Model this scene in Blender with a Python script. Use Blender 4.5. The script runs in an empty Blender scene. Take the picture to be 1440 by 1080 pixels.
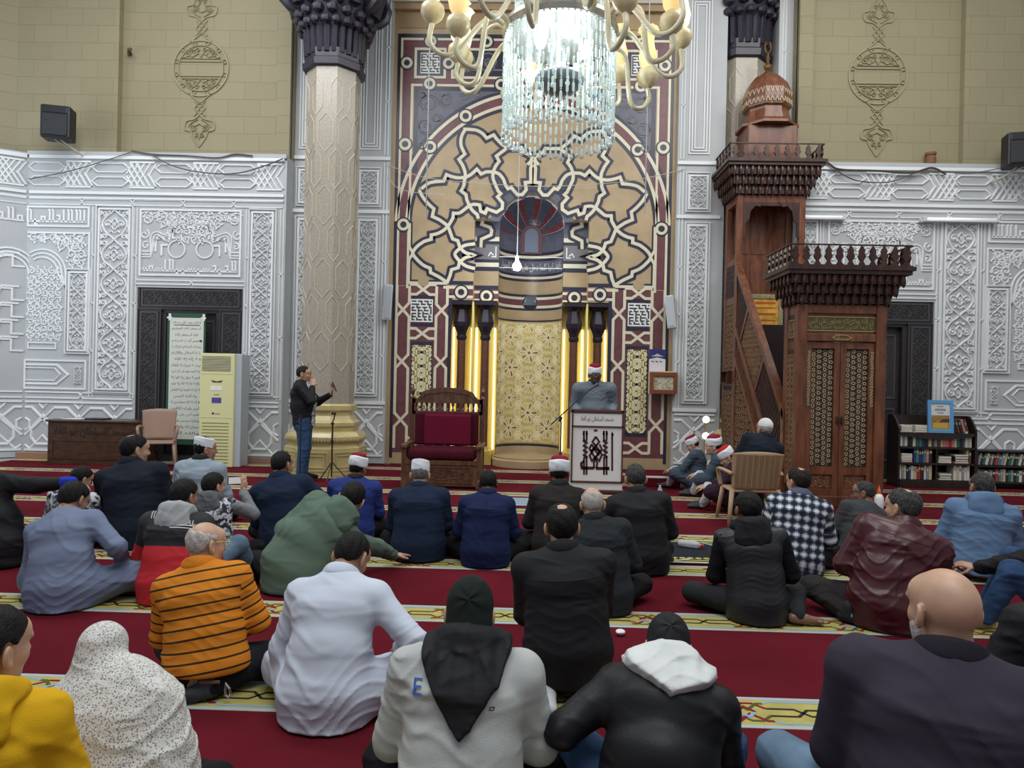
import bpy, bmesh, math, random
import numpy as np
from mathutils import Vector, Matrix

C = bpy.context.scene.collection
random.seed(7)
rng = np.random.default_rng(7)
PI = math.pi

# ------------------------------------------------------------------ camera
FPX, CAMH = 960.0, 1.5            # focal length in pixels of the 1440 x 1080 frame, lens height
YAW, PITCH, ROLL = 0.024, 0.0, 0.022
cam_data = bpy.data.cameras.new('camera')
cam_data.sensor_fit = 'HORIZONTAL'
cam_data.sensor_width = 36.0
cam_data.lens = FPX / 1440.0 * 36.0
cam_data.clip_start = 0.05
cam_data.clip_end = 200
cam = bpy.data.objects.new('camera', cam_data)
C.objects.link(cam)
CM = Matrix.Rotation(YAW, 3, 'Z') @ Matrix.Rotation(PI / 2 - PITCH, 3, 'X') @ Matrix.Rotation(ROLL, 3, 'Z')
cam.matrix_world = Matrix.Translation((0, 0, CAMH)) @ CM.to_4x4()
bpy.context.scene.camera = cam
CMN = np.array(CM)

# ------------------------------------------------------------------ view, world, big lights
sc = bpy.context.scene
sc.view_settings.view_transform = 'Standard'
sc.view_settings.look = 'None'
sc.view_settings.exposure = 0.0
sc.view_settings.gamma = 1.0
sc.view_settings.use_curve_mapping = False
world = bpy.data.worlds.new('world')
sc.world = world
world.use_nodes = True
world.node_tree.nodes['Background'].inputs[0].default_value = (0.86, 0.92, 1.0, 1)
world.node_tree.nodes['Background'].inputs[1].default_value = 0.40


def area_light(name, loc, sx, sy, power, color, rot=(0, 0, 0)):
	d = bpy.data.lights.new(name, 'AREA')
	d.shape = 'RECTANGLE'
	d.size, d.size_y = sx, sy
	d.energy, d.color = power, color
	o = bpy.data.objects.new(name, d)
	o.location, o.rotation_euler = loc, rot
	C.objects.link(o)
	return o


# rows of ceiling lamps of the hall, the front rows tilted a little towards the prayer wall
area_light('ceiling_lamp', (-4.8, 7.2, 8.8), 5.0, 4.0, 440, (0.96, 0.98, 1.0), (0.45, 0, 0))
area_light('ceiling_lamp', (4.8, 7.2, 8.8), 5.0, 4.0, 365, (1.0, 0.99, 0.97), (0.45, 0, 0))
area_light('ceiling_lamp', (0.0, 1.0, 8.8), 6.0, 4.0, 450, (0.95, 0.98, 1.0))
# daylight from a side window at the far left
area_light('window_light', (-11.6, 8.2, 4.2), 3.0, 3.4, 150, (0.80, 0.90, 1.0), (PI / 2, 0, -PI / 2 + 0.75))


# ------------------------------------------------------------------ pixel helpers (used to measure, all things keep their own real distance)
def at(px, py, Y):
	d = CMN @ np.array([px - 720.0, 540.0 - py, -FPX])
	t = Y / d[1]
	return d[0] * t, d[2] * t + CAMH


def floor_at(px, py):
	d = CMN @ np.array([px - 720.0, 540.0 - py, -FPX])
	t = -CAMH / d[2]
	return d[0] * t, d[1] * t


def project(p):
	q = CMN.T @ (np.asarray(p, float) - np.array([0, 0, CAMH]))
	return 720 + FPX * q[0] / -q[2], 540 - FPX * q[1] / -q[2]


# ------------------------------------------------------------------ materials
def srgb(r, g, b):
	f = lambda c: (c / 255) / 12.92 if c / 255 <= 0.04045 else ((c / 255 + 0.055) / 1.055) ** 2.4
	return (f(r), f(g), f(b), 1.0)


def _nodes(name):
	m = bpy.data.materials.new(name)
	m.use_nodes = True
	nt = m.node_tree
	return m, nt, nt.nodes['Principled BSDF']


def mat(name, col, rough=0.6, metal=0.0, var=0.0, vscale=8.0, bump=0.0, bscale=60.0, emit=None, estr=0.0, spec=0.5, coat=0.0, sheen=0.0, trans=0.0, ior=1.45, alpha=1.0):
	m, nt, b = _nodes(name)
	if len(col) == 3:
		col = (*col, 1)
	b.inputs['Base Color'].default_value = col
	b.inputs['Roughness'].default_value = rough
	b.inputs['Metallic'].default_value = metal
	b.inputs['Specular IOR Level'].default_value = spec
	b.inputs['Coat Weight'].default_value = coat
	b.inputs['Sheen Weight'].default_value = sheen
	b.inputs['Transmission Weight'].default_value = trans
	b.inputs['IOR'].default_value = ior
	if emit:
		b.inputs['Emission Color'].default_value = (*emit[:3], 1)
		b.inputs['Emission Strength'].default_value = estr
	tc = nt.nodes.new('ShaderNodeTexCoord')
	if var > 0:
		n = nt.nodes.new('ShaderNodeTexNoise')
		n.inputs['Scale'].default_value = vscale
		n.inputs['Detail'].default_value = 6
		nt.links.new(tc.outputs['Object'], n.inputs['Vector'])
		mx = nt.nodes.new('ShaderNodeMix')
		mx.data_type = 'RGBA'
		mx.inputs[6].default_value = tuple(c * (1 - var) for c in col[:3]) + (1,)
		mx.inputs[7].default_value = tuple(min(1, c * (1 + var)) for c in col[:3]) + (1,)
		rp = nt.nodes.new('ShaderNodeMapRange')
		rp.inputs[1].default_value, rp.inputs[2].default_value = 0.3, 0.7
		nt.links.new(n.outputs[0], rp.inputs[0])
		nt.links.new(rp.outputs[0], mx.inputs[0])
		nt.links.new(mx.outputs[2], b.inputs['Base Color'])
	if bump > 0:
		n2 = nt.nodes.new('ShaderNodeTexNoise')
		n2.inputs['Scale'].default_value = bscale
		n2.inputs['Detail'].default_value = 5
		nt.links.new(tc.outputs['Object'], n2.inputs['Vector'])
		bp = nt.nodes.new('ShaderNodeBump')
		bp.inputs['Strength'].default_value = bump
		bp.inputs['Distance'].default_value = 0.01
		nt.links.new(n2.outputs[0], bp.inputs['Height'])
		nt.links.new(bp.outputs[0], b.inputs['Normal'])
	return m


def wood(name, c1, c2, rough=0.35, scale=(3, 3, 0.6), dist=6.0, axis='z'):
	m, nt, b = _nodes(name)
	tc = nt.nodes.new('ShaderNodeTexCoord')
	mp = nt.nodes.new('ShaderNodeMapping')
	mp.inputs['Scale'].default_value = scale
	nt.links.new(tc.outputs['Object'], mp.inputs[0])
	n = nt.nodes.new('ShaderNodeTexNoise')
	n.inputs['Scale'].default_value = dist
	n.inputs['Detail'].default_value = 8
	n.inputs['Roughness'].default_value = 0.65
	nt.links.new(mp.outputs[0], n.inputs['Vector'])
	cr = nt.nodes.new('ShaderNodeValToRGB')
	cr.color_ramp.elements[0].position, cr.color_ramp.elements[1].position = 0.35, 0.68
	cr.color_ramp.elements[0].color, cr.color_ramp.elements[1].color = c1, c2
	nt.links.new(n.outputs[0], cr.inputs[0])
	nt.links.new(cr.outputs[0], b.inputs['Base Color'])
	b.inputs['Roughness'].default_value = rough
	bp = nt.nodes.new('ShaderNodeBump')
	bp.inputs['Strength'].default_value = 0.15
	bp.inputs['Distance'].default_value = 0.01
	nt.links.new(n.outputs[0], bp.inputs['Height'])
	nt.links.new(bp.outputs[0], b.inputs['Normal'])
	return m


# ------------------------------------------------------------------ mesh builder
class MB:
	def __init__(self):
		self.v, self.f, self.m = [], [], []

	def add(self, vs, fs, mi=0):
		o = len(self.v)
		self.v.extend([tuple(map(float, q)) for q in vs])
		self.f.extend([tuple(i + o for i in q) for q in fs])
		self.m.extend([mi] * len(fs))

	def box(self, x0, x1, y0, y1, z0, z1, mi=0):
		vs = [(x0, y0, z0), (x1, y0, z0), (x1, y1, z0), (x0, y1, z0), (x0, y0, z1), (x1, y0, z1), (x1, y1, z1), (x0, y1, z1)]
		self.add(vs, [(0, 3, 2, 1), (4, 5, 6, 7), (0, 1, 5, 4), (1, 2, 6, 5), (2, 3, 7, 6), (3, 0, 4, 7)], mi)

	def bbox(self, x0, x1, y0, y1, z0, z1, b=0.01, mi=0):
		"""box with chamfered edges"""
		b = min(b, (x1 - x0) * .45, (y1 - y0) * .45, (z1 - z0) * .45)
		bm = bmesh.new()
		bmesh.ops.create_cube(bm, size=1)
		for q in bm.verts:
			q.co = Vector(((x0 + x1) / 2 + q.co.x * (x1 - x0), (y0 + y1) / 2 + q.co.y * (y1 - y0), (z0 + z1) / 2 + q.co.z * (z1 - z0)))
		bmesh.ops.bevel(bm, geom=bm.edges[:], offset=b, segments=2, affect='EDGES', profile=0.5)
		bm.verts.index_update()
		self.add([q.co for q in bm.verts], [[q.index for q in f.verts] for f in bm.faces], mi)
		bm.free()

	def tube(self, pts, r, n=8, mi=0, cap=True, closed=False):
		pts = [Vector(p) for p in pts]
		k = len(pts)
		rs = r if hasattr(r, '__len__') else [r] * k
		vs, fs = [], []
		prev = None
		for i, p in enumerate(pts):
			if closed:
				t = pts[(i + 1) % k] - pts[i - 1]
			else:
				t = pts[min(i + 1, k - 1)] - pts[max(i - 1, 0)]
			t = t.normalized() if t.length > 1e-9 else Vector((0, 0, 1))
			if prev is None:
				a = Vector((0, 0, 1)) if abs(t.z) < 0.9 else Vector((1, 0, 0))
				u = t.cross(a).normalized()
			else:
				u = (prev - t * prev.dot(t))
				u = u.normalized() if u.length > 1e-6 else t.orthogonal().normalized()
			prev = u
			w = t.cross(u)
			for j in range(n):
				a = 2 * PI * j / n
				vs.append(p + (u * math.cos(a) + w * math.sin(a)) * rs[i])
		m = k if closed else k - 1
		for i in range(m):
			for j in range(n):
				a, b2 = i * n + j, i * n + (j + 1) % n
				c, d = ((i + 1) % k) * n + (j + 1) % n, ((i + 1) % k) * n + j
				fs.append((a, b2, c, d))
		if cap and not closed:
			fs.append(tuple(range(n))[::-1])
			fs.append(tuple(range((k - 1) * n, k * n)))
		self.add(vs, fs, mi)

	def lathe(self, prof, cx=0, cy=0, cz=0, n=24, mi=0, a0=0.0, sx=1.0, sy=1.0, rot=0.0):
		"""profile [(r, z)] turned about the vertical axis"""
		vs, fs = [], []
		for r, z in prof:
			for j in range(n):
				a = 2 * PI * j / n + rot
				vs.append((cx + r * sx * math.cos(a), cy + r * sy * math.sin(a), cz + z))
		k = len(prof)
		for i in range(k - 1):
			for j in range(n):
				fs.append((i * n + j, i * n + (j + 1) % n, (i + 1) * n + (j + 1) % n, (i + 1) * n + j))
		if prof[0][0] > 1e-6:
			fs.append(tuple(range(n))[::-1])
		if prof[-1][0] > 1e-6:
			fs.append(tuple(range((k - 1) * n, k * n)))
		self.add(vs, fs, mi)

	def strip(self, pts, w, h, F, d0=0.0, closed=False, bev=0.0, mi=0, cap=True):
		"""flat ribbon of width w standing h proud of a surface; F maps (u, v, depth) to space"""
		P = [np.array(p, float) for p in pts]
		Q = [P[0]]
		for p in P[1:]:
			if np.linalg.norm(p - Q[-1]) > 1e-5:
				Q.append(p)
		if closed and len(Q) > 2 and np.linalg.norm(Q[0] - Q[-1]) < 1e-5:
			Q.pop()
		k = len(Q)
		if k < 2:
			return
		vs, fs = [], []
		for i in range(k):
			if closed:
				a, b, c = Q[i - 1], Q[i], Q[(i + 1) % k]
			else:
				a, b, c = Q[max(i - 1, 0)], Q[i], Q[min(i + 1, k - 1)]
			t1, t2 = b - a, c - b
			if np.linalg.norm(t1) < 1e-9:
				t1 = t2
			if np.linalg.norm(t2) < 1e-9:
				t2 = t1
			t1, t2 = t1 / np.linalg.norm(t1), t2 / np.linalg.norm(t2)
			n1, n2 = np.array([-t1[1], t1[0]]), np.array([-t2[1], t2[0]])
			m = n1 + n2
			l = np.linalg.norm(m)
			m = n1 if l < 1e-6 else m / l
			s = 1 / max(0.35, m.dot(n1))
			e, ei = m * s * w / 2, m * s * max(w / 2 - bev, w * 0.1)
			vs += [F(*(b + e), d0), F(*(b + ei), d0 + h), F(*(b - ei), d0 + h), F(*(b - e), d0)]
		m = k if closed else k - 1
		for i in range(m):
			j = (i + 1) % k
			for q in range(3):
				fs.append((i * 4 + q, i * 4 + q + 1, j * 4 + q + 1, j * 4 + q))
		if cap and not closed:
			fs.append((3, 2, 1, 0))
			fs.append(tuple((k - 1) * 4 + q for q in range(4)))
		self.add(vs, fs, mi)

	def poly(self, pts, F, d0, h, mi=0):
		"""filled polygon (convex or mildly concave) raised h"""
		k = len(pts)
		vs = [F(*p, d0 + h) for p in pts] + [F(*p, d0) for p in pts]
		fs = [tuple(range(k))] + [(i, i + k, (i + 1) % k + k, (i + 1) % k) for i in range(k)]
		self.add(vs, fs, mi)

	def build(self, name, mats, parent=None, smooth=False, recalc=True):
		me = bpy.data.meshes.new(name)
		me.from_pydata(self.v, [], self.f)
		for m in (mats if isinstance(mats, (list, tuple)) else [mats]):
			me.materials.append(m)
		if len(self.m):
			me.polygons.foreach_set('material_index', self.m)
		if recalc:
			bm = bmesh.new()
			bm.from_mesh(me)
			bmesh.ops.recalc_face_normals(bm, faces=bm.faces)
			bm.to_mesh(me)
			bm.free()
		if smooth:
			me.polygons.foreach_set('use_smooth', [True] * len(me.polygons))
		me.update()
		o = bpy.data.objects.new(name, me)
		C.objects.link(o)
		if parent is not None:
			o.parent = parent
		return o


def shade_angle(o, deg=35):
	"""smooth shading except across edges sharper than deg"""
	me = o.data
	bm = bmesh.new()
	bm.from_mesh(me)
	lim = math.radians(deg)
	for f in bm.faces:
		f.smooth = True
	for e in bm.edges:
		if len(e.link_faces) == 2:
			e.smooth = e.calc_face_angle(0) < lim
	bm.to_mesh(me)
	bm.free()
	return o


def tag(o, label=None, cat=None, group=None, kind=None):
	if label:
		o['label'] = label
	if cat:
		o['category'] = cat
	if group:
		o['group'] = group
	if kind:
		o['kind'] = kind
	return o


def thing(name, label, cat, loc=(0, 0, 0), rz=0.0, group=None):
	o = bpy.data.objects.new(name, None)
	o.empty_display_size = 0.1
	o.location, o.rotation_euler = loc, (0, 0, rz)
	C.objects.link(o)
	return tag(o, label, cat, group)


def dup(root, loc, rz=None, label=None):
	r = root.copy()
	C.objects.link(r)
	r.location = loc
	if rz is not None:
		r.rotation_euler = (0, 0, rz)
	if label:
		r['label'] = label
	for ch in list(root.children):
		c = ch.copy()
		C.objects.link(c)
		c.parent = r
		for g in ch.children:
			d = g.copy()
			C.objects.link(d)
			d.parent = c
	return r


def arc(cx, cy, r, a0, a1, n=24, ry=None):
	ry = r if ry is None else ry
	return [(cx + r * math.cos(a0 + (a1 - a0) * i / n), cy + ry * math.sin(a0 + (a1 - a0) * i / n)) for i in range(n + 1)]


def smooth_pts(pts, n=6, closed=False):
	"""Catmull-Rom through pts"""
	P = [np.array(p, float) for p in pts]
	k = len(P)
	out = []
	m = k if closed else k - 1
	for i in range(m):
		p0 = P[i - 1] if (closed or i > 0) else P[0]
		p1, p2 = P[i], P[(i + 1) % k]
		p3 = P[(i + 2) % k] if (closed or i + 2 < k) else P[-1]
		for j in range(n):
			t = j / n
			out.append(0.5 * ((2 * p1) + (-p0 + p2) * t + (2 * p0 - 5 * p1 + 4 * p2 - p3) * t * t + (-p0 + 3 * p1 - 3 * p2 + p3) * t ** 3))
	if not closed:
		out.append(P[-1])
	return [tuple(q) for q in out]


def spiral(cx, cy, r0, r1, a0, turns, n=22, asp=1.0):
	out = []
	for i in range(n + 1):
		t = i / n
		r = r0 + (r1 - r0) * t
		a = a0 + turns * 2 * PI * t
		out.append((cx + r * math.cos(a), cy + r * asp * math.sin(a)))
	return out


# ------------------------------------------------------------------ Arabic lettering: contextual forms written left to right
_AR = {}
for _c, _b, _k in [('ا', 0xFE8D, 2), ('ب', 0xFE8F, 4), ('ت', 0xFE95, 4), ('ث', 0xFE99, 4), ('ج', 0xFE9D, 4), ('ح', 0xFEA1, 4), ('خ', 0xFEA5, 4), ('د', 0xFEA9, 2), ('ذ', 0xFEAB, 2), ('ر', 0xFEAD, 2), ('ز', 0xFEAF, 2), ('س', 0xFEB1, 4), ('ش', 0xFEB5, 4), ('ص', 0xFEB9, 4), ('ض', 0xFEBD, 4), ('ط', 0xFEC1, 4), ('ظ', 0xFEC5, 4), ('ع', 0xFEC9, 4), ('غ', 0xFECD, 4), ('ف', 0xFED1, 4), ('ق', 0xFED5, 4), ('ك', 0xFED9, 4), ('ل', 0xFEDD, 4), ('م', 0xFEE1, 4), ('ن', 0xFEE5, 4), ('ه', 0xFEE9, 4), ('و', 0xFEED, 2), ('ى', 0xFEEF, 2), ('ي', 0xFEF1, 4), ('ة', 0xFE93, 2), ('أ', 0xFE83, 2), ('إ', 0xFE87, 2), ('ء', 0xFE80, 1), ('\x01', 0xFEFB, 2)]:
	_AR[_c] = (_b, _k)


def arabic(s):
	s = s.replace('لا', '\x01')
	out = []
	for i, c in enumerate(s):
		if c not in _AR:
			out.append(c)
			continue
		b, k = _AR[c]
		prev = i > 0 and s[i - 1] in _AR and _AR[s[i - 1]][1] == 4
		nxt = i + 1 < len(s) and s[i + 1] in _AR and _AR[s[i + 1]][1] >= 2 and k == 4
		if k == 1:
			out.append(chr(b))
		elif prev and nxt:
			out.append(chr(b + 3))
		elif nxt:
			out.append(chr(b + 2))
		elif prev:
			out.append(chr(b + 1))
		else:
			out.append(chr(b))
	return ''.join(out[::-1])


def text_mesh(body, height, width=None, extrude=0.0, res=2, align='CENTER', spacing=1.0):
	"""mesh data of a text in its own xy plane, scaled so that it is width wide (or height high)"""
	cu = bpy.data.curves.new('lettering', 'FONT')
	cu.body = body
	cu.align_x = align
	cu.align_y = 'CENTER'
	cu.resolution_u = res
	cu.space_line = spacing
	cu.extrude = 0
	o = bpy.data.objects.new('lettering', cu)
	C.objects.link(o)
	bpy.context.view_layer.update()
	me = bpy.data.meshes.new_from_object(o.evaluated_get(bpy.context.evaluated_depsgraph_get()))
	bpy.data.objects.remove(o)
	bpy.data.curves.remove(cu)
	n = len(me.vertices)
	co = np.empty(n * 3)
	me.vertices.foreach_get('co', co)
	co = co.reshape(-1, 3)
	if n:
		mn, mx = co.min(0), co.max(0)
		sx = width / (mx[0] - mn[0]) if width else None
		sy = height / (mx[1] - mn[1]) if height else sx
		if sx is None:
			sx = sy
		co[:, 0] = (co[:, 0] - (mn[0] + mx[0]) / 2) * sx
		co[:, 1] = (co[:, 1] - (mn[1] + mx[1]) / 2) * sy
		co[:, 2] = 0
	faces = [tuple(p.vertices) for p in me.polygons]
	bpy.data.meshes.remove(me)
	return co, faces


def put_text(mb, body, F, cu, cv, height=None, width=None, d=0.004, mi=0, res=2):
	co, fs = text_mesh(body, height, width, res=res)
	mb.add([F(cu + a, cv + b, d) for a, b, _ in co], fs, mi)


def wallF(Y):
	return lambda u, v, d: (u, Y - d, v)


def mirF(F):
	return lambda u, v, d: F(-u, v, d)

# ================================================================== materials of the setting
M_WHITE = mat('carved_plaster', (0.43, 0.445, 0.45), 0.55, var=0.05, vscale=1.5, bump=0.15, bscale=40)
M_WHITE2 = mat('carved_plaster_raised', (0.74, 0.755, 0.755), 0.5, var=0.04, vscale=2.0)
M_RED = mat('red_carpet', (0.105, 0.009, 0.0155), 0.95, var=0.22, vscale=1.3, bump=0.5, bscale=180, spec=0.05)
M_BANDY = mat('yellow_carpet', (0.42, 0.36, 0.11), 0.95, var=0.12, vscale=9, bump=0.4, bscale=180, spec=0.1)
M_BANDB = mat('pale_blue_carpet', (0.36, 0.42, 0.44), 0.95, spec=0.1)
M_BANDO = mat('olive_carpet', (0.085, 0.10, 0.03), 0.95, spec=0.1)
M_BANDK = mat('dark_carpet', (0.035, 0.03, 0.03), 0.95, spec=0.1)
M_BANDR = mat('crimson_carpet', (0.20, 0.015, 0.03), 0.95, spec=0.1)
M_BANDSKY = mat('sky_carpet', (0.22, 0.36, 0.50), 0.95, spec=0.1)


def stone_blocks(name, c1, c2, mortar, sx=1.6, sy=0.72):
	m, nt, b = _nodes(name)
	tc = nt.nodes.new('ShaderNodeTexCoord')
	sp = nt.nodes.new('ShaderNodeSeparateXYZ')
	cb = nt.nodes.new('ShaderNodeCombineXYZ')
	nt.links.new(tc.outputs['Object'], sp.inputs[0])
	nt.links.new(sp.outputs[0], cb.inputs[0])
	nt.links.new(sp.outputs[2], cb.inputs[1])
	br = nt.nodes.new('ShaderNodeTexBrick')
	nt.links.new(cb.outputs[0], br.inputs['Vector'])
	br.inputs['Color1'].default_value, br.inputs['Color2'].default_value = c1, c2
	br.inputs['Mortar'].default_value = mortar
	br.inputs['Scale'].default_value = 1.0
	br.inputs['Mortar Size'].default_value = 0.006
	br.inputs['Mortar Smooth'].default_value = 0.2
	br.inputs['Brick Width'].default_value, br.inputs['Row Height'].default_value = 0.58, 0.31
	nt.links.new(br.outputs[0], b.inputs['Base Color'])
	b.inputs['Roughness'].default_value = 0.7
	bp = nt.nodes.new('ShaderNodeBump')
	bp.inputs['Strength'].default_value = 0.4
	bp.inputs['Distance'].default_value = 0.01
	bp.invert = True
	nt.links.new(br.outputs[1], bp.inputs['Height'])
	nt.links.new(bp.outputs[0], b.inputs['Normal'])
	return m


M_BLOCK = stone_blocks('beige_blocks', srgb(143, 134, 106), srgb(139, 130, 102), srgb(129, 120, 93))
M_BEIGE = mat('beige_relief', srgb(148, 139, 111)[:3], 0.6)
M_DARKDOOR = mat('black_carved_wood', (0.028, 0.024, 0.026), 0.45, var=0.25, vscale=20, bump=0.3, bscale=30)
M_DARKREL = mat('black_carved_relief', (0.055, 0.050, 0.052), 0.38)

# ================================================================== floor and carpet
mb = MB()
mb.box(-13, 13, -3, 14.2, -0.2, -0.016)
tag(mb.build('floor', mat('stone_floor', (0.35, 0.33, 0.3), 0.5)), kind='structure')

mb = MB()
mb.box(-8.9, 8.9, -2.5, 11.76, -0.012, 0.0, 0)
mb.box(-4.2, 4.2, 11.76, 12.34, -0.012, 0.0, 0)
mb.box(-2.5, 2.5, 12.34, 12.48, -0.012, 0.0, 0)
Ff = lambda u, v, d: (u, v, d)
BAND0, BANDD, BANDW = 3.208, 1.2195, 0.305
for k in range(-1, 8):
	yc = BAND0 + BANDD * k
	mb.strip([(-8.9, yc), (8.9, yc)], BANDW, 0.001, Ff, mi=1)
	for s in (-1, 1):
		mb.strip([(-8.9, yc + s * 0.138), (8.9, yc + s * 0.138)], 0.026, 0.0012, Ff, 0.0006, mi=2)
	if k < 0:
		continue
	P = 0.64
	for i in range(int(-8.5 / P), int(8.3 / P)):
		x0 = i * P + (0.05 if k % 2 else 0.2)
		W = 0.017
		up = lambda pts: [(x0 + a, yc + b) for a, b in pts]
		z1 = [(0, .035), (.05, .085), (.10, .085), (.155, .03), (.21, .085), (.26, .085), (.31, .035)]
		z2 = [(0, .085), (.03, .085), (.09, .02), (.155, .09), (.22, .02), (.28, .085), (.31, .085)]
		for s in (1, -1):
			mb.strip(up([(a, b * s) for a, b in z1]), W, 0.0014, Ff, 0.0008, mi=4 if s > 0 else 3)
			mb.strip(up([(a, b * s) for a, b in z2]), W, 0.0017, Ff, 0.0008, mi=3 if s > 0 else 4)
			mb.strip(up([(.06, 0), (.11, .05 * s), (.16, 0), (.21, .05 * s), (.25, 0)]), W, 0.002, Ff, 0.0008, mi=6 if (i + (s > 0)) % 2 else 4)
			mb.strip(up([(.31, .085 * s), (.34, .105 * s), (.60, .105 * s), (.64, .085 * s)]), W * .8, 0.0014, Ff, 0.0008, mi=6)
			mb.strip(up([(.31, .035 * s), (.44, .035 * s), (.50, -.03 * s), (.64, -.03 * s)]), W * .9, 0.0016, Ff, 0.0008, mi=5)
carpet = mb.build('carpet', [M_RED, M_BANDY, M_BANDB, M_BANDO, M_BANDR, M_BANDK, M_BANDSKY], recalc=False)
tag(carpet, 'wall-to-wall red prayer carpet with patterned yellow row bands', 'carpet')
carpet.location.z = -.004


# ================================================================== carved relief generators (u across, v up, on F)
def arabesque(mb, u0, v0, u1, v1, F, h=0.030, mi=0, cells=None, w=None, edge=True):
	"""mirrored scrolling vine in a tall panel"""
	W, H = u1 - u0, v1 - v0
	n = cells or max(1, round(H / (W * 0.95)))
	ch = H / n
	half = W / 2
	uc = (u0 + u1) / 2
	w = w or min(0.04, W * 0.062)
	for c in range(n):
		vb = v0 + c * ch
		flip = c % 2
		for s in (-1, 1):
			T = lambda pts: [(uc + s * a * half, vb + (1 - b if flip else b) * ch) for a, b in pts]
			mb.strip(T(smooth_pts([(.02, 0), (.30, .13), (.62, .24), (.86, .42), (.80, .62), (.52, .80), (.22, .90), (.02, 1)], 3)), w, h, F, mi=mi, bev=w * .25)
			mb.strip(T(spiral(.47, .47, .30, .07, 2.2, 1.35, 15, 0.95 * half / ch)), w * .85, h, F, mi=mi, bev=w * .25)
			mb.strip(T(spiral(.70, .87, .20, .05, -2.0, -1.2, 11, half / ch)), w * .8, h, F, mi=mi, bev=w * .2)
			mb.strip(T(spiral(.74, .12, .19, .05, 1.2, 1.1, 10, half / ch)), w * .8, h, F, mi=mi, bev=w * .2)
			mb.strip(T(smooth_pts([(.0, .66), (.16, .58), (.20, .45), (.10, .34), (.0, .28)], 3)), w * .85, h, F, mi=mi, bev=w * .2)
			mb.strip(T(smooth_pts([(.05, .78), (.24, .70), (.34, .76)], 3)), w * .8, h, F, mi=mi, bev=w * .2)
			mb.strip(T(smooth_pts([(.92, .50), (.98, .62), (.90, .74)], 3)), w * .8, h, F, mi=mi, bev=w * .2)
			mb.poly(T([(.50, .42), (.60, .50), (.52, .58), (.40, .52)]), F, 0, h, mi)
			mb.poly(T([(.86, .84), (.98, .80), (.97, .98), (.84, .95)]), F, 0, h, mi)
			mb.poly(T([(.86, .03), (.98, .02), (.98, .20), (.90, .14)]), F, 0, h, mi)
			mb.poly(T([(.02, .40), (.10, .46), (.02, .57)]), F, 0, h * .9, mi)
			mb.poly(T([(.30, .02), (.42, .04), (.36, .10)]), F, 0, h, mi)
	if edge:
		for a, b in ((0.0, 0.03), (0.055, 0.014)):
			mb.strip([(u0 - a - .02, v0 - a - .02), (u1 + a + .02, v0 - a - .02), (u1 + a + .02, v1 + a + .02), (u0 - a - .02, v1 + a + .02)], b, h * 1.3, F, closed=True, mi=mi)


def knot_line(mb, a, b, F, gap=0.05, w=0.026, h=0.02, step=0.85, mi=0):
	"""pair of straight mouldings that change places every step"""
	a, b = np.array(a, float), np.array(b, float)
	L = np.linalg.norm(b - a)
	t = (b - a) / L
	nrm = np.array([-t[1], t[0]])
	n = max(1, int(L / step))
	for s in (-1, 1):
		pts = []
		cur = s
		for i in range(n):
			p0, p1 = i * L / n, (i + 1) * L / n
			pts += [a + t * p0 + nrm * cur * gap, a + t * (p1 - gap * 1.6) + nrm * cur * gap]
			if i < n - 1:
				cur = -cur
		pts.append(b + nrm * cur * gap)
		mb.strip(pts, w, h, F, mi=mi, bev=0.006)


def frieze(mb, u0, u1, v0, v1, F, h=0.028, mi=0, period=1.12, w=0.05):
	"""elongated hexagons joined by knots of crossing straps"""
	H = v1 - v0
	mb.strip([(u0, v0), (u1, v0)], 0.05, h * 1.3, F, mi=mi)
	mb.strip([(u0, v1), (u1, v1)], 0.07, h * 1.6, F, mi=mi)
	mb.strip([(u0, v0 - .09), (u1, v0 - .09)], 0.03, h, F, mi=mi)
	n = max(1, round((u1 - u0) / period))
	P = (u1 - u0) / n
	a, b = v0 + H * .20, v1 - H * .16
	q = (b - a)
	for i in range(n):
		x = u0 + i * P
		k = P * .46
		# straight part: two long hexagons
		for c in (a + q * .2, b - q * .2):
			r = q * .19
			mb.strip([(x + k - .02, c), (x + k + r, c + r), (x + P - r, c + r), (x + P + .02, c), (x + P - r, c - r), (x + k + r, c - r)], w * .62, h, F, closed=True, mi=mi, bev=.008)
		# knot part: diagonal straps
		m = 5
		for j in range(m):
			t0 = x + k * (j + .1) / m
			for s in (-1, 1):
				y0 = a if s > 0 else b
				l = q * (1.0 if j in (1, 2, 3) else .55)
				x1 = t0 + l * .62
				if x1 > x + k + .02:
					l = (x + k + .02 - t0) / .62
					x1 = t0 + l * .62
				if l > .06:
					mb.strip([(t0, y0), (t0 + .0, y0 + s * .0001), (x1, y0 + s * l)], w * .7, h * (1 if s > 0 else .8), F, mi=mi, bev=.008)
		mb.strip([(x + .04, a - .02), (x + k - .04, a - .02)], w * .6, h * .8, F, mi=mi)
		mb.strip([(x + .04, b + .02), (x + k - .04, b + .02)], w * .6, h * .8, F, mi=mi)


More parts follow.
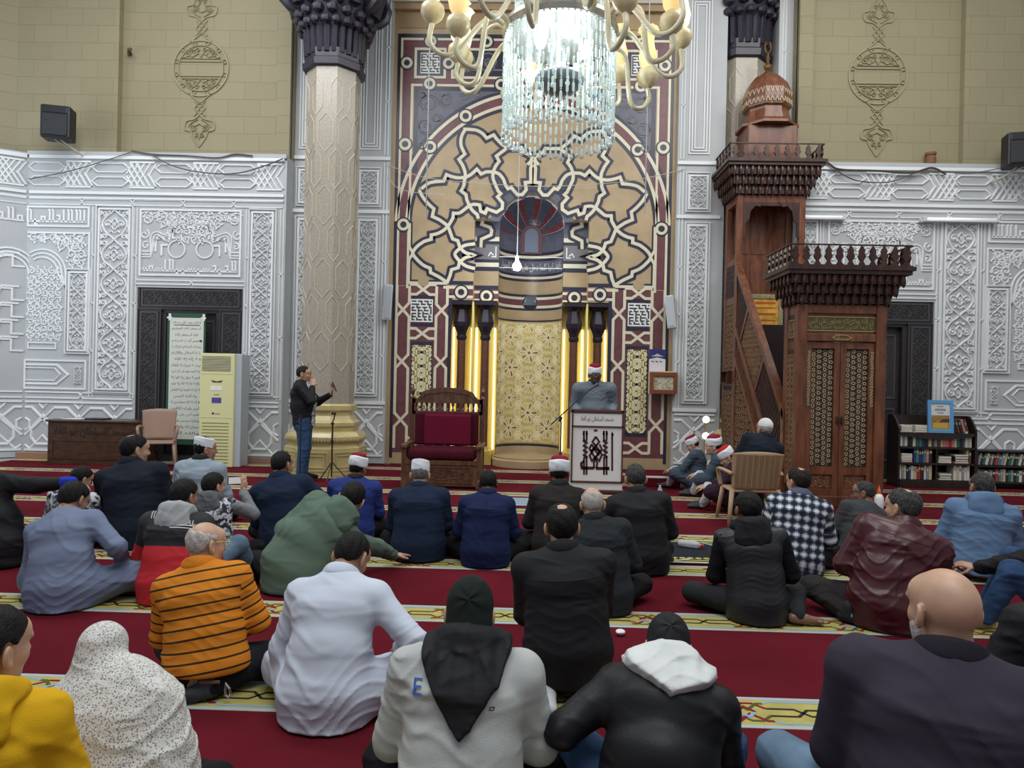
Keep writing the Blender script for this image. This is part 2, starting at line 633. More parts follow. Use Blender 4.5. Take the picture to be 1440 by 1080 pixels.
def dado(mb, u0, u1, v0, v1, F, h=0.02, mi=0, period=0.62, w=0.05):
	"""lower register: big interlaced curved straps"""
	n = max(1, round((u1 - u0) / period))
	P = (u1 - u0) / n
	H = v1 - v0
	mb.strip([(u0, v0), (u1, v0)], 0.035, h, F, mi=mi)
	mb.strip([(u0, v1), (u1, v1)], 0.035, h, F, mi=mi)
	for i in range(n):
		x = u0 + i * P
		T = lambda pts: [(x + a * P, v0 + b * H) for a, b in pts]
		mb.strip(T([(0, .88), (.18, .88), (.82, .42), (.82, .25), (.68, .12), (.32, .12), (.18, .25), (.18, .42), (.82, .88), (1, .88)]), w, h, F, mi=mi, bev=.012)
		mb.strip(T([(0, .30), (.12, .40), (.5, .72), (.88, .40), (1, .30)]), w, h * .8, F, mi=mi, bev=.012)
		mb.strip(T([(0, .10), (.14, .02), (.5, .30), (.86, .02), (1, .10)]), w * .8, h * .7, F, mi=mi, bev=.012)
		mb.strip(T([(0, .66), (.12, .60), (.12, .46), (0, .40)]), w * .8, h, F, mi=mi, bev=.012)
		mb.strip(T([(1, .66), (.88, .60), (.88, .46), (1, .40)]), w * .8, h, F, mi=mi, bev=.012)
		mb.strip(T([(.38, .96), (.5, .86), (.62, .96)]), w * .7, h, F, mi=mi, bev=.01)


def kufic(mb, u0, u1, v0, v1, F, h=0.02, mi=0, seed=1):
	"""band of raised square letters"""
	r = random.Random(seed)
	H = v1 - v0
	w = H * .12
	x = u0
	mb.strip([(u0, v0 + w), (u1, v0 + w)], w, h, F, mi=mi)
	while x < u1 - H * .2:
		k = r.choice('IIJOLUV')
		if k == 'I':
			mb.strip([(x + w, v0 + w), (x + w, v1)], w, h, F, mi=mi)
			x += w * 2.4
		elif k == 'J':
			mb.strip([(x + w, v0 + w), (x + w, v0 + H * .55), (x + w * 3, v0 + H * .55)], w, h, F, mi=mi)
			x += w * 4
		elif k == 'O':
			mb.strip([(x + w, v0 + w), (x + w, v0 + H * .45), (x + w * 3, v0 + H * .45), (x + w * 3, v0 + w)], w, h, F, mi=mi)
			x += w * 4.4
		elif k == 'L':
			mb.strip([(x + w, v0 + w), (x + w, v1 - w), (x + w * 1.8, v1)], w, h, F, mi=mi)
			mb.strip([(x + w * 3, v0 + w), (x + w * 3, v1 - w), (x + w * 3.8, v1)], w, h, F, mi=mi)
			x += w * 5
		elif k == 'U':
			mb.strip([(x + w, v0 - w * .6), (x + w * 2.5, v0 - w * .6), (x + w * 2.5, v0 + H * .3)], w, h, F, mi=mi)
			x += w * 4
		else:
			for i in range(3):
				mb.strip([(x + w * (1 + 1.8 * i), v0 + w), (x + w * (1 + 1.8 * i), v0 + H * .35)], w * .8, h, F, mi=mi)
			x += w * 6


def vine_fill(mb, u0, u1, v0, v1, F, seed, r=.085, h=.022, w=.024, mi=0, keep=None):
	"""scrolls with leaves spread over a field; keep(u, v) says where"""
	q = random.Random(seed)
	nx, ny = max(1, round((u1 - u0) / (r * 1.9))), max(1, round((v1 - v0) / (r * 1.9)))
	for i in range(nx):
		for j in range(ny):
			u, v = u0 + (u1 - u0) * (i + .5) / nx, v0 + (v1 - v0) * (j + .5) / ny
			if keep is not None and not keep(u, v):
				continue
			a, t = (i * 2.1 + j * 1.3), 1.2 if (i + j) % 2 else -1.2
			mb.strip([(u + x, v + y) for x, y in spiral(0, 0, r * .92, r * .16, a, t, 13)], w, h, F, mi=mi, bev=.005)
			for k in range(3):
				b = a + 2.1 * k + q.random() * .5
				c, s_ = math.cos(b), math.sin(b)
				p = [(1.0, -.28), (1.32, 0), (1.0, .28), (.72, 0)]
				mb.poly([(u + r * (x * c - y * s_), v + r * (x * s_ + y * c)) for x, y in p], F, 0, h * .9, mi)


def tri_arch(mb, uc, u0, u1, v0, v1, F, h=0.02, mi=0):
	"""stepped multifoil arch mouldings over a door, with vine spandrels and an inscription"""
	W, H = (u1 - u0) / 2, v1 - v0
	for o in (0, .055, .10):
		pts = []
		for s in (-1, 1):
			q = [(s * (W * .98), v0 + H * .36 - o), (s * (W * .80), v0 + H * .36 - o)]
			q += [(s * (W * .68 + (W * .13 - o) * math.cos(a)), v0 + H * .56 + (W * .13 - o * .9) * math.sin(a)) for a in np.linspace(0, PI * .75, 8)]
			q += [(s * (W * .44), v0 + H * .60 - o)]
			q += [(s * (W * .31 + (W * .13 - o) * math.cos(a)), v0 + H * .78 + (W * .11 - o * .8) * math.sin(a)) for a in np.linspace(.2, PI * .8, 8)]
			q += [(s * W * .13, v0 + H * .80 - o), (0, v0 + H * .97 - o * 1.4)]
			pts.append(q)
		mb.strip([(uc + a, b) for a, b in pts[0] + pts[1][::-1][1:]], 0.026, h, F, mi=mi, bev=.006)
	for s in (-1, 1):
		for (cx, cy, r, a, t) in [(.88, .86, .12, 0.5, 1.3), (.62, .90, .09, 2.5, -1.2), (.93, .62, .08, 2, 1.2), (.40, .93, .07, 1.0, 1.1), (.90, .45, .06, 2, -1.1)]:
			mb.strip([(uc + s * (cx * W + dx), v0 + cy * H + dy) for dx, dy in spiral(0, 0, r * W * 1.3, .015, a, t, 14)], .026, h, F, mi=mi, bev=.006)
		mb.strip([(uc + s * W * .70, v0 + H * .36), (uc + s * W * .70, v0 + H * .56), (uc + s * W * .46, v0 + H * .56)], .03, h, F, mi=mi)
		mb.strip([(uc + s * W * .36, v0 + H * .56), (uc + s * W * .36, v0 + H * .74), (uc, v0 + H * .74)], .03, h, F, mi=mi)
		mb.strip([(uc + dx * 1.0 + s * W * .28, v0 + H * .40 + dy) for dx, dy in arc(0, 0, .15, 0, 2 * PI, 18)], .02, h, F, mi=mi)
		mb.strip([(uc + s * W * .58, v0 + H * .30), (uc + s * W * .58, v0 + H * .46), (uc + s * W * .46, v0 + H * .46)], .03, h, F, mi=mi)
	vine_fill(mb, u0 + .06, u1 - .06, v0 + H * .50, v1 - .05, F, 4, r=.075, h=h, keep=lambda u, v: (abs(u - uc) / W) * .55 + .42 < (v - v0) / H or (abs(u - uc) < W * .3 and v - v0 < H * .72))
	kufic(mb, u0 + .05, u1 - .05, v0 + .05, v0 + H * .24, F, h, mi, seed=5)
	mb.strip([(u0, v0), (u1, v0), (u1, v1), (u0, v1)], .03, h * 1.2, F, closed=True, mi=mi)


def side_wall(side, s):
	"""left (s = -1) or right (s = 1) stretch of the prayer wall; u is measured outward from the middle axis"""
	Y = 12.0
	F = (lambda u, v, d: (s * u, Y - d, v))
	bx = lambda m, u0, u1, y0, y1, z0, z1, mi=0: m.box(min(s * u0, s * u1), max(s * u0, s * u1), y0, y1, z0, z1, mi)
	m = MB()
	a0 = 4.36 if s < 0 else 4.62
	bx(m, 7.0, 9.02, Y, Y + .4, 0, 5.45)
	bx(m, a0, 5.1, Y, Y + .4, 0, 5.45)
	bx(m, 5.1, 7.0, Y, Y + .4, 3.08, 5.45)
	bx(m, a0, 9.02, Y - .045, Y, 5.40, 5.47)
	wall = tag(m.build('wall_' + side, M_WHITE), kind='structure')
	# upper blocks with a shallow recess
	m = MB()
	bx(m, a0, 9.3, Y + .16, Y + .5, 5.45, 10.5)
	bx(m, 7.45, 9.3, Y + .03, Y + .2, 5.45, 10.5)
	bx(m, a0, a0 + .24, Y + .08, Y + .2, 5.45, 10.5)
	m.build('upper_blocks', M_BLOCK, wall)
	# medallion
	m = MB()
	G = lambda u, v, d: (s * u, Y + .16 - d, v)
	uc, vc = 6.02, 7.06
	mm = lambda pts, w=.03, closed=False, hh=.03: m.strip([(uc + a, vc + b) for a, b in pts], w * .8, hh * .8, G, closed=closed, bev=.006)
	mm(arc(0, 0, .50, 0, 2 * PI, 40), .045)
	mm(arc(0, 0, .41, 0, 2 * PI, 40), .03)
	for k in range(12):
		a = 2 * PI * k / 12 + .26
		mm([(.455 * math.cos(a) + x, .455 * math.sin(a) + y) for x, y in arc(0, 0, .035, 0, 2 * PI, 8)], .018)
	for v in (-.14, .12):
		mm([(-.40, v), (.40, v)], .03)
		mm([(-.36, v + (.05 if v > 0 else -.05)), (.36, v + (.05 if v > 0 else -.05))], .018)
	for t in (-1, 1):
		for q in (-1, 1):
			mm([(t * x, q * y) for x, y in smooth_pts([(0, .20), (.10, .33), (.22, .30), (.17, .20), (.06, .26)], 4)], .024)
			mm([(t * x, q * y) for x, y in smooth_pts([(.15, .36), (.28, .28), (.34, .20), (.26, .19)], 4)], .024)
			mm([(t * x, q * y) for x, y in [(0, .60), (.10, .72), (0, .84), ]], .03)
			mm([(t * x, q * y) for x, y in [(.10, .58), (0, .72), (.10, .86)]], .03)
			mm([(t * x, q * y) for x, y in [(.20, .46), (.08, .56), (0, .64)]], .035)
			mm([(t * x, q * y) for x, y in smooth_pts([(0, .84), (.10, .92), (.24, .96), (.27, 1.10), (.16, 1.14), (.12, 1.24), (0, 1.42)], 4)], .035)
			mm([(t * x, q * y) for x, y in smooth_pts([(0, 1.0), (.08, 1.04), (.14, 1.02), (.10, 1.10), (.04, 1.16), (0, 1.28)], 4)], .024)
			mm([(t * x, q * y) for x, y in smooth_pts([(.03, .92), (.16, 1.0), (.20, 1.06)], 4)], .022)
	for t in (-1, 1):
		for q, (cx, cy, r_) in enumerate([(.10, .27, .07), (.24, .25, .055), (.06, .34, .04), (.10, 1.08, .07), (.05, 1.2, .04), (.17, .33, .04)]):
			for sg in (1, -1):
				mm([(t * (cx + a), sg * (cy + b)) for a, b in spiral(0, 0, r_, .012, q * 1.7, 1.2, 12)], .022)
	m.build('medallion', M_BEIGE, wall)
	# frieze, borders and panels
	m = MB()
	frieze(m, a0 + .04, 8.98, 4.74, 5.38, F)
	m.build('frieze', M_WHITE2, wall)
	m = MB()
	knot_line(m, (a0 + .06, 4.58), (8.98, 4.58), F)
	for u in (5.035, 7.06, 7.80):
		knot_line(m, (u, 1.10), (u, 4.50), F, gap=.03, w=.022)
	knot_line(m, (7.05, 1.12), (8.98, 1.12), F)
	knot_line(m, (a0 + .06, 1.12), (5.06, 1.12), F)
	knot_line(m, (5.06, 3.17), (7.04, 3.17), F, gap=.035)
	knot_line(m, (a0 + .06, 1.12), (a0 + .06, 4.5), F, gap=.03, w=.022)
	m.build('border_moulding', M_WHITE2, wall)
	m = MB()
	arabesque(m, 7.17, 1.27, 7.68, 4.44, F, cells=6)
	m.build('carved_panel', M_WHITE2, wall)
	m = MB()
	arabesque(m, max(4.60, a0 + .12), 1.27, 4.93, 4.42, F, cells=9)
	m.build('carved_panel', M_WHITE2, wall)
	m = MB()
	tri_arch(m, 6.05, 5.16, 6.96, 3.30, 4.46, F)
	m.build('arch_relief', M_WHITE2, wall)
	# composite panel in the outer bay
	m = MB()
	m.strip([(7.90, 4.14), (9.0, 4.14), (9.0, 4.48), (7.90, 4.48)], .03, .022, F, closed=True)
	kufic(m, 7.95, 8.98, 4.19, 4.44, F, .02, seed=3)
	m.build('inscription_relief', M_WHITE2, wall)
	m = MB()
	arabesque(m, 7.92, 1.95, 8.20, 3.30, F, cells=4)
	m.strip([(7.88, 1.90), (7.88, 4.02), (9.0, 4.02)], .03, .022, F)
	for o in (0, .07, .14):
		m.strip([(8.28, 1.9), (8.28, 3.0), (8.28 + .02, 3.05)] + [(8.72 + (.42 - o) * math.cos(a), 3.30 + (.42 - o) * math.sin(a)) for a in np.linspace(PI, PI / 2 - .6, 12)], .03, .022, F, bev=.006)
	for cx, cy, r in [(8.12, 3.78, .10), (8.30, 3.86, .08), (8.10, 3.55, .08), (8.5, 3.9, .08), (8.05, 3.92, .05), (8.72, 3.92, .06)]:
		m.strip([(cx + a, cy + b) for a, b in spiral(0, 0, r, .02, cx * 9, 1.3, 14)], .024, .02, F, bev=.005)
		m.strip([(cx + a, cy + b) for a, b in spiral(0, 0, r * 1.2, .03, cx * 5, -.8, 12)], .022, .018, F, bev=.005)
	vine_fill(m, 7.94, 8.98, 3.42, 4.0, F, 6, r=.085, keep=lambda u, v: math.hypot(u - 8.72, v - 3.3) > .52)
	vine_fill(m, 8.36, 8.98, 2.1, 3.4, F, 8, r=.07, h=.016, keep=lambda u, v: math.hypot(u - 8.72, v - 3.3) < .33 or v < 3.2)
	m.strip([(8.45, 2.05), (8.95, 2.05), (8.95, 1.95), (8.45, 1.95)], .02, .02, F, closed=True)
	m.build('arch_relief', M_WHITE2, wall)
	m = MB()
	m.strip([(7.90, 1.24), (9.0, 1.24), (9.0, 1.74), (7.90, 1.74)], .03, .022, F, closed=True)
	m.strip([(9.0, 1.66), (8.42, 1.66), (8.22, 1.49), (8.42, 1.32), (9.0, 1.32)], .04, .02, F, bev=.008)
	m.strip([(9.0, 1.60), (8.46, 1.60), (8.36, 1.49), (8.46, 1.38), (9.0, 1.38)], .02, .02, F, bev=.005)
	arabesque(m, 7.98, 1.33, 8.10, 1.64, F, cells=2, edge=False)
	m.build('arch_relief', M_WHITE2, wall)
	m = MB()
	dado(m, 7.04, 8.98, .14, 1.0, F)
	dado(m, a0 + .06, 5.06, .14, 1.0, F)
	m.build('dado_relief', M_WHITE2, wall)
	# door: black carved frame and leaf
	d = MB()
	bx(d, 5.1, 7.0, Y + .02, Y + .38, 0, .1)
	for u0, u1, z0, z1 in [(5.1, 5.52, .1, 3.08), (6.58, 7.0, .1, 3.08), (5.52, 6.58, 2.72, 3.08)]:
		bx(d, u0, u1, Y + .03, Y + .2, z0, z1)
	for u0, u1, z0, z1 in [(5.52, 5.60, .1, 2.72), (6.50, 6.58, .1, 2.72), (5.60, 6.50, 2.64, 2.72)]:
		bx(d, u0, u1, Y + .06, Y + .22, z0, z1)
	bx(d, 5.60, 6.50, Y + .16, Y + .24, .1, 2.64)
	door = d.build('door_1' if s < 0 else 'door_2', M_DARKDOOR)
	tag(door, kind='structure')
	d = MB()
	G2 = lambda u, v, dd: (s * u, Y + .03 - dd, v)
	arabesque(d, 5.18, .25, 5.44, 2.62, G2, h=.012, cells=8)
	arabesque(d, 6.66, .25, 6.92, 2.62, G2, h=.012, cells=8)
	GH = lambda u, v, dd: G2(v, u, dd)
	arabesque(d, 2.78, 5.2, 3.02, 6.9, GH, h=.012, cells=7)
	d.build('carved_frame', M_DARKREL, door)
	d = MB()
	G3 = lambda u, v, dd: (s * u, Y + .16 - dd, v)
	for v0, v1 in ((.3, 1.2), (1.4, 2.5)):
		d.strip([(5.68, v0), (6.42, v0), (6.42, v1), (5.68, v1)], .05, .015, G3, closed=True, bev=.01)
		arabesque(d, 5.80, v0 + .1, 6.30, v1 - .1, G3, h=.01, cells=2, edge=False)
	d.build('leaf_panel', M_DARKREL, door)
	return wall


side_wall('left', -1)
side_wall('right', 1)

# oblique return wall at the far left
ca, sa_ = math.cos(math.radians(30)), math.sin(math.radians(30))
FO = lambda u, v, d: (-9.02 - u * ca + d * sa_, 12.0 - u * sa_ - d * ca, v)
mb = MB()
mb.add([FO(0, 0, 0), FO(2, 0, 0), FO(2, 5.45, 0), FO(0, 5.45, 0), FO(0, 0, -.3), FO(2, 0, -.3), FO(2, 5.45, -.3), FO(0, 5.45, -.3)], [(0, 1, 2, 3), (4, 7, 6, 5), (0, 4, 5, 1), (1, 5, 6, 2), (2, 6, 7, 3), (3, 7, 4, 0)])
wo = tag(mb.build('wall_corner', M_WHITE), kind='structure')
mb = MB()
frieze(mb, 0.02, 1.9, 4.74, 5.38, FO)
mb.build('frieze', M_WHITE2, wo)
mb = MB()
dado(mb, 0.02, 1.9, .14, 1.0, FO)
knot_line(mb, (0.02, 1.12), (1.9, 1.12), FO)
mb.build('dado_relief', M_WHITE2, wo)
mb = MB()
knot_line(mb, (0.02, 4.58), (1.9, 4.58), FO)
kufic(mb, .05, 1.8, 4.19, 4.44, FO, .02, seed=9)
for o in (0, .07, .14):
	mb.strip([(.25 + (.42 - o) * math.cos(a), 3.30 + (.42 - o) * math.sin(a)) for a in np.linspace(0, PI, 14)], .03, .022, FO)
for v in (1.9, 2.2, 2.5, 2.8, 3.4):
	mb.strip([(.02, v), (.2, v), (.2, v + .2), (.45, v + .2)], .03, .02, FO)
	mb.strip([(.6, v), (.45, v), (.35, v + .24), (.1, v + .24)], .03, .02, FO)
mb.build('arch_relief', M_WHITE2, wo)
mb = MB()
mb.add([FO(0, 5.45, -.16), FO(2, 5.45, -.16), FO(2, 10.5, -.16), FO(0, 10.5, -.16)], [(0, 1, 2, 3)])
mb.build('upper_blocks', M_BLOCK, wo)


# matching return wall at the far right, plainer, and the wall above the mihrab
FR = lambda u, v, d: (9.02 + u * ca - d * sa_, 12.0 - u * sa_ - d * ca, v)
mb = MB()
for z0, z1, b in ((0, 5.45, 0), (5.45, 10.5, -.16)):
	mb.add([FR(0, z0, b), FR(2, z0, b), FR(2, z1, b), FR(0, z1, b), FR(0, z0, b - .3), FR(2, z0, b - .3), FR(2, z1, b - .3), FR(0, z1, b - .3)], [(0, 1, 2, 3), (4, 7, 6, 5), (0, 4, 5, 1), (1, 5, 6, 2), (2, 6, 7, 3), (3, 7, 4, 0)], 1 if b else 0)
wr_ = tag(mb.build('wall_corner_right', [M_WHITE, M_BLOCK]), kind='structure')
mb = MB()
frieze(mb, 0.02, 1.9, 4.74, 5.38, FR)
dado(mb, 0.02, 1.9, .14, 1.0, FR)
mb.build('frieze', M_WHITE2, wr_)
mb = MB()
mb.box(-2.62, 2.62, 12.5, 12.9, 8.42, 10.5)
mb.box(-2.7, 2.7, 12.36, 12.5, 8.42, 8.56)
tag(mb.build('wall_upper', mat('cream_plaster', srgb(190, 184, 166)[:3], .6)), kind='structure')


# piers beside the mihrab
def pier(side, s):
	Y = 12.38
	F = (lambda u, v, d: (s * u, Y - d, v))
	m = MB()
	if s < 0:
		m.box(-4.5, -2.60, Y, Y + .5, 0, 10.5)
	else:
		m.box(2.60, 3.45, Y, Y + .02, 0, 10.5)
		m.box(2.60, 3.24, Y + .02, Y + .5, 0, 10.5)
		m.box(4.37, 4.75, Y, Y + .5, 0, 10.5)
		m.box(3.2, 4.4, Y + 1.0, Y + 1.2, 0, 10.5)
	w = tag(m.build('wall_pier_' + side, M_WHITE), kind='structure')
	m = MB()
	for (u0, u1) in (((2.84, 3.12), (3.95, 4.23)) if s < 0 else ((2.84, 3.12),)):
		arabesque(m, u0, 1.30, u1, 4.40, F, cells=9)
		arabesque(m, u0, 4.75, u1, 5.30, F, cells=2)
	m.build('carved_panel', M_WHITE2, w)
	m = MB()
	for z0, z1 in ((1.12, 4.55), (4.62, 5.48), (5.62, 8.6)):
		knot_line(m, (2.68, z0), (2.68, z1), F, gap=.028, w=.022)
		knot_line(m, (4.40 if s < 0 else 4.46, z0), (4.40 if s < 0 else 4.46, z1), F, gap=.028, w=.022)
		for (u0, u1) in (((2.84, 3.12), (3.95, 4.23)) if s < 0 else ((2.84, 3.12),)):
			for o in (.08, .13, .18):
				if z0 > 5.5 or o == .08:
					m.strip([(u0 - .12 + o, z0 + .02 + o), (u1 + .12 - o, z0 + .02 + o), (u1 + .12 - o, z1 - .02 - o), (u0 - .12 + o, z1 - .02 - o)], .018, .02, F, closed=True)
	for z in (1.1, 4.58, 5.55):
		m.strip([(2.60, z), (4.5 if s < 0 else 3.38, z)], .06, .035, F)
	m.build('border_moulding', M_WHITE2, w)
	m = MB()
	dado(m, 2.64, 4.44 if s < 0 else 3.36, .14, 1.02, F, period=.6)
	m.build('dado_relief', M_WHITE2, w)


pier('left', -1)
pier('right', 1)

# skirting of brown stone along the left wall
mb = MB()
mb.box(-9.0, -7.95, 11.80, 12.0, 0, .10)
mb.box(-5.08, -4.0, 11.94, 12.0, 0, .09)
tag(mb.build('baseboard_left', mat('brown_skirting', srgb(150, 110, 92)[:3], 0.6)), kind='structure')

# ================================================================== mihrab: inlaid marble wall, niche, colonnettes
M_CREAM = mat('cream_marble', srgb(214, 206, 180)[:3], 0.3, var=0.06, vscale=5)
M_NAVY = mat('blue_black_marble', srgb(44, 44, 62)[:3], 0.3, var=0.2, vscale=9)
M_BURG = mat('burgundy_marble', srgb(104, 62, 66)[:3], 0.35, var=0.16, vscale=11)
M_TAN = mat('tan_marble', srgb(172, 150, 116)[:3], 0.32, var=0.12, vscale=3)
M_TAN2 = mat('tan_marble_border', srgb(164, 138, 102)[:3], 0.4, var=0.14, vscale=2)
M_GREYM = mat('blue_grey_marble', srgb(92, 94, 108)[:3], 0.35, var=0.2, vscale=6)
M_GREYREL = mat('grey_carved_marble', srgb(112, 110, 112)[:3], 0.45)
M_GOLD = mat('gold_mosaic', srgb(204, 180, 112)[:3], 0.35, var=0.15, vscale=6)
M_GOLDL = mat('pale_gold_line', srgb(240, 230, 188)[:3], 0.35)
M_BROWNM = mat('brown_mosaic', srgb(122, 96, 70)[:3], 0.4, var=0.3, vscale=8)
M_WHITEM = mat('white_inlay', srgb(225, 226, 222)[:3], 0.35)
M_BLACKM = mat('black_inlay', srgb(38, 38, 40)[:3], 0.35)
M_SHAFT = mat('red_brown_porphyry', srgb(98, 62, 52)[:3], 0.35, var=0.3, vscale=22)
M_CAPD = mat('dark_capital_stone', srgb(40, 33, 46)[:3], 0.3, var=0.2, vscale=12)
M_YELLOW = mat('yellow_glow_paint', srgb(226, 206, 120)[:3], 0.5)

YM = 12.5
FM = lambda u, v, d: (u, YM - d, v)
mih = thing('mihrab', 'tall mihrab wall of inlaid marble strapwork with gilded niche and dark capitals', 'mihrab', (0, YM, 0))


def mbuild(m, name, mats, smooth=False, parent=None):
	o = m.build(name, mats, parent or mih, smooth)
	if parent is None:
		o.matrix_parent_inverse = Matrix.Translation((0, -YM, 0))
	return o


def ring_pts(cx, cy, r, n=20):
	return arc(cx, cy, r, 0, 2 * PI, n)


# --- base slab with the stepped opening
m = MB()
HOODR, HOODZ = 0.62, 4.40
ZB, ZC = 4.53, 3.02


def slab_poly(s):
	q = [(2.62, 0), (2.62, 8.35), (0, 8.35)]
	a0 = math.asin((ZB - HOODZ) / HOODR)
	q += [(HOODR * math.cos(a), HOODZ + HOODR * math.sin(a)) for a in np.linspace(PI / 2, a0, 10)]
	q += [(1.05, ZB), (1.05, ZC), (1.47, ZC), (1.47, 0)]
	return [(s * x, z) for x, z in q]


for s in (-1, 1):
	pl = slab_poly(s)
	k = len(pl)
	# triangulate by strips of the right shape: split in convex pieces
	def quad(a, b, c, d):
		m.add([(*a[:1], YM, a[1]), (*b[:1], YM, b[1]), (*c[:1], YM, c[1]), (*d[:1], YM, d[1])], [(0, 1, 2, 3)])
	quad((s * 1.47, 0), (s * 2.62, 0), (s * 2.62, ZC), (s * 1.47, ZC))
	quad((s * 1.05, ZC), (s * 2.62, ZC), (s * 2.62, ZB), (s * 1.05, ZB))
	arcp = [(s * x, z) for x, z in [(HOODR * math.cos(a), HOODZ + HOODR * math.sin(a)) for a in np.linspace(math.asin((ZB - HOODZ) / HOODR), PI / 2, 10)]]
	for i in range(len(arcp) - 1):
		a, b = arcp[i], arcp[i + 1]
		quad(a, (s * 2.62, a[1]), (s * 2.62, b[1]), b)
	quad((0, arcp[-1][1]), (s * 2.62, arcp[-1][1]), (s * 2.62, 8.35), (0, 8.35))
	# reveals
	for i in range(3, k - 1):
		a, b = pl[i], pl[i + 1]
		dp = 0.25 if (abs(a[0]) <= 1.051 and abs(b[0]) <= 1.051) else 0.45
		m.add([(a[0], YM, a[1]), (b[0], YM, b[1]), (b[0], YM + dp, b[1]), (a[0], YM + dp, a[1])], [(0, 1, 2, 3)])
mbuild(m, 'marble_slab', M_TAN)
m = MB()
for s in (-1, 1):
	x0, x1 = sorted((s * 2.535, s * 2.64))
	m.box(x0, x1, YM - .012, YM, 0, 8.0)
m.box(-2.64, 2.64, YM - .012, YM, 8.0, 8.35)
m.box(-2.7, 2.7, YM - .10, YM, 8.30, 8.42)
mbuild(m, 'tan_border', M_TAN2)

# --- traced straps (two close-up grids of the photograph, read onto the wall plane and mirrored)
ZK = 220 / 1440.0


def zl1(p):
	x, z = at(540 + p[0] * ZK, 30 + p[1] * ZK, YM)
	return (-abs(x), z)


def zl2(p):
	x, z = at(540 + p[0] * ZK, 180 + p[1] * ZK, YM)
	return (-abs(x), z)


def zl3(p):
	x, z = at(540 + p[0] * ZK, 320 + p[1] * ZK, YM)
	return (-abs(x), z)


dark, light, field = MB(), MB(), MB()
SW, DW = 0.058, 0.165


_lift = [0.0]


def strap(pts, w=SW, dw=DW, lift=0.0, both=True, dk=True, F=None):
	F = F or FM
	_lift[0] = (_lift[0] + 0.00023) % 0.0028
	lift += _lift[0]
	for s in ((1, -1) if both else (1,)):
		q = [(s * x, z) for x, z in pts]
		if dk:
			dark.strip(q, dw, .003, F, .0015 + lift)
		light.strip(q, w, .0075, F, .0015 + lift)


def loop(cx, cz, r=.085, w=.05, both=True, F=None):
	F = F or FM
	for s in ((1, -1) if both else (1,)):
		dark.poly([(s * cx + a, cz + b) for a, b in ring_pts(0, 0, r + .055, 20)], F, 0, .0095)
		light.strip([(s * cx + a, cz + b) for a, b in ring_pts(0, 0, r, 20)][:-1], w, .0125, F, .001, closed=True)


S = lambda z, pts, n=3: smooth_pts([z(p) for p in pts], n)
R_ = lambda z, pts: [z(p) for p in pts]
# interlaced star field over the niche (left half)
strap(S(zl2, [(745, 20), (722, 60), (708, 110), (712, 170), (745, 240)]) + R_(zl2, [(690, 290)]) + S(zl2, [(722, 340), (745, 400), (750, 455)]))
strap(S(zl2, [(730, 12), (800, 15), (860, 25), (910, 55), (945, 95)]) + R_(zl2, [(1010, 65)]) + S(zl2, [(1035, 100), (1080, 145), (1135, 185)]))
strap(R_(zl2, [(1135, 185), (1270, 187), (1290, 225)]) + S(zl2, [(1340, 250), (1385, 290), (1425, 340)]))
strap(S(zl2, [(750, 455), (690, 460), (630, 450), (575, 430)]) + R_(zl2, [(550, 490)]) + S(zl2, [(480, 495), (410, 510), (345, 560)]))
strap(S(zl2, [(325, 575), (360, 640), (410, 700), (460, 745)]) + R_(zl2, [(445, 815)]) + S(zl2, [(510, 845), (560, 880), (590, 905)]))
strap(S(zl2, [(750, 455), (800, 430), (855, 380)]) + R_(zl2, [(895, 425)]) + S(zl2, [(940, 405), (1005, 405)]))
strap(S(zl2, [(750, 455), (740, 490), (735, 530), (710, 580)]) + R_(zl2, [(755, 615)]) + S(zl2, [(762, 660), (785, 715)]))
strap(S(zl2, [(785, 715), (730, 760), (690, 785), (640, 785)]) + R_(zl2, [(635, 830)]) + S(zl2, [(612, 870), (590, 905)]))
strap(S(zl2, [(785, 715), (830, 703), (880, 710)]) + R_(zl2, [(890, 768), (932, 785), (950, 745), (1035, 777), (1088, 742), (1092, 692), (1045, 635), (1075, 605)]) + S(zl2, [(1050, 580), (1025, 520), (1003, 460), (1005, 405)]))
strap(S(zl2, [(1005, 405), (1028, 352), (1060, 310)]) + R_(zl2, [(1035, 260)]) + S(zl2, [(1085, 222), (1135, 185)]))
strap(S(zl2, [(1005, 405), (1060, 425), (1100, 475), (1115, 520), (1140, 560)]) + R_(zl2, [(1172, 550), (1228, 615), (1272, 615), (1310, 570), (1300, 503), (1350, 500), (1350, 372)]) + S(zl2, [(1365, 330), (1395, 285)]))
strap(S(zl2, [(785, 715), (815, 760), (860, 800)]) + R_(zl2, [(868, 835)]))
YB = YM + .25
FB = lambda u, v, d: (u, YB - d, v)


def zl2b(p):
	x, z = at(540 + p[0] * ZK, 180 + p[1] * ZK, YB)
	return (-abs(x), z)


strap(R_(zl2b, [(845, 838), (912, 850), (900, 890), (975, 915), (992, 945), (985, 985), (897, 1025), (892, 1100)]), F=FB, lift=.008)
strap(S(zl2, [(590, 905), (545, 945), (490, 973), (435, 985)]) + R_(zl2, [(435, 1025)]) + S(zl3, [(370, 128), (305, 175), (265, 235), (300, 290), (360, 345), (425, 375)]) + R_(zl3, [(430, 415)]) + S(zl3, [(500, 450), (560, 490), (585, 515)]))
strap(S(zl3, [(590, -10), (612, 50), (632, 105)]) + R_(zl3, [(680, 122)]) + S(zl3, [(700, 190), (658, 232), (658, 262), (697, 312)]) + R_(zl3, [(683, 370), (622, 388)]) + S(zl3, [(608, 445), (578, 515)]))
strap(S(zl3, [(700, 190), (750, 163), (838, 150)]))
strap(S(zl3, [(697, 185), (750, 232), (825, 255), (750, 278), (697, 318)]))
strap(S(zl3, [(697, 312), (755, 355), (838, 378)]))
gr = MB()
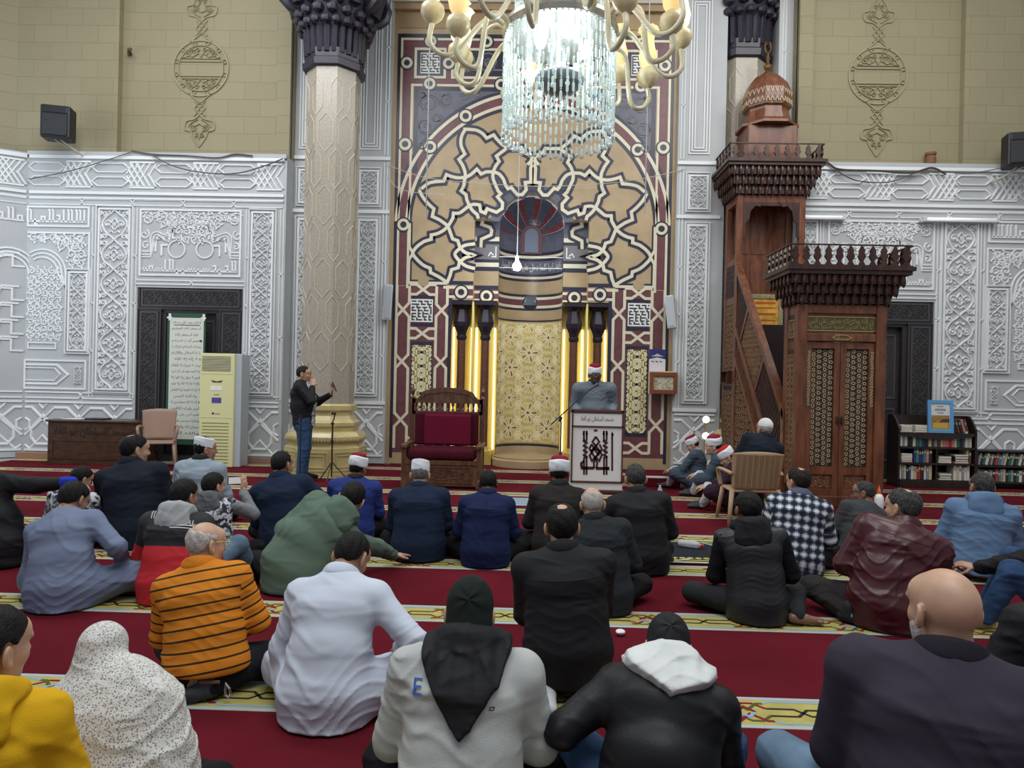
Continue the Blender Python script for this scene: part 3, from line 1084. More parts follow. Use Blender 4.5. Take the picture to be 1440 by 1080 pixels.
gr.strip(arc(0, HOODZ, .69, .12, PI - .12, 40), .15, .0008, FM)
mbuild(gr, 'hood_border', M_GREYM)
dark.poly([(-.03, 4.98), (.03, 4.98), (.03, 5.28), (0, 5.36), (-.03, 5.28)], FM, 0, .003)
# arch of the field, two bands with loops between
AX, AZ = 0.0, at(751, 322, YM)[1]
R1, R2 = 177 * YM / FPX, 192 * YM / FPX
full = arc(AX, AZ, (R1 + R2) / 2, 0, PI, 72)
burg = MB()
burg.strip(full, R2 - R1 + .06, .0016, FM, .0002)
for R in (R1, R2):
	dark.strip(arc(AX, AZ, R + (.055 if R == R2 else -.055), .02, PI - .02, 72), .07, .0026, FM, .001)
	light.strip(arc(AX, AZ, R, .04, PI - .04, 72), SW, .006, FM, .0015)
for a in (.30, .66, 1.02, PI / 2):
	cx, cz = (R1 + R2) / 2 * math.cos(a), AZ + (R1 + R2) / 2 * math.sin(a)
	if a < .5:
		continue
	loop(cx, cz, .085, both=a < 1.5)
# jamb bands, both sides: outer x 2.46, inner 2.29
XO, XI = 2.455, 2.265
ZT = 7.80
ZF = at(560, 405, YM)[1]
zt0 = ZF + .05
for s in (-1, 1):
	x0, x1 = sorted((s * XI, s * XO))
	burg.box(x0, x1, YM - .0012, YM, zt0, ZT)
	dark.strip([(s * (XO + .06), .10), (s * (XO + .06), ZT + .06), (0, ZT + .06)], .075, .003, FM, .001)
	light.strip([(s * XO, .9), (s * XO, ZT), (0, ZT)], .042, .006, FM, .0015)
	light.strip([(s * XI, ZF), (s * XI, 5.0)], .042, .006, FM, .0015)
	dark.strip([(s * (XI - .05), ZF), (s * (XI - .05), AZ + .1), ], .05, .003, FM, .001)
for z in (at(570, 203, YM)[1], at(570, 316, YM)[1]):
	loop((XO + XI) / 2, z, .085)
# upper register
zq0, zq1 = at(600, 118, YM)[1], at(600, 60, YM)[1]
burg.box(-XO, XO, YM - .0021, YM, 6.98, ZT)
for s in (-1, 1):
	# square panel, long panel, spandrel
	for (x0, x1, z0, z1) in ((2.20, 1.66, 7.10, 7.62), (1.52, .06, 7.10, 7.62)):
		rect = [(s * x0, z0), (s * x1, z0), (s * x1, z1), (s * x0, z1)]
		light.strip(rect, .045, .007, FM, .0015, closed=True)
		ins = .045 * s
		field.poly([(s * (x0 - .02), z0 + .02), (s * (x1 + .02), z0 + .02), (s * (x1 + .02), z1 - .02), (s * (x0 - .02), z1 - .02)], FM, 0, .004, 0)
	for cx, cz in ((2.36, 7.36), (1.93, 7.76), (1.59, 7.36), (1.93, 6.98), (.9, 7.76), (.62, 6.98), (.05, 7.76)):
		loop(s * cx, cz, .08, both=False)
	pts = [(s * 2.17, 5.35), (s * 2.17, 6.88), (s * .05, 6.88)]
	dark.strip(pts, .09, .003, FM, .001)
	light.strip([(s * 2.255, 5.0), (s * 2.255, 6.955), (s * .03, 6.955)], .042, .0066, FM, .0019)
mbuild(field, 'dark_panel', M_NAVY)
# spandrels of carved grey marble between the arch and its frame
for s in (-1, 1):
	m = MB()
	pr = [(R2 + .09) * math.cos(a) for a in np.linspace(.42, PI / 2 - .02, 16)]
	pz = [AZ + (R2 + .09) * math.sin(a) for a in np.linspace(.42, PI / 2 - .02, 16)]
	for i in range(15):
		if pr[i + 1] > 2.13:
			continue
		if pr[i] > 2.13:
			pz[i] = AZ + math.sqrt((R2 + .09) ** 2 - 2.13 ** 2)
			pr[i] = 2.13
		za, zb = min(pz[i], 6.84), min(pz[i + 1], 6.84)
		m.add([FM(s * pr[i], za, .005), FM(s * pr[i], 6.85, .005), FM(s * pr[i + 1], 6.85, .005), FM(s * pr[i + 1], zb, .005)], [(0, 1, 2, 3)])
	mbuild(m, 'spandrel', M_GREYM)
m = MB()
for s in (-1, 1):
	for cx, cz, r, a, t in [(1.95, 6.60, .19, 0, 1.3), (1.60, 6.68, .13, 2, -1.2), (1.98, 6.20, .15, 1, -1.3), (2.04, 5.86, .09, 3, 1.2), (1.30, 6.75, .08, .5, 1.2), (1.78, 6.38, .10, 3, 1.1), (2.07, 6.76, .07, 1, 1), (1.05, 6.80, .05, 1, 1.2)]:
		m.strip([(s * (cx + x), cz + y) for x, y in spiral(0, 0, r, .025, a, t, 18)], .03, .012, FM, .003, bev=.006)
		m.strip([(s * (cx + x * 1.1), cz + y * 1.1) for x, y in spiral(0, 0, r, r * .6, a + PI, -t * .5, 10)], .025, .012, FM, .003, bev=.006)
	for cx, cz, r in [(1.25, 7.36, .17), (.85, 7.36, .17), (.45, 7.36, .17)]:
		for q in (-1, 1):
			m.strip([(s * (cx + x), cz + .03 * q + q * y) for x, y in spiral(0, 0, r, .03, q * 1.0, 1.3, 16)], .03, .010, FM, .003, bev=.006)
	m.strip([(s * 1.42, 7.24), (s * .12, 7.24)], .03, .010, FM, .003)
mbuild(m, 'vine_relief', M_GREYREL)


# square kufic panels
def kufic_square(mm, cx, cz, size, mi, seed, d):
	r = random.Random(seed)
	n = 13
	g = [[0] * n for _ in range(n)]
	c = size / n
	# maze of vertical and horizontal bars with turned ends
	for y in range(0, n, 2):
		x = 0
		while x < n:
			L = r.choice((2, 3, 3, 4, 5))
			for i in range(x, min(n, x + L)):
				g[y][i] = 1
			if y + 1 < n and r.random() < .75 and x < n:
				g[y + 1][x] = 1
			x += L + 1
	for y in range(n):
		x = 0
		while x < n:
			if g[y][x]:
				x2 = x
				while x2 + 1 < n and g[y][x2 + 1]:
					x2 += 1
				x0, z0 = cx - size / 2 + x * c, cz - size / 2 + y * c
				mm.poly([(x0, z0 + c * .1), (x0 + (x2 - x + 1) * c, z0 + c * .1), (x0 + (x2 - x + 1) * c, z0 + c * .95), (x0, z0 + c * .95)], FM, d, .002, mi)
				x = x2 + 1
			else:
				x += 1


for s in (-1, 1):
	m = MB()
	m.poly([(s * 2.11, 7.17), (s * 1.75, 7.17), (s * 1.75, 7.55), (s * 2.11, 7.55)], FM, .003, .003, 0)
	kufic_square(m, s * 1.93, 7.36, .34, 1, 11 + s, .0065)
	mbuild(m, 'kufic_panel', [M_WHITEM, M_BLACKM])
xs, zs = at(593, 436, YM)
ZSQ = zs
for s in (-1, 1):
	m = MB()
	m.poly([(s * (-xs - .205), zs - .22), (s * (-xs + .205), zs - .22), (s * (-xs + .205), zs + .20), (s * (-xs - .205), zs + .20)], FM, .003, .003, 0)
	kufic_square(m, s * (-xs), zs - .01, .37, 1, 31, .0065)
	mbuild(m, 'kufic_panel', [M_WHITEM, M_BLACKM])

# --- lower side panels: frame of crossing straps, square, star mosaic
xa, xb = 2.45, 2.22       # outer pair
xc, xd = 1.72, 1.52       # inner pair
XC = (xb + xc) / 2
zt = ZF + .04
for s in (-1, 1):
	x0, x1 = sorted((s * (xd - .02), s * (xa + .05)))
	burg.box(x0, x1, YM - .0015, YM, .20, zt)
	dark.strip([(s * (xd - .05), .15), (s * (xd - .05), zt - .12)], .08, .003, FM, .001)


def xband(xl, xr, z0, z1, zx):
	"""two vertical straps that cross at heights zx"""
	g = abs(xr - xl)
	for k in (0, 1):
		pts = []
		cur = k
		xx = (xl, xr)
		pts.append((xx[cur], z1))
		for z in zx:
			pts += [(xx[cur], z + g * .55), (xx[1 - cur], z - g * .55)]
			cur = 1 - cur
		pts.append((xx[cur], z0))
		strap(pts, .05, .05, dk=False)


z_sqb = ZSQ - .45
zlow = .42
xband(-xa, -xb, .28, zt, (ZSQ, ZSQ - .95, .80))
xband(-xd, -xc, .28, zt, (ZSQ, ZSQ - .95, .80))
for zc in (zt - .06, z_sqb + .02, .38):
	g = .22
	for k in (0, 1):
		a, b = (zc + .09, zc - .09) if k else (zc - .09, zc + .09)
		strap([(-xb, a), (-XC - .12, a), (-XC + .12, b), (-xc, b)], .05, .05, dk=False)
for s in (-1, 1):
	for (z0, z1) in ((ZSQ - .27, ZSQ + .25), (.62, z_sqb - .16)):
		dark.strip([(s * (xb - .08), z0), (s * (xc + .08), z0), (s * (xc + .08), z1), (s * (xb - .08), z1)], .06, .003, FM, .001, closed=True)
# horizontal band over the colonnettes on the main plane, with loops
zl = at(700 * ZK + 540, 320 + 595 * ZK, YM)[1]
for s in (-1, 1):
	x0, x1 = sorted((s * 1.05, s * 1.62))
	burg.box(x0, x1, YM - .0024, YM, zl - .10, zl + .10)
	dark.strip([(s * 1.05, zl + .17), (s * 1.60, zl + .17)], .07, .003, FM, .001)
	light.strip([(s * 1.05, zl + .085), (s * 1.60, zl + .085)], .05, .006, FM, .001)
	light.strip([(s * 1.05, zl - .085), (s * 1.52, zl - .085)], .05, .006, FM, .001)
loop(-1.27, zl, .085)
# horizontal border of the star field
strap([(-2.24, ZF + .10), (-XC - .1, ZF + .10)], .05, .12)
strap([(-XC + .1, ZF + .10), (-1.55, ZF + .10)], .05, .12)
# vertical inner border at the left of the star field
strap([(-2.245, at(573, 356, YM)[1] + .55), (-2.245, at(573, 356, YM)[1] + .12), (-2.17, at(573, 356, YM)[1]), (-2.245, at(573, 356, YM)[1] - .12), (-2.245, ZF + .10)], .05, .05, dk=False)
mbuild(burg, 'burgundy_band', M_BURG)


# --- geometric star mosaics
def rosette(m, cx, cz, R, n, F, mi_line, mi_fill, mi_dark, w, a0=0.0, clip=None):
	def ok(p):
		return clip is None or (clip[0] <= p[0] <= clip[1] and clip[2] <= p[1] <= clip[3])

	def st(pts, closed=True):
		if all(ok(p) for p in pts):
			m.strip(pts, w, .003, F, .003, closed=closed, mi=mi_line)
	P = lambda r, a: (cx + r * R * math.cos(a), cz + r * R * math.sin(a))
	q = [P(.17, a0 + 2 * PI * k / n) for k in range(n)]
	if all(ok(p) for p in q):
		m.poly(q, F, 0, .002, mi_dark)
		m.strip(q, w, .003, F, .003, closed=True, mi=mi_line)
	for k in range(n):
		a = a0 + 2 * PI * (k + .5) / n
		h = PI / n
		pet = [P(.22, a), P(.42, a - h * .72), P(.74, a - h * .55), P(.95, a), P(.74, a + h * .55), P(.42, a + h * .72)]
		if all(ok(p) for p in pet):
			m.poly(pet, F, 0, .002, mi_fill if k % 2 or clip is None or len(clip) < 5 else 3)
			m.strip(pet, w, .003, F, .003, closed=True, mi=mi_line)
		st([P(.74, a + h * .55), P(.92, a + h), P(.74, a + 2 * h - h * .55)], False)
		dk = [P(.80, a + h * .75), P(.90, a + h * .95), P(1.0, a + h), P(.90, a + h * 1.1), P(.80, a + h * 1.25)]
		if all(ok(p) for p in dk):
			m.poly(dk, F, 0, .002, mi_dark)


for s in (-1, 1):
	m = MB()
	cxp = s * XC
	z0, z1 = .66, z_sqb - .20
	x0, x1 = cxp - .205, cxp + .205
	m.poly([(x0, z0), (x1, z0), (x1, z1), (x0, z1)], FM, 0, .003, 2)
	F2 = lambda u, v, d: FM(u, v, d + .003)
	nz = 6
	for i in range(nz + 1):
		zc = z0 + (z1 - z0) * i / nz
		for dx in (0, -.205, .205):
			zz = zc if dx == 0 else zc + (z1 - z0) / nz / 2
			rosette(m, cxp + dx, zz, .185, 8, F2, 1, 0, 2, .015, PI / 8, (x0, x1, z0 - .02, z1 + .02))
	mbuild(m, 'star_mosaic', [M_GOLD, M_GOLDL, M_BROWNM])

mbuild(dark, 'dark_inlay', M_NAVY)
mbuild(light, 'cream_strapwork', M_CREAM)

# --- recessed plane with bands (between niche and inner opening)
for s in (-1, 1):
	m = MB()
	x0, x1 = sorted((s * .60, s * 1.05))
	def qd(z0, z1, mi, d=0.0):
		m.add([FB(x0, z0, d), FB(x1, z0, d), FB(x1, z1, d), FB(x0, z1, d)], [(0, 1, 2, 3)], mi)
	qd(ZC - .02, ZB, 0)
	for z0, z1, mi in [(3.02, 3.30, 2), (3.33, 3.60, 0), (3.60, 3.68, 1), (3.68, 3.76, 3), (3.76, 3.82, 1), (3.82, 4.10, 4), (4.10, 4.16, 1), (4.16, 4.24, 3), (4.24, 4.53, 5), (3.26, 3.33, 1), (3.18, 3.23, 3), (3.03, 3.08, 3)]:
		qd(z0, z1, mi, .004 if mi in (0, 2, 5) else .006)
	cz = 3.13
	cx = s * .82
	m.poly([(cx + a, cz + b) for a, b in ring_pts(0, 0, .15)], FB, .004, .004, 1)
	m.strip([(cx + a, cz + b) for a, b in ring_pts(0, 0, .085)][:-1], .05, .004, FB, .008, closed=True, mi=3)
	# small scroll ornament and letters on the brown band
	for i in range(5):
		for j in range(3):
			m.poly([(s * (.86 + .035 * i) + .011 * math.cos(a), 3.87 + .09 * j + (.03 if i % 2 else 0) + .013 * math.sin(a)) for a in np.linspace(0, 2 * PI, 7)[:-1]], FB, .006, .002, 6)
	m.strip([(s * .66, 4.06), (s * .66, 3.87), (s * .74, 3.87)], .018, .003, FB, .006, mi=7)
	m.strip([(s * .70, 3.90), (s * .76, 3.95), (s * .80, 3.88)], .018, .003, FB, .006, mi=7)
	mbuild(m, 'recessed_band', [M_TAN, M_NAVY, M_BURG, M_CREAM, M_GREYREL, M_GREYM, M_BROWNM, M_WHITEM])

# --- back of the colonnette slots, yellow strip light also put into the base colour
m = MB()
for s in (-1, 1):
	x0, x1 = sorted((s * .60, s * 1.50))
	m.add([(x0, YM + .46, 0), (x1, YM + .46, 0), (x1, YM + .46, ZC + .02), (x0, YM + .46, ZC + .02)], [(0, 1, 2, 3)])
	m.add([(x0, YM, ZC), (x1, YM, ZC), (x1, YM + .46, ZC), (x0, YM + .46, ZC)], [(0, 1, 2, 3)])
	q = s * 1.045
	m.box(q - .02, q + .02, YM + .03, YM + .46, 0, ZC)
mbuild(m, 'slot_lining', M_YELLOW)
M_LED = mat('warm_led', (1, .85, .4), 0.5, emit=(1.0, 0.90, 0.58), estr=3.0)
for s in (-1, 1):
	for xx in (1.09, 1.43, .655, .995):
		m = MB()
		m.box(s * xx - .012, s * xx + .012, YM + .40, YM + .43, .25, 2.55)
		mbuild(m, 'light_strip', M_LED)

# --- niche: half cylinder with bands, lattice, hood
RN = .60
YN = YB
FN = lambda u, v, d: ((RN - d) * math.sin(u / RN), YN + (RN - d) * math.cos(u / RN), v)
U = RN * PI / 2
m = MB()
NSEG = 40


def cyl(z0, z1, mi, d=0.0):
	vs = []
	for i in range(NSEG + 1):
		u = -U + 2 * U * i / NSEG
		vs += [FN(u, z0, d), FN(u, z1, d)]
	m.add(vs, [(2 * i, 2 * i + 2, 2 * i + 3, 2 * i + 1) for i in range(NSEG)], mi)


ZL0, ZL1 = .36, 2.70
cyl(0, HOODZ, 0)
for z0, z1, mi in [(.0, .30, 0), (.30, .345, 1), (ZL0, ZL1, 5), (2.72, 2.75, 1), (2.77, 2.93, 0), (2.94, 2.98, 1), (2.985, 3.035, 3), (3.035, 3.15, 2), (3.15, 3.20, 3), (3.20, 3.25, 1), (3.26, 3.50, 0), (3.50, 3.55, 1), (3.555, 3.60, 3), (3.60, 3.65, 1), (3.65, 3.90, 4), (3.90, 3.95, 1), (3.955, 4.01, 3), (4.01, 4.07, 1), (4.07, HOODZ, 4)]:
	cyl(z0, z1, mi, .004)
m.poly([(a, 3.09 + b) for a, b in ring_pts(0, 0, .15)], FN, .005, .003, 1)
m.strip([(a, 3.09 + b) for a, b in ring_pts(0, 0, .085)][:-1], .05, .004, FN, .008, closed=True, mi=3)
mbuild(m, 'niche_wall', [M_TAN, M_NAVY, M_BURG, M_CREAM, M_GREYM, M_GOLD])
m = MB()
put_text(m, arabic('وكفلها زكريا كلما دخل عليها زكريا المحراب'), FN, 0, 3.775, height=.17, width=1.55, d=.008)
m.strip([(-U * .97, 3.675), (U * .97, 3.675)], .012, .003, FN, .006)
m.strip([(-U * .97, 3.88), (U * .97, 3.88)], .012, .003, FN, .006)
mbuild(m, 'niche_inscription', M_WHITEM)
# lattice of pale gold straps and dark lozenges
m = MB()
F2 = lambda u, v, d: FN(u, v, d + .005)
cw, chh = .40, .585
clip = (-U * .985, U * .985, ZL0 + .01, ZL1 - .01, 1)
for i in range(-3, 4):
	for j in range(0, 6):
		cx, cz = i * cw, ZL0 + (j + (.5 if i % 2 else 0)) * chh
		rosette(m, cx, cz, .22, 10, F2, 0, 1 if (i + j) % 2 else 2, 1, .013, PI / 10, clip)
		for sx_ in (-1, 1):
			rosette(m, cx + sx_ * cw * .5, cz + chh * .02 + .14, .085, 8, F2, 0, 2, 1, .008, 0, clip)
		for r in (.245, .275):
			ring = [(cx + r * math.cos(a), cz + r * 1.12 * math.sin(a)) for a in np.linspace(0, 2 * PI, 29)]
			run = []
			for p in ring:
				if clip[0] <= p[0] <= clip[1] and clip[2] <= p[1] <= clip[3]:
					run.append(p)
				else:
					if len(run) > 1:
						m.strip(run, .010, .003, F2, .003, mi=0)
					run = []
			if len(run) > 1:
				m.strip(run, .010, .003, F2, .003, mi=0)
		cx2, cz2 = cx + cw / 2, cz + chh * .25
		if clip[0] < cx2 - .06 and cx2 + .06 < clip[1] and clip[2] < cz2 - .06 and cz2 + .06 < clip[3]:
			st5 = [(cx2 + (.055 if k % 2 == 0 else .024) * math.cos(PI / 2 + k * PI / 5), cz2 + (.055 if k % 2 == 0 else .024) * math.sin(PI / 2 + k * PI / 5)) for k in range(10)]
			m.poly(st5, F2, 0, .002, 1)
			m.strip(st5, .008, .003, F2, .003, closed=True, mi=0)
mbuild(m, 'niche_lattice', [M_GOLDL, M_BROWNM, mat('ochre_mosaic', srgb(168, 140, 88)[:3], .4), M_GOLD])
# hood: quarter sphere with ribs fanning out of a small arched key
m = MB()
NM, NP = 44, 14
for i in range(NM):
	t0, t1 = PI * i / NM, PI * (i + 1) / NM
	for j in range(NP):
		p0, p1 = PI / 2 * j / NP, PI / 2 * (j + 1) / NP
		def sp(t, p, r=HOODR):
			return (r * math.sin(p) * math.cos(t), YN + r * math.cos(p), HOODZ - .02 + r * math.sin(p) * math.sin(t))
		k = i % 8
		mi = 1 if k in (2, 3, 4) else 0
		rr = HOODR - (.02 if mi else 0)
		m.add([sp(t0, p0, rr), sp(t1, p0, rr), sp(t1, p1, rr), sp(t0, p1, rr)], [(0, 1, 2, 3)], mi)
hood = mbuild(m, 'niche_hood', [mat('hood_grey_marble', srgb(82, 88, 104)[:3], .3, var=.2, vscale=14), mat('hood_red_marble', srgb(122, 62, 64)[:3], .3, var=.2, vscale=14)])
m = MB()
kz = HOODZ - .06
yk = YN + RN - .015
FK = lambda u, v, d: (u, yk - d, v)
m.poly([(-.21, kz - .30), (.21, kz - .30), (.21, kz + .05)] + arc(0, kz + .05, .21, 0, PI, 12)[1:], FK, 0, .04, 1)
m.poly([(-.13, kz - .27), (.13, kz - .27), (.13, kz + .06)] + arc(0, kz + .06, .13, 0, PI, 12)[1:], FK, .04, .01, 0)
mbuild(m, 'hood_key', [mat('key_marble', srgb(120, 134, 156)[:3], .3), mat('key_surround', srgb(110, 60, 66)[:3], .3)])
# plinth of the niche
m = MB()
m.lathe([(.66, 0), (.66, .12), (.62, .14), (.62, .17)], 0, YN, 0, 48)
mbuild(m, 'niche_plinth', M_TAN)

# --- colonnettes
for x in (-1.26, -.82, .82, 1.26):
	y = YM + .20
	col = MB()
	col.lathe([(.075, .30), (.085, .34), (.082, 1.2), (.078, 2.28), (.08, 2.32)], x, y, 0, 8, rot=PI / 8)
	c = mbuild(col, 'colonnette', M_SHAFT)
	cap = MB()
	cap.lathe([(.085, 2.30), (.10, 2.33), (.10, 2.37), (.085, 2.39), (.10, 2.45), (.15, 2.55), (.165, 2.63), (.12, 2.80), (.11, 2.86), (.16, 2.93), (.17, 2.95)], x, y, 0, 8, rot=PI / 8)
	cap.box(x - .19, x + .19, y - .19, y + .16, 2.94, 3.01)
	o = cap.build('capital', M_CAPD, c)
	b = MB()
	b.box(x - .16, x + .16, y - .16, y + .16, 0, .20)
	b.lathe([(.15, .20), (.15, .24), (.11, .28), (.085, .33)], x, y, 0, 8, rot=PI / 8)
	o = b.build('plinth', mat('gilt_plinth', srgb(196, 168, 84)[:3], .35, .3), c)

# ================================================================== octagonal stone columns
M_STONEC = mat('speckled_column_stone', srgb(156, 148, 134)[:3], 0.25, var=0.16, vscale=30, spec=.6)
M_STONEL = mat('column_edge_line', srgb(182, 174, 154)[:3], 0.3)
M_GILT = mat('yellow_marble_base', srgb(188, 172, 122)[:3], 0.22, var=0.14, vscale=5, spec=.7)
M_CAPC = mat('black_carved_capital', srgb(44, 41, 52)[:3], 0.35, var=0.25, vscale=14)


def oct_F(cx, cy, ap):
	"""u runs round an octagon of apothem ap, 0 at the middle of the face towards the room"""
	side = 2 * ap * math.tan(PI / 8)

	def F(u, v, d):
		k = math.floor(u / side + .5)
		t = u - k * side
		a = -PI / 2 + k * PI / 4
		return (cx + (ap + d) * math.cos(a) - t * math.sin(a), cy + (ap + d) * math.sin(a) + t * math.cos(a), v)
	return F, side


def column(x, label):
	y = 11.15
	t = thing('stone_column', label, 'column', (x, y, 0))
	ap = .40
	c8 = 1 / math.cos(PI / 8)
	m = MB()
	m.lathe([(ap * c8, 1.10), (ap * c8, 6.55)], 0, 0, 0, 8, rot=PI / 8)
	m.build('shaft', M_STONEC, t)
	F, side = oct_F(0, 0, ap)
	m = MB()
	for k in range(-3, 4):
		for half in (0, 1):
			u = (k + .5 * half) * side
			for j in range(7):
				zc = 1.95 + j * 1.16 + (.58 if half else 0)
				if zc > 6.25:
					continue
				w, h = side * .36, .31
				if half:
					w = side * .30
				pts = [(u - w, zc - h * .55), (u, zc - h * 1.0), (u + w, zc - h * .55), (u + w, zc + h * .55), (u, zc + h * 1.0), (u - w, zc + h * .55)]
				m.strip(pts, .016, .008, F, closed=True, bev=.003)
	m.build('hexagon_relief', M_STONEL, t)
	m = MB()
	prof = [(.66, 0), (.66, .42), (.60, .46), (.60, .50), (.64, .53), (.65, .60), (.60, .66), (.52, .68), (.52, .74), (.55, .77), (.55, .82), (.49, .86), (.45, .93), (.45, .98), (.49, 1.02), (.49, 1.09), (.44, 1.12)]
	m.lathe([(r * .92 * c8, z) for r, z in prof], 0, 0, 0, 8, rot=PI / 8)
	G, sd = oct_F(0, 0, .60)
	for k in range(-2, 3):
		for o in (0, .05):
			m.strip([(k * sd - sd * .40 + o, .08 + o), (k * sd + sd * .40 - o, .08 + o), (k * sd + sd * .40 - o, .36 - o), (k * sd - sd * .40 + o, .36 - o)], .02, .014, G, d0=.007, closed=True)
		for i in range(9):
			m.poly([(k * sd - sd * .42 + i * sd * .105 + .022 * math.cos(a), .565 + .03 * math.sin(a)) for a in np.linspace(0, 2 * PI, 7)[:-1]], G, -.01, .022)
	m.build('base', M_GILT, t)
	cp = MB()
	cp.lathe([(.40 * c8, 6.48), (.46 * c8, 6.50), (.47 * c8, 6.60), (.44 * c8, 6.63), (.45 * c8, 6.76)], 0, 0, 0, 8, rot=PI / 8)
	n = 24
	for i in range(n):
		a = 2 * PI * i / n
		cp.tube([(.43 * math.cos(a), .43 * math.sin(a), 6.70), (.45 * math.cos(a), .45 * math.sin(a), 7.10), (.52 * math.cos(a), .52 * math.sin(a), 7.16)], [.055, .06, .05], 6)
	cp.lathe([(.42, 6.7), (.46, 7.1), (.54, 7.2), (.56, 7.35), (.62, 7.5), (.68, 7.9), (.78, 8.3), (.80, 8.6)], 0, 0, 0, 24)
	for r, z, nn, q in ((.54, 7.17, 20, .075), (.58, 7.33, 16, .095)):
		for i in range(nn):
			a = 2 * PI * (i + (.5 if q > .08 else 0)) / nn
			cp.lathe([(.0, -q), (q * .8, -q * .6), (q, 0), (q * .8, q * .5), (.0, q * .8)], r * math.cos(a), r * math.sin(a), z, 8)
	for i in range(8):
		a = 2 * PI * (i + .5) / 8
		ca_, sa2 = math.cos(a), math.sin(a)
		cp.tube([((.60 + dr) * ca_, (.60 + dr) * sa2, 7.44 + dz) for dr, dz in [(0, 0), (.10, .04), (.20, .14), (.24, .30), (.18, .44), (.08, .42), (.05, .32), (.10, .26), (.15, .30)]], [.06, .08, .09, .09, .08, .06, .05, .045, .03], 8)
		a2 = 2 * PI * i / 8
		cp.tube([((.64) * math.cos(a2), .64 * math.sin(a2), 7.45), (.74 * math.cos(a2), .74 * math.sin(a2), 7.75), (.86 * math.cos(a2), .86 * math.sin(a2), 8.1), (.84 * math.cos(a2), .84 * math.sin(a2), 8.3)], [.10, .09, .11, .06], 8)
	cp.box(-.9, .9, -.9, .9, 8.35, 8.6)
	o = cp.build('capital', M_CAPC, t)
	shade_angle(o, 40)
	return t


col_l = column(-3.30, 'speckled octagonal stone column with black carved capital behind the standing man')
col_r = column(3.30, 'speckled octagonal stone column with black carved capital behind the minbar dome')
k_ = 12.85 / 11.12
col_r.location = (3.30 * k_, 12.88, 0)
col_r.scale = (k_, k_, k_)

# ================================================================== minbar
W1, W2 = (0.080, 0.024, 0.011, 1), (0.225, 0.078, 0.033, 1)
M_WOODR = wood('red_brown_wood', W1, W2, .28, (2.5, 2.5, .5), 5)
M_WOODD = wood('dark_brown_wood', (.022, .008, .006, 1), (.075, .026, .015, 1), .35, (2.5, 2.5, .5), 5)
M_WOODL = wood('honey_carved_wood', (.16, .085, .038, 1), (.34, .20, .10, 1), .4, (4, 4, 2), 6)
M_INLAY = mat('ivory_inlay', srgb(178, 160, 126)[:3], .4)
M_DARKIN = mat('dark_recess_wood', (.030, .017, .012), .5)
M_BRASS = mat('dull_brass_letters', srgb(176, 156, 96)[:3], .35, .5)

XL, XR = 3.46, 4.60
YF, YK = 8.90, 9.38
YP, YQ = 11.60, 12.30
minb = thing('minbar', 'tall carved red-brown wooden minbar with double-door portal, stair and domed canopy', 'minbar')


def FX(x, s=-1):
	return lambda u, v, d: (x + s * d, u, v)


def FY(y):
	return lambda u, v, d: (u, y - d, v)


def muqarnas(m, x0, x1, y0, y1, z0, z1, mi=0, n=11):
	"""cornice that steps outwards in rows of little hanging bosses; open box x0..x1, y0..y1"""
	rows = 3
	for r in range(rows):
		o = .02 + .06 * r
		za, zb = z0 + (z1 - z0) * r / rows, z0 + (z1 - z0) * (r + 1) / rows
		m.box(x0 - o, x1 + o, y0 - o, y1 + o, za + .01, zb, mi)
		cnt = n + 2 * r
		for i in range(cnt):
			x = x0 - o + (x1 - x0 + 2 * o) * (i + .5) / cnt
			m.lathe([(0, za - .035), (.016, za - .01), (.028, za + .03), (.030, (za + zb) / 2), (.018, zb)], x, y0 - o - .018, 0, 6, mi)
		cy = max(3, int(cnt * (y1 - y0) / (x1 - x0)))
		for i in range(cy):
			y = y0 - o + (y1 - y0 + 2 * o) * (i + .5) / cy
			for xx in (x0 - o - .018, x1 + o + .018):
				m.lathe([(0, za - .035), (.016, za - .01), (.028, za + .03), (.030, (za + zb) / 2), (.018, zb)], xx, y, 0, 6, mi)
	o = .02 + .06 * rows
	m.box(x0 - o, x1 + o, y0 - o, y1 + o, z1, z1 + .05, mi)
	m.box(x0 - o - .03, x1 + o + .03, y0 - o - .03, y1 + o + .03, z1 + .05, z1 + .10, mi)


def crest(m, x0, x1, y0, y1, z0, h=.26, mi=0, n=11):
	"""row of trefoil cresting with bars above and below, on three sides"""
	def shape(c):
		return [(c - .045, z0), (c - .015, z0 + h * .22), (c - .05, z0 + h * .45), (c - .03, z0 + h * .62), (c - .038, z0 + h * .75), (c, z0 + h), (c + .038, z0 + h * .75), (c + .03, z0 + h * .62), (c + .05, z0 + h * .45), (c + .015, z0 + h * .22), (c + .045, z0)]
	F = FY(y0)
	for i in range(n):
		m.poly(shape(x0 + (x1 - x0) * (i + .5) / n), F, -.02, .03, mi)
	k = max(3, int(n * (y1 - y0) / (x1 - x0)))
	for xx, s in ((x0, -1), (x1, 1)):
		G = FX(xx, s)
		for i in range(k):
			m.poly(shape(y0 + (y1 - y0) * (i + .5) / k), G, -.02, .03, mi)
	for z in (z0 - .01, z0 + h):
		m.box(x0 - .01, x1 + .01, y0 - .015, y0 + .015, z, z + .016, mi)
		m.box(x0 - .015, x0 + .015, y0, y1, z, z + .016, mi)
		m.box(x1 - .015, x1 + .015, y0, y1, z, z + .016, mi)


def tear(m, cx, cz, r, a, F, mi, w=.009, h=.006, d0=0):
	pts = []
	for k in range(9):
		t = 2 * PI * k / 9
		rr = r * (1.25 if k == 0 else (0.95 if k in (1, 8) else .8))
		pts.append((cx + rr * math.cos(t + a), cz + rr * math.sin(t + a)))
	m.strip(pts, w, h, F, d0, closed=True, mi=mi)


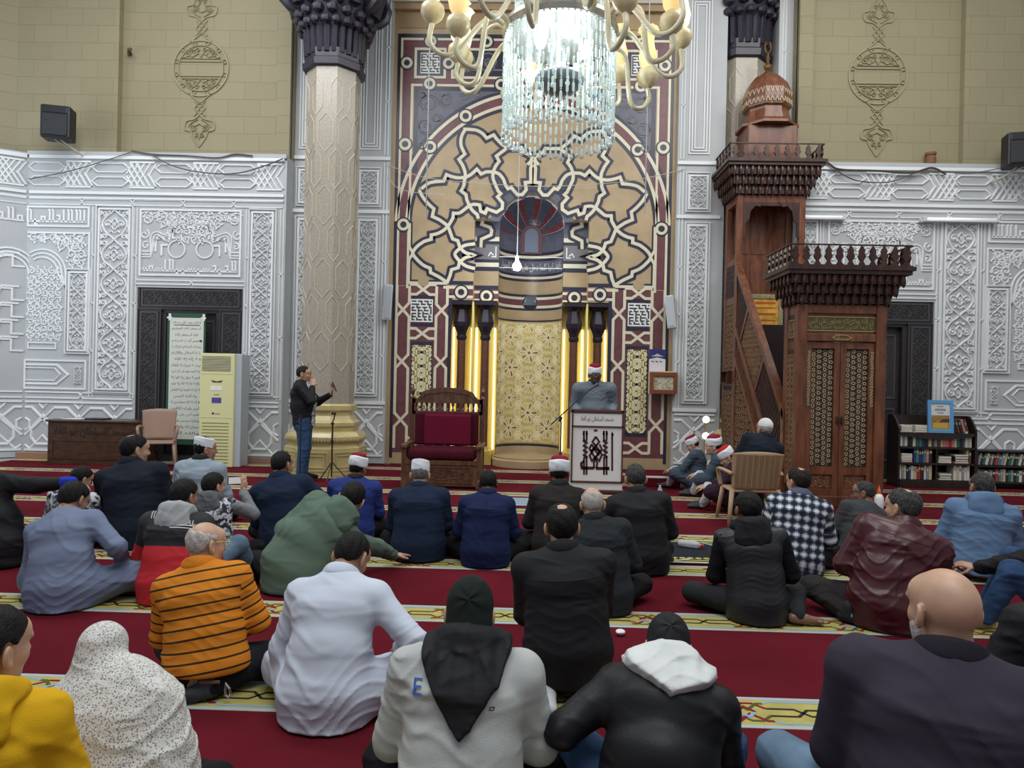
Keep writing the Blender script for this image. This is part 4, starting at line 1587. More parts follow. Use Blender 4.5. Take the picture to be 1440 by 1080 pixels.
# portal
m = MB()
pw = .13
for x0 in (XL, XR - pw):
	m.bbox(x0, x0 + pw, YF, YF + .13, 0, 2.62, .012)
	m.bbox(x0, x0 + pw, YK - .12, YK, 0, 2.62, .012)
m.bbox(XL + pw, XR - pw, YF + .01, YF + .12, 2.50, 2.62, .01)
m.bbox(XL + pw, XR - pw, YF + .01, YF + .12, 2.14, 2.24, .01)
m.bbox(XL + pw, XR - pw, YF + .01, YF + .10, 0, .14, .01)
for xx in (XL + .02, XR - .05):
	for z0, z1 in ((0, .14), (2.04, 2.14), (2.50, 2.62)):
		m.box(xx, xx + .03, YF + .13, YK - .12, z0, z1)
m.build('portal_frame', M_WOODR, minb)
m = MB()
m.box(XL + pw, XR - pw, YF + .05, YF + .09, 2.24, 2.50)
pan = m.build('inscription_panel', M_WOODR, minb)
m = MB()
F = FY(YF + .05)
xc_ = (XL + XR) / 2
oval = [(xc_ - .40, 2.28), (xc_ + .40, 2.28)] + arc(xc_ + .40, 2.37, .09, -PI / 2, PI / 2, 8)[1:] + [(xc_ - .40, 2.46)] + arc(xc_ - .40, 2.37, .09, PI / 2, 3 * PI / 2, 8)[1:-1]
m.poly(oval, F, 0, .004, 1)
m.strip(oval, .012, .012, F, closed=True, mi=0)
put_text(m, arabic('إن الله وملائكته يصلون على النبي'), F, xc_, 2.395, height=.12, width=.84, d=.012, mi=0)
put_text(m, arabic('يا أيها الذين آمنوا صلوا عليه'), F, xc_, 2.335, height=.08, width=.80, d=.012, mi=0)
m.build('inscription', [M_BRASS, mat('olive_ground', (.09, .075, .03), .5)], pan)
m = MB()
F = FY(YF + .01)
m.strip([(xc_ - .12, 2.19), (xc_ - .07, 2.22), (xc_, 2.225), (xc_ + .07, 2.22), (xc_ + .12, 2.19), (xc_ + .07, 2.165), (xc_ - .07, 2.165)], .012, .01, F, closed=True)
put_text(m, arabic('ما شاء الله'), F, xc_, 2.193, height=.045, width=.15, d=.012)
m.build('cartouche', M_BRASS, minb)
# two door leaves
for k, (x0, x1) in enumerate(((XL + pw, xc_), (xc_, XR - pw))):
	d = MB()
	yb = YF + .06
	st = .075
	d.box(x0 + .004, x0 + st, yb - .02, yb + .03, .14, 2.13)
	d.box(x1 - st, x1 - .004, yb - .02, yb + .03, .14, 2.13)
	for z0, z1 in ((.14, .22), (.42, .52), (2.05, 2.13)):
		d.box(x0 + st, x1 - st, yb - .02, yb + .03, z0, z1)
	d.box(x0 + st, x1 - st, yb + .01, yb + .03, .22, .42)
	leaf = d.build('portal_door', M_WOODR, minb)
	p = MB()
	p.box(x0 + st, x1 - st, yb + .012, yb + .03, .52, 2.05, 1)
	F = FY(yb + .012)
	r = random.Random(4 + k)
	nc, nr = 4, 22
	for i in range(nc):
		for j in range(nr):
			cx = x0 + st + (x1 - x0 - 2 * st) * (i + .5) / nc
			cz = .54 + 1.49 * (j + .25 + (.5 if i % 2 else 0)) / nr
			tear(p, cx, cz, .021, r.random() * 6.28, F, 0)
			if i % 2 == 0:
				p.strip([(cx - .05, cz + .03), (cx, cz + .042), (cx + .05, cz + .03)], .007, .005, F, mi=2)
				p.strip([(cx + .045, cz - .03), (cx + .052, cz + .03)], .007, .005, F, mi=2)
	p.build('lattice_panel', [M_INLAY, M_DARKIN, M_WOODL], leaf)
	p = MB()
	F = FY(yb + .01)
	arabesque(p, x0 + st + .03, .25, x1 - st - .03, .39, F, h=.006, cells=1, w=.012, edge=False)
	p.build('lower_panel', M_WOODL, leaf)
	p = MB()
	F = FY(yb - .02)
	xx = x0 + .035 if k == 0 else x1 - .035
	for j in range(18):
		tear(p, xx, 1.32 + .04 * j, .016, j * 1.1, F, 0, w=.007, h=.008)
	p.build('edge_carving', M_INLAY, leaf)
	p = MB()
	xx = x1 - .03 if k == 0 else x0 + .03
	p.lathe([(0, -.05), (.014, -.045), (.016, 0), (.014, .045), (0, .05)], xx, yb - .04, 1.12, 8)
	p.tube([(xx, yb - .02, 1.17), (xx, yb - .05, 1.15), (xx, yb - .05, 1.09), (xx, yb - .02, 1.07)], .007, 6)
	p.build('door_handle', mat('dark_iron', (.05, .04, .035), .4, .6), leaf)
# portal side panels
m = MB()
for xx, s in ((XL + .03, -1), (XR - .03, 1)):
	m.box(xx - .008, xx + .008, YF + .13, YK - .12, .14, 2.5, 1)
	F = FX(xx + s * .008, s)
	for j in range(22):
		for i in range(2):
			cx, cz = YF + .17 + .12 * i + .02, .30 + j * .078
			m.strip([(cx - .045, cz - .03), (cx + .045, cz - .03), (cx + .045, cz + .03), (cx - .045, cz + .03)], .012, .012, F, closed=True, mi=0)
			m.strip([(cx - .02, cz - .02), (cx + .02, cz + .02)], .008, .008, F, mi=0)
	m.strip([(YF + .16, 2.2), (YF + .33, 2.2), (YF + .33, 2.42), (YF + .16, 2.42)], .02, .012, F, closed=True, mi=0)
	arabesque(m, YF + .18, 2.22, YF + .31, 2.40, F, h=.01, cells=1, w=.012, mi=0, edge=False)
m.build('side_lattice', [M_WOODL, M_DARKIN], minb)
m = MB()
muqarnas(m, XL, XR, YF, YK, 2.62, 2.98, n=11)
co_ = m.build('portal_cornice', M_WOODD, minb)
m = MB()
crest(m, XL - .19, XR + .19, YF - .19, YK + .19, 3.09, .25, n=11)
m.build('crest', M_WOODD, co_)

# stair body and balustrades
def rail_z(y):
	return 3.62 + (y - YP) * (3.62 - 1.18) / (YP - 9.30)


YS0, YS1 = 9.38, YP
m = MB()
nst = 12
for i in range(nst):
	y0, y1 = YS0 + (YS1 - YS0) * i / nst, YS0 + (YS1 - YS0) * (i + 1) / nst
	zt_ = 3.05 * (i + 1) / nst
	m.box(XL + .06, XR - .06, y0, y1, max(0, zt_ - .5), zt_)
m.build('stair', mat('dark_stair_carpet', (.018, .008, .011), .9), minb)
SLOPE = (3.62 - 1.18) / (YP - 9.30)
for sx, nm in ((XL, -1), (XR, 1)):
	m = MB()
	xa0, xa1 = (sx, sx + .06) if nm < 0 else (sx - .06, sx)

	def slab(mm, ya, yb, za0, za1, zb0, zb1, xx0=None, xx1=None, mi=0):
		x0_, x1_ = (xa0, xa1) if xx0 is None else (xx0, xx1)
		mm.add([(x0_, ya, za0), (x1_, ya, za0), (x1_, yb, zb0), (x0_, yb, zb0), (x0_, ya, za1), (x1_, ya, za1), (x1_, yb, zb1), (x0_, yb, zb1)], [(0, 3, 2, 1), (4, 5, 6, 7), (0, 1, 5, 4), (1, 2, 6, 5), (2, 3, 7, 6), (3, 0, 4, 7)], mi)
	# hand rail and stringers that follow the slope
	for dz0, dz1, o in ((-.10, .03, .02), (-1.13, -1.00, .015), (-1.62, -1.50, .015)):
		ya = 9.30
		while rail_z(ya) + dz0 < .02 and ya < YP:
			ya += .02
		slab(m, ya, YP, rail_z(ya) + dz0, rail_z(ya) + dz1, rail_z(YP) + dz0, rail_z(YP) + dz1, xa0 - o, xa1 + o)
	# posts square to the slope
	for yc in (10.15, 10.92):
		m.add([(xa0, yc + .02, rail_z(yc + .02) - .08), (xa1, yc + .02, rail_z(yc + .02) - .08), (xa1, yc - .03, rail_z(yc - .03) - .08), (xa0, yc - .03, rail_z(yc - .03) - .08),
			   (xa0, yc + .42, rail_z(yc + .42) - 1.02), (xa1, yc + .42, rail_z(yc + .42) - 1.02), (xa1, yc + .37, rail_z(yc + .37) - 1.02), (xa0, yc + .37, rail_z(yc + .37) - 1.02)],
			  [(0, 1, 2, 3), (4, 7, 6, 5), (0, 4, 5, 1), (1, 5, 6, 2), (2, 6, 7, 3), (3, 7, 4, 0)])
	m.box(xa0 - .02, xa1 + .02, 9.28, 9.38, 0, 1.25)
	m.box(xa0 - .01, xa1 + .01, YP - .08, YP + .02, 0, 3.6)
	m.build('balustrade_frame', M_WOODR, minb)
	# panels: lattice of turned wood and star carving
	p = MB()
	F = lambda u, v, d: (((xa0 + xa1) / 2 + (nm * d)), u, rail_z(u) + v)
	xm = (xa0 + xa1) / 2
	y = 9.42
	k = 0
	for (ya, yb, kind) in ((9.40, 10.28, 'L'), (10.30, 11.05, 'S'), (11.08, 11.56, 'L')):
		pass
	slab(p, 9.40, YP - .06, max(0, rail_z(9.40) - 1.0), rail_z(9.40) - .1, rail_z(YP - .06) - 1.0, rail_z(YP - .06) - .1, xm - .006, xm + .006, 1)
	F = lambda u, v, d: (xm + nm * (.006 + d), u, max(.01, rail_z(u) + v))
	for i in range(30):
		u = 9.42 + i * .071
		for j in range(12):
			v = -.14 - j * .075
			if rail_z(u) + v < .03:
				continue
			along = u + (-v) * .42
			if 10.17 + .03 < u - (-v - .1) * .42 < 10.92:
				p.strip([(u - .03, v), (u, v + .03), (u + .03, v), (u, v - .03)], .010, .010, F, closed=True, mi=2)
				if (i + j) % 2:
					p.strip([(u - .012, v - .012), (u + .012, v + .012)], .008, .012, F, mi=0)
			else:
				uu = u + (.035 if j % 2 else 0)
				p.strip([(uu, v - .034), (uu, v + .034)], .024, .016, F, mi=0, bev=.006)
				p.strip([(uu - .03, v - .036), (uu + .03, v - .036)], .014, .012, F, mi=0)
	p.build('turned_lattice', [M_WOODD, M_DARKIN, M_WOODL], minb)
	# triangular side under the stringer
	p = MB()
	yb0 = 9.75
	slab(p, yb0, YP - .06, 0, max(.02, rail_z(yb0) - 1.12), 0, rail_z(YP - .06) - 1.12, xm - .01, xm + .01, 1)
	F = lambda u, v, d: (xm + nm * (.01 + d), u, v)
	r = random.Random(8)
	for i in range(15):
		for j in range(16):
			u, v = 9.9 + i * .115, .10 + j * .115
			if v > rail_z(u) - 1.75:
				continue
			a = (i * 7 + j * 3) % 8 * PI / 8
			q = [(u + .055 * (1 if t % 2 == 0 else .42) * math.cos(a + t * PI / 4), v + .055 * (1 if t % 2 == 0 else .42) * math.sin(a + t * PI / 4)) for t in range(8)]
			p.strip(q, .012, .014, F, closed=True, mi=0)
			p.strip([(u - .05, v + .055), (u + .06, v - .04)], .010, .012, F, mi=2)
			p.strip([(u - .06, v - .03), (u + .05, v + .06)], .010, .010, F, mi=0)
	for i in range(28):
		u = 9.95 + i * .058
		p.strip([(u, rail_z(u) - 1.46), (u + .03, rail_z(u + .03) - 1.18)], .012, .012, F, mi=2)
		p.strip([(u + .03, rail_z(u) - 1.46), (u, rail_z(u + .03) - 1.18)], .012, .010, F, mi=0)
	p.build('carved_side', [M_WOODL, M_DARKIN, M_WOODR], minb)

# back tower: panels, posts, canopy
m = MB()
for x0 in (XL, XR - .10):
	for y0 in (YP, YQ - .10):
		m.bbox(x0, x0 + .10, y0, y0 + .10, 0, 4.78, .01)
for z0, z1 in ((.0, .12), (1.55, 1.85), (2.95, 3.07), (3.62, 3.72), (4.66, 4.78)):
	for xx in (XL + .01, XR - .09):
		m.box(xx, xx + .08, YP + .1, YQ - .1, z0, z1)
	if z0 > 2.9 and z0 < 3.5 or z0 > 4.5:
		m.box(XL + .1, XR - .1, YP + .01, YP + .09, z0, z1)
m.box(XL + .02, XR - .02, YP + .02, YQ, 2.98, 3.05)
m.box(XL + .05, XR - .05, YQ - .06, YQ - .02, 3.05, 4.78)
for zz in (3.1, 3.9):
	for i in range(3):
		m.box(XL + .14 + i * .30, XL + .40 + i * .30, YQ - .075, YQ - .05, zz, zz + .68)
m.build('tower_frame', M_WOODR, minb)
for xx, s in ((XL + .02, -1), (XR - .02, 1)):
	m = MB()
	F = FX(xx, s)
	for z0, z1, mi in ((.12, 1.55, 0), (1.85, 2.95, 0), (3.07, 3.62, 2)):
		m.add([(xx, YP + .1, z0), (xx, YQ - .1, z0), (xx, YQ - .1, z1), (xx, YP + .1, z1)], [(0, 1, 2, 3)], 1)
		ny = int((z1 - z0) / .09)
		for j in range(ny):
			for i in range(5):
				u, v = YP + .15 + i * .10, z0 + .05 + j * .09
				if mi == 2:
					m.strip([(u, v - .035), (u, v + .035)], .026, .018, F, mi=2, bev=.006)
					m.strip([(u - .045, v - .04), (u + .045, v - .04)], .014, .012, F, mi=2)
				else:
					a = (i * 5 + j * 3) % 7 * .4
					q = [(u + .046 * (1 if t % 2 == 0 else .45) * math.cos(a + t * PI / 4), v + .046 * (1 if t % 2 == 0 else .45) * math.sin(a + t * PI / 4)) for t in range(8)]
					m.strip(q, .011, .012, F, closed=True, mi=0)
	m.strip([(YP + .16, 1.6), (YQ - .16, 1.6), (YQ - .16, 1.8), (YP + .16, 1.8)], .02, .09, F, closed=True, mi=2)
	m.build('tower_panels', [M_WOODL, M_DARKIN, M_WOODD], minb)
# front valance of the opening, carved scallops
m = MB()
for s_, xx in ((1, XL + .10), (-1, XR - .10)):
	F = FY(YP + .03)
	pts = [(xx, 4.66), (xx + s_ * .36, 4.66), (xx + s_ * .28, 4.58), (xx + s_ * .20, 4.60), (xx + s_ * .12, 4.50), (xx + s_ * .10, 4.36), (xx + s_ * .04, 4.30), (xx + s_ * .05, 4.1), (xx, 4.05)]
	m.poly(pts, F, 0, .03)
m.box(XL + .1, XR - .1, YP + .01, YP + .05, 4.60, 4.66)
m.build('scalloped_valance', M_WOODD, minb)
m = MB()
muqarnas(m, XL - .02, XR + .02, YP - .02, YQ, 4.78, 5.22, n=11)
can = m.build('canopy_cornice', M_WOODD, minb)
m = MB()
crest(m, XL - .20, XR + .20, YP - .20, YQ - .02, 5.33, .24, n=9)
m.build('crest', M_WOODD, can)
xm_, ym_ = (XL + XR) / 2, (YP + YQ) / 2 + .0
m = MB()
m.bbox(xm_ - .42, xm_ + .42, ym_ - .33, ym_ + .33, 5.30, 5.98, .02)
m.lathe([(.52, 5.98), (.52, 6.02), (.40, 6.10), (.36, 6.26), (.36, 6.30), (.40, 6.33), (.41, 6.46), (.40, 6.62), (.33, 6.78), (.24, 6.88), (.12, 6.95), (.06, 7.0)], xm_, ym_, 0, 8, rot=PI / 8)
dm = m.build('dome', M_WOODR, minb)
m = MB()
FO_, sdo = oct_F(xm_, ym_, .385)
for k in range(8):
	for i in range(4):
		c = k * sdo + (i - 1.5) * sdo * .24
		m.strip([(c - .03, 6.36), (c, 6.44), (c + .03, 6.36)], .012, .02, FO_, d0=-.01)
		m.strip([(c - .03, 6.60), (c, 6.52), (c + .03, 6.60)], .012, .02, FO_, d0=-.02)
m.build('dome_band', M_INLAY, dm)
m = MB()
m.lathe([(.05, 6.98), (.03, 7.02), (.06, 7.07), (.07, 7.11), (.03, 7.16), (.02, 7.20), (.035, 7.24), (.02, 7.30), (.012, 7.34)], xm_, ym_, 0, 10)
m.tube([(xm_ + .05 * math.sin(a), ym_, 7.44 + .10 * math.cos(a)) for a in np.linspace(.5, 2 * PI - .5, 14)], .016, 6)
m.build('finial', mat('bronze_finial', srgb(120, 92, 50)[:3], .35, .7), minb)

# framed gold picture on the wall under the canopy of the stair
def framed(name, label, cat, x, y, z, w, h, fr, M_frame, M_in, depth=.03, tilt=0.0):
	t = thing(name, label, cat, (x, y, z))
	m = MB()
	for x0, x1, z0, z1 in ((-w / 2, w / 2, 0, fr), (-w / 2, w / 2, h - fr, h), (-w / 2, -w / 2 + fr, fr, h - fr), (w / 2 - fr, w / 2, fr, h - fr)):
		m.box(x0, x1, -depth, 0, z0, z1)
	m.build('picture_frame', M_frame, t)
	m = MB()
	m.box(-w / 2 + fr * .8, w / 2 - fr * .8, -depth * .5, -.002, fr * .8, h - fr * .8)
	m.build('picture', M_in, t)
	t.rotation_euler = (tilt, 0, 0)
	return t


px0, pz0 = at(1052, 462, 11.12)
px1, pz1 = at(1097, 414, 11.12)
M_KAABA = mat('gold_print', srgb(196, 148, 62)[:3], .4, var=.4, vscale=9)
fp = framed('framed_picture', 'gold print in a broad ornamented frame hung under the minbar canopy', 'picture', (px0 + px1) / 2 + .02, 11.14, pz0, px1 - px0 + .06, pz1 - pz0, .07, mat('ornate_grey_frame', srgb(140, 128, 96)[:3], .5, var=.5, vscale=40), M_KAABA)
m = MB()
F = lambda u, v, d: (u, -.016 - d, v)
for i, z in enumerate((.14, .24, .34, .42)):
	m.strip([(-.16, z), (.16, z)], .035 if i % 2 else .02, .002, F)
m.build('picture_band', mat('orange_print', srgb(170, 84, 30)[:3], .4), fp)

# ================================================================== chandelier
CX, CY = 0.245, 7.0
RINGZ, RR = 5.10, .565
ch = thing('chandelier', 'large crystal chandelier with curved glass arms hanging before the mihrab', 'chandelier', (CX, CY, 0))
M_CRYS = mat('crystal', (0.84, 0.95, 0.93), 0.08, trans=.45, ior=1.5, spec=.9, emit=(0.85, 1.0, 0.98), estr=0.06)  # faint glow added, standing in for bulb light caught in the crystal
M_CRYSW = mat('clear_bead', (0.92, 1.0, 1.0), 0.05, trans=.5, ior=1.5, spec=1.0)
M_METAL = mat('grey_chandelier_metal', (.32, .32, .31), .35, .9)
M_ARMG = mat('milky_glass_tube', srgb(214, 208, 178)[:3], .25, spec=.7, trans=.1)
M_CUPG = mat('cream_glass_cup', srgb(216, 202, 160)[:3], .25, var=.12, vscale=12)
M_SHADE = mat('amber_glass_shade', srgb(240, 214, 150)[:3], .3, emit=(1.0, .72, .34), estr=.55)
M_SHADEL = mat('lit_glass_shade', srgb(250, 230, 170)[:3], .3, emit=(1.0, .82, .45), estr=1.7)
M_BULB = mat('white_bulb', (1, 1, 1), .3, emit=(.92, .98, 1.0), estr=14)
m = MB()
m.lathe([(RR - .02, -.06), (RR + .015, -.055), (RR + .03, 0), (RR + .015, .05), (RR - .02, .055), (RR - .03, 0)], 0, 0, RINGZ, 56)
for k in range(6):
	a = k * PI / 3
	m.tube([(RR * math.cos(a), RR * math.sin(a), RINGZ), (.05 * math.cos(a), .05 * math.sin(a), RINGZ + .05)], .014, 6)
m.lathe([(.02, -.55), (.05, -.45), (.06, 0), (.04, .4), (.06, 1.2), (.04, 2.6)], 0, 0, RINGZ, 12)
m.build('ring_frame', M_METAL, ch)
rr = random.Random(3)


def strand(L, seed):
	m = MB()
	r = random.Random(seed)
	z = 0.0
	m.lathe([(0, -.012), (.012, 0), (0, .012)], 0, 0, z, 6, 1)
	z -= .02
	while z > -L + .14:
		h = .085 + .03 * r.random()
		a = r.random() * 3
		m.lathe([(.006, -h), (.0135, -h + .012), (.0135, -.012), (.006, 0)], 0, 0, z, 4, 0, rot=a)
		z -= h + .004
		m.lathe([(0, -.022), (.011, -.011), (0, 0)], 0, 0, z, 6, 1)
		z -= .024
	m.lathe([(.0, -.05), (.012, -.04), (.014, 0), (.005, .02)], 0, 0, z - .03, 6, 0)
	m.lathe([(0, -.055), (.018, -.046), (.024, -.028), (.016, -.008), (0, 0)], 0, 0, z - .07, 8, 1)
	return m


protos = []
for k in range(4):
	o = strand(1.00 + .03 * (k % 2), 20 + k).build('crystal_strand', [M_CRYS, M_CRYSW], ch, smooth=False)
	protos.append(o)
NS = 60
for i in range(NS):
	a = 2 * PI * i / NS
	o = protos[i % 4] if i < 4 else protos[i % 4].copy()
	if i >= 4:
		C.objects.link(o)
	o.parent = ch
	o.location = (RR * math.cos(a), RR * math.sin(a), RINGZ - .06)
	o.rotation_euler = (0, 0, a * 3)
# tier above the ring and inner curtain, too many to follow one by one
for (R0, n, z0, L, nm) in ((.46, 44, RINGZ + 1.05, .92, 'upper_curtain'), (.33, 14, RINGZ - .02, .60, 'inner_curtain')):
	big = MB()
	for i in range(n):
		a = 2 * PI * i / n
		s_ = strand(L, i % 5)
		big.add([(x + R0 * math.cos(a), y + R0 * math.sin(a), z + z0) for x, y, z in s_.v], s_.f, 0)
	o = big.build(nm, M_CRYS, ch)
	o['kind'] = 'stuff'
m = MB()
m.lathe([(0, -.16), (.05, -.155), (.16, -.12), (.25, -.04), (.26, .0), (.25, .03), (.10, .06), (.03, .08)], 0, 0, 4.62, 28)
m.build('bottom_bowl', mat('smoked_glass_bowl', (.16, .18, .19), .15, .2), ch, smooth=True)
for k, (bx_, by_, bz_) in enumerate([(-.20, -.28, 4.88), (-.30, .10, 4.72), (.26, -.20, 4.82), (.18, .22, 4.78), (.04, -.36, 4.95)]):
	m = MB()
	m.lathe([(0, -.07), (.035, -.06), (.055, -.02), (.05, .03), (.025, .07), (.02, .11), (0, .115)], bx_, by_, bz_, 14)
	m.build('bulb', M_BULB, ch, smooth=True)
	if k < 3:
		d = bpy.data.lights.new('chandelier_bulb_light', 'POINT')
		d.energy, d.color, d.shadow_soft_size = 26, (.85, .96, 1.0), .06
		lo = bpy.data.objects.new('chandelier_bulb_light', d)
		lo.location = (CX + bx_ * .8, CY + by_ * .8, bz_)
		C.objects.link(lo)
# curved arms with cups and shades, two tiers
def arm(angle, rout, drop, up, r0z, lit):
	ca_, sa2 = math.cos(angle), math.sin(angle)
	prof = smooth_pts([(RR + .0, r0z), (RR + .12, r0z + .07), (RR + .26, r0z - .02), (rout * .80, r0z - drop), (rout * .92, r0z - drop - .05), (rout + .02, r0z - drop + .06), (rout, r0z - drop + up)], 6)
	m = MB()
	m.tube([(r * ca_, r * sa2, z) for r, z in prof], .027, 8)
	a_ = m.build('arm', M_ARMG, ch, smooth=True)
	x, y, z = rout * ca_, rout * sa2, r0z - drop + up
	c = MB()
	c.lathe([(.02, -.02), (.05, 0), (.095, .04), (.12, .10), (.11, .16), (.06, .20), (.05, .22)], x, y, z, 16)
	c.build('cup', M_CUPG, a_, smooth=True)
	s_ = MB()
	s_.lathe([(.05, .20), (.085, .26), (.10, .34), (.075, .44), (.065, .52), (.085, .60), (.11, .64)], x, y, z, 16)
	for q in range(5):
		aa = 2 * PI * q / 5
		s_.lathe([(0, -.02), (.035, 0), (0, .03)], x + .09 * math.cos(aa), y + .09 * math.sin(aa), z + .63, 6)
	s_.build('shade', M_SHADEL if lit else M_SHADE, a_, smooth=True)


for k in range(8):
	a = k * PI / 4 + .18
	arm(a, 1.30, .30, .26, RINGZ + .02, k in (0, 4, 3))
for k in range(8):
	a = k * PI / 4 + PI / 8 + .1
	arm(a, 1.12, .46, .20, RINGZ - .05 + (.16 if k % 2 else 0), k in (3,))

# thin cords that hang beside the chandelier
for k, (px, y0, Yc, lab) in enumerate([(599, 305, 9.0, 'thin grey wire hanging before the left of the mihrab arch'), (907, 300, 9.0, 'thin grey wire hanging before the right of the mihrab arch')]):
	x, z = at(px, y0, Yc)
	m = MB()
	m.tube([(x, Yc, z), (x, Yc, 9.5)], .008, 6)
	tag(m.build('support_wire', mat('grey_cord', (.35, .36, .38), .6)), lab, 'wire')
# bulb on a wire in the niche
x, z = at(727, 372, 11.9)
t = thing('hanging_bulb', 'bright bare bulb hanging on a wire before the mihrab niche', 'lamp', (x, 11.9, 0))
m = MB()
m.lathe([(0, -.11), (.05, -.10), (.075, -.05), (.07, 0), (.03, .06), (.025, .10)], 0, 0, z, 16)
m.build('bulb', mat('blue_white_bulb', (1, 1, 1), .3, emit=(.80, .90, 1.0), estr=25), t, smooth=True)
m = MB()
m.lathe([(.028, .09), (.03, .14), (.01, .17)], 0, 0, z, 10)
m.tube([(0, 0, z + .15), (0.0, 0, 9.2)], .006, 6)
m.build('bulb_wire', mat('white_wire', (.6, .6, .6), .5), t)
d = bpy.data.lights.new('niche_bulb_light', 'POINT')
d.energy, d.color, d.shadow_soft_size = 38, (.82, .92, 1.0), .08
lo = bpy.data.objects.new('niche_bulb_light', d)
lo.location = (x, 11.72, z)
C.objects.link(lo)

# ================================================================== lectern with microphone
M_LWHITE = mat('white_laminate', srgb(216, 214, 212)[:3], .35)
M_LBROWN = mat('brown_lectern_edge', srgb(78, 50, 44)[:3], .45)
lx0, lx1 = at(803, 640, 9.6)[0], at(876, 640, 9.6)[0]
lt = at(840, 577, 9.6)[1]
lec = thing('lectern', 'white lectern edged in brown with an interlaced maroon calligraphy emblem', 'lectern', ((lx0 + lx1) / 2, 9.6, 0))
w2 = (lx1 - lx0) / 2
m = MB()
m.bbox(-w2, w2, .0, .34, 0, lt - .04, .008)
m.build('body', M_LWHITE, lec)
m = MB()
for x0, x1, z0, z1 in ((-w2, -w2 + .022, .14, lt), (w2 - .022, w2, .14, lt), (-w2, w2, lt - .03, lt), (-w2, w2, lt - .24, lt - .218), (-w2, w2, .14, .165)):
	m.box(x0, x1, -.014, 0, z0, z1)
m.box(-w2 - .01, w2 + .01, -.01, .36, lt - .04, lt)
m.bbox(-w2 - .03, w2 + .03, -.04, .38, 0, .045, .006)
m.build('edge_trim', M_LBROWN, lec)
F = lambda u, v, d: (u, -d, v)
m = MB()
put_text(m, arabic('مسجد السلطان ابو العلا'), F, -.01, lt - .125, height=.085, width=.46, d=.003)
m.build('heading', mat('grey_lettering', srgb(92, 88, 92)[:3], .5), lec)
# emblem: twisted uprights, base line and a knot of crossing straps (read off the close-up 1029 x 1080)
m = MB()
ex0, ez1 = -w2, None
sx_ = (2 * w2) / (930.0 - 30)
zb_ = .15
e = lambda p: (-w2 + (p[0] - 20 + (p[1] - 540) * .022) * sx_ * .99, zb_ + (1040 - p[1] + (p[0] - 480) * .022) * sx_ * .96)
E_ = lambda pts, w=.030: m.strip([e(p) for p in pts], w, .004, F)
for cx in (270, 620):
	for s in (-1, 1):
		E_([(cx + s * 22, 905), (cx + s * 22, 600), (cx + s * 10, 590)], .026)
		E_([(cx + s * 24, 290), (cx + s * 24, 110)], .026)
		m.poly([e((cx + s * 10, 100)), e((cx + s * 50, 160)), e((cx + s * 34, 200)), e((cx + s * 10, 180))], F, 0, .004)
	for j in range(4):
		y = 320 + j * 85
		E_([(cx - 34, y - 45), (cx + 34, y + 25)], .042)
E_([(740, 830), (740, 150)], .026)
m.poly([e((735, 110)), e((772, 185)), e((745, 215)), e((728, 180))], F, 0, .004)
E_([(190, 785), (420, 785)], .042)
E_([(455, 790), (690, 790)], .042)
E_([(205, 770), (200, 700), (250, 655)], .036)
m.poly([e((650, 800)), e((680, 750)), e((695, 820))], F, 0, .004)
for pts in ([(455, 215), (395, 310), (470, 400)], [(455, 215), (515, 310), (440, 400), (370, 480)], [(470, 400), (560, 540), (515, 655), (440, 560)], [(385, 350), (340, 430), (400, 530), (440, 600)], [(520, 355), (560, 450), (470, 560), (385, 655), (345, 560), (430, 430), (385, 360)], [(430, 440), (500, 540), (520, 480), (440, 420)], [(440, 600), (480, 690), (465, 790)], [(450, 600), (420, 680), (425, 790)]):
	E_(pts, .028)
for dx in (-16, 6, 26):
	E_([(445 + dx, 85), (448 + dx, 122)], .016)
m.build('emblem', mat('maroon_emblem', srgb(62, 30, 34)[:3], .45), lec)

mx, mz = at(789, 600, 9.45)
ms = thing('microphone_stand', 'black boom microphone stand left of the white lectern', 'microphone stand', (mx, 9.45, 0))
M_BLK = mat('matte_black', (.015, .015, .017), .45)
m = MB()
m.lathe([(.14, 0), (.14, .015), (.02, .03), (.012, .05), (.011, 1.0)], 0, 0, 0, 16)
m.lathe([(.02, .50), (.022, .56), (.012, .58)], 0, 0, 0, 10)
m.build('pole', M_BLK, ms)
m = MB()
b0, b1 = at(775, 597, 9.42), at(831, 546, 9.55)
m.tube([(b0[0] - mx, -.03, b0[1]), (b1[0] - mx, .10, b1[1])], .009, 8)
m.tube([(-.02, 0, 1.0), (0, -.02, 1.06)], .022, 8)
m.build('boom', M_BLK, ms)
m = MB()
m.tube([(b1[0] - mx - .02, .10, b1[1] - .02), (b1[0] - mx + .05, .12, b1[1] + .03), (b1[0] - mx + .10, .14, b1[1] + .06)], [.014, .02, .028], 10)
m.build('microphone', mat('dark_grille', (.08, .08, .09), .5, .4), ms)

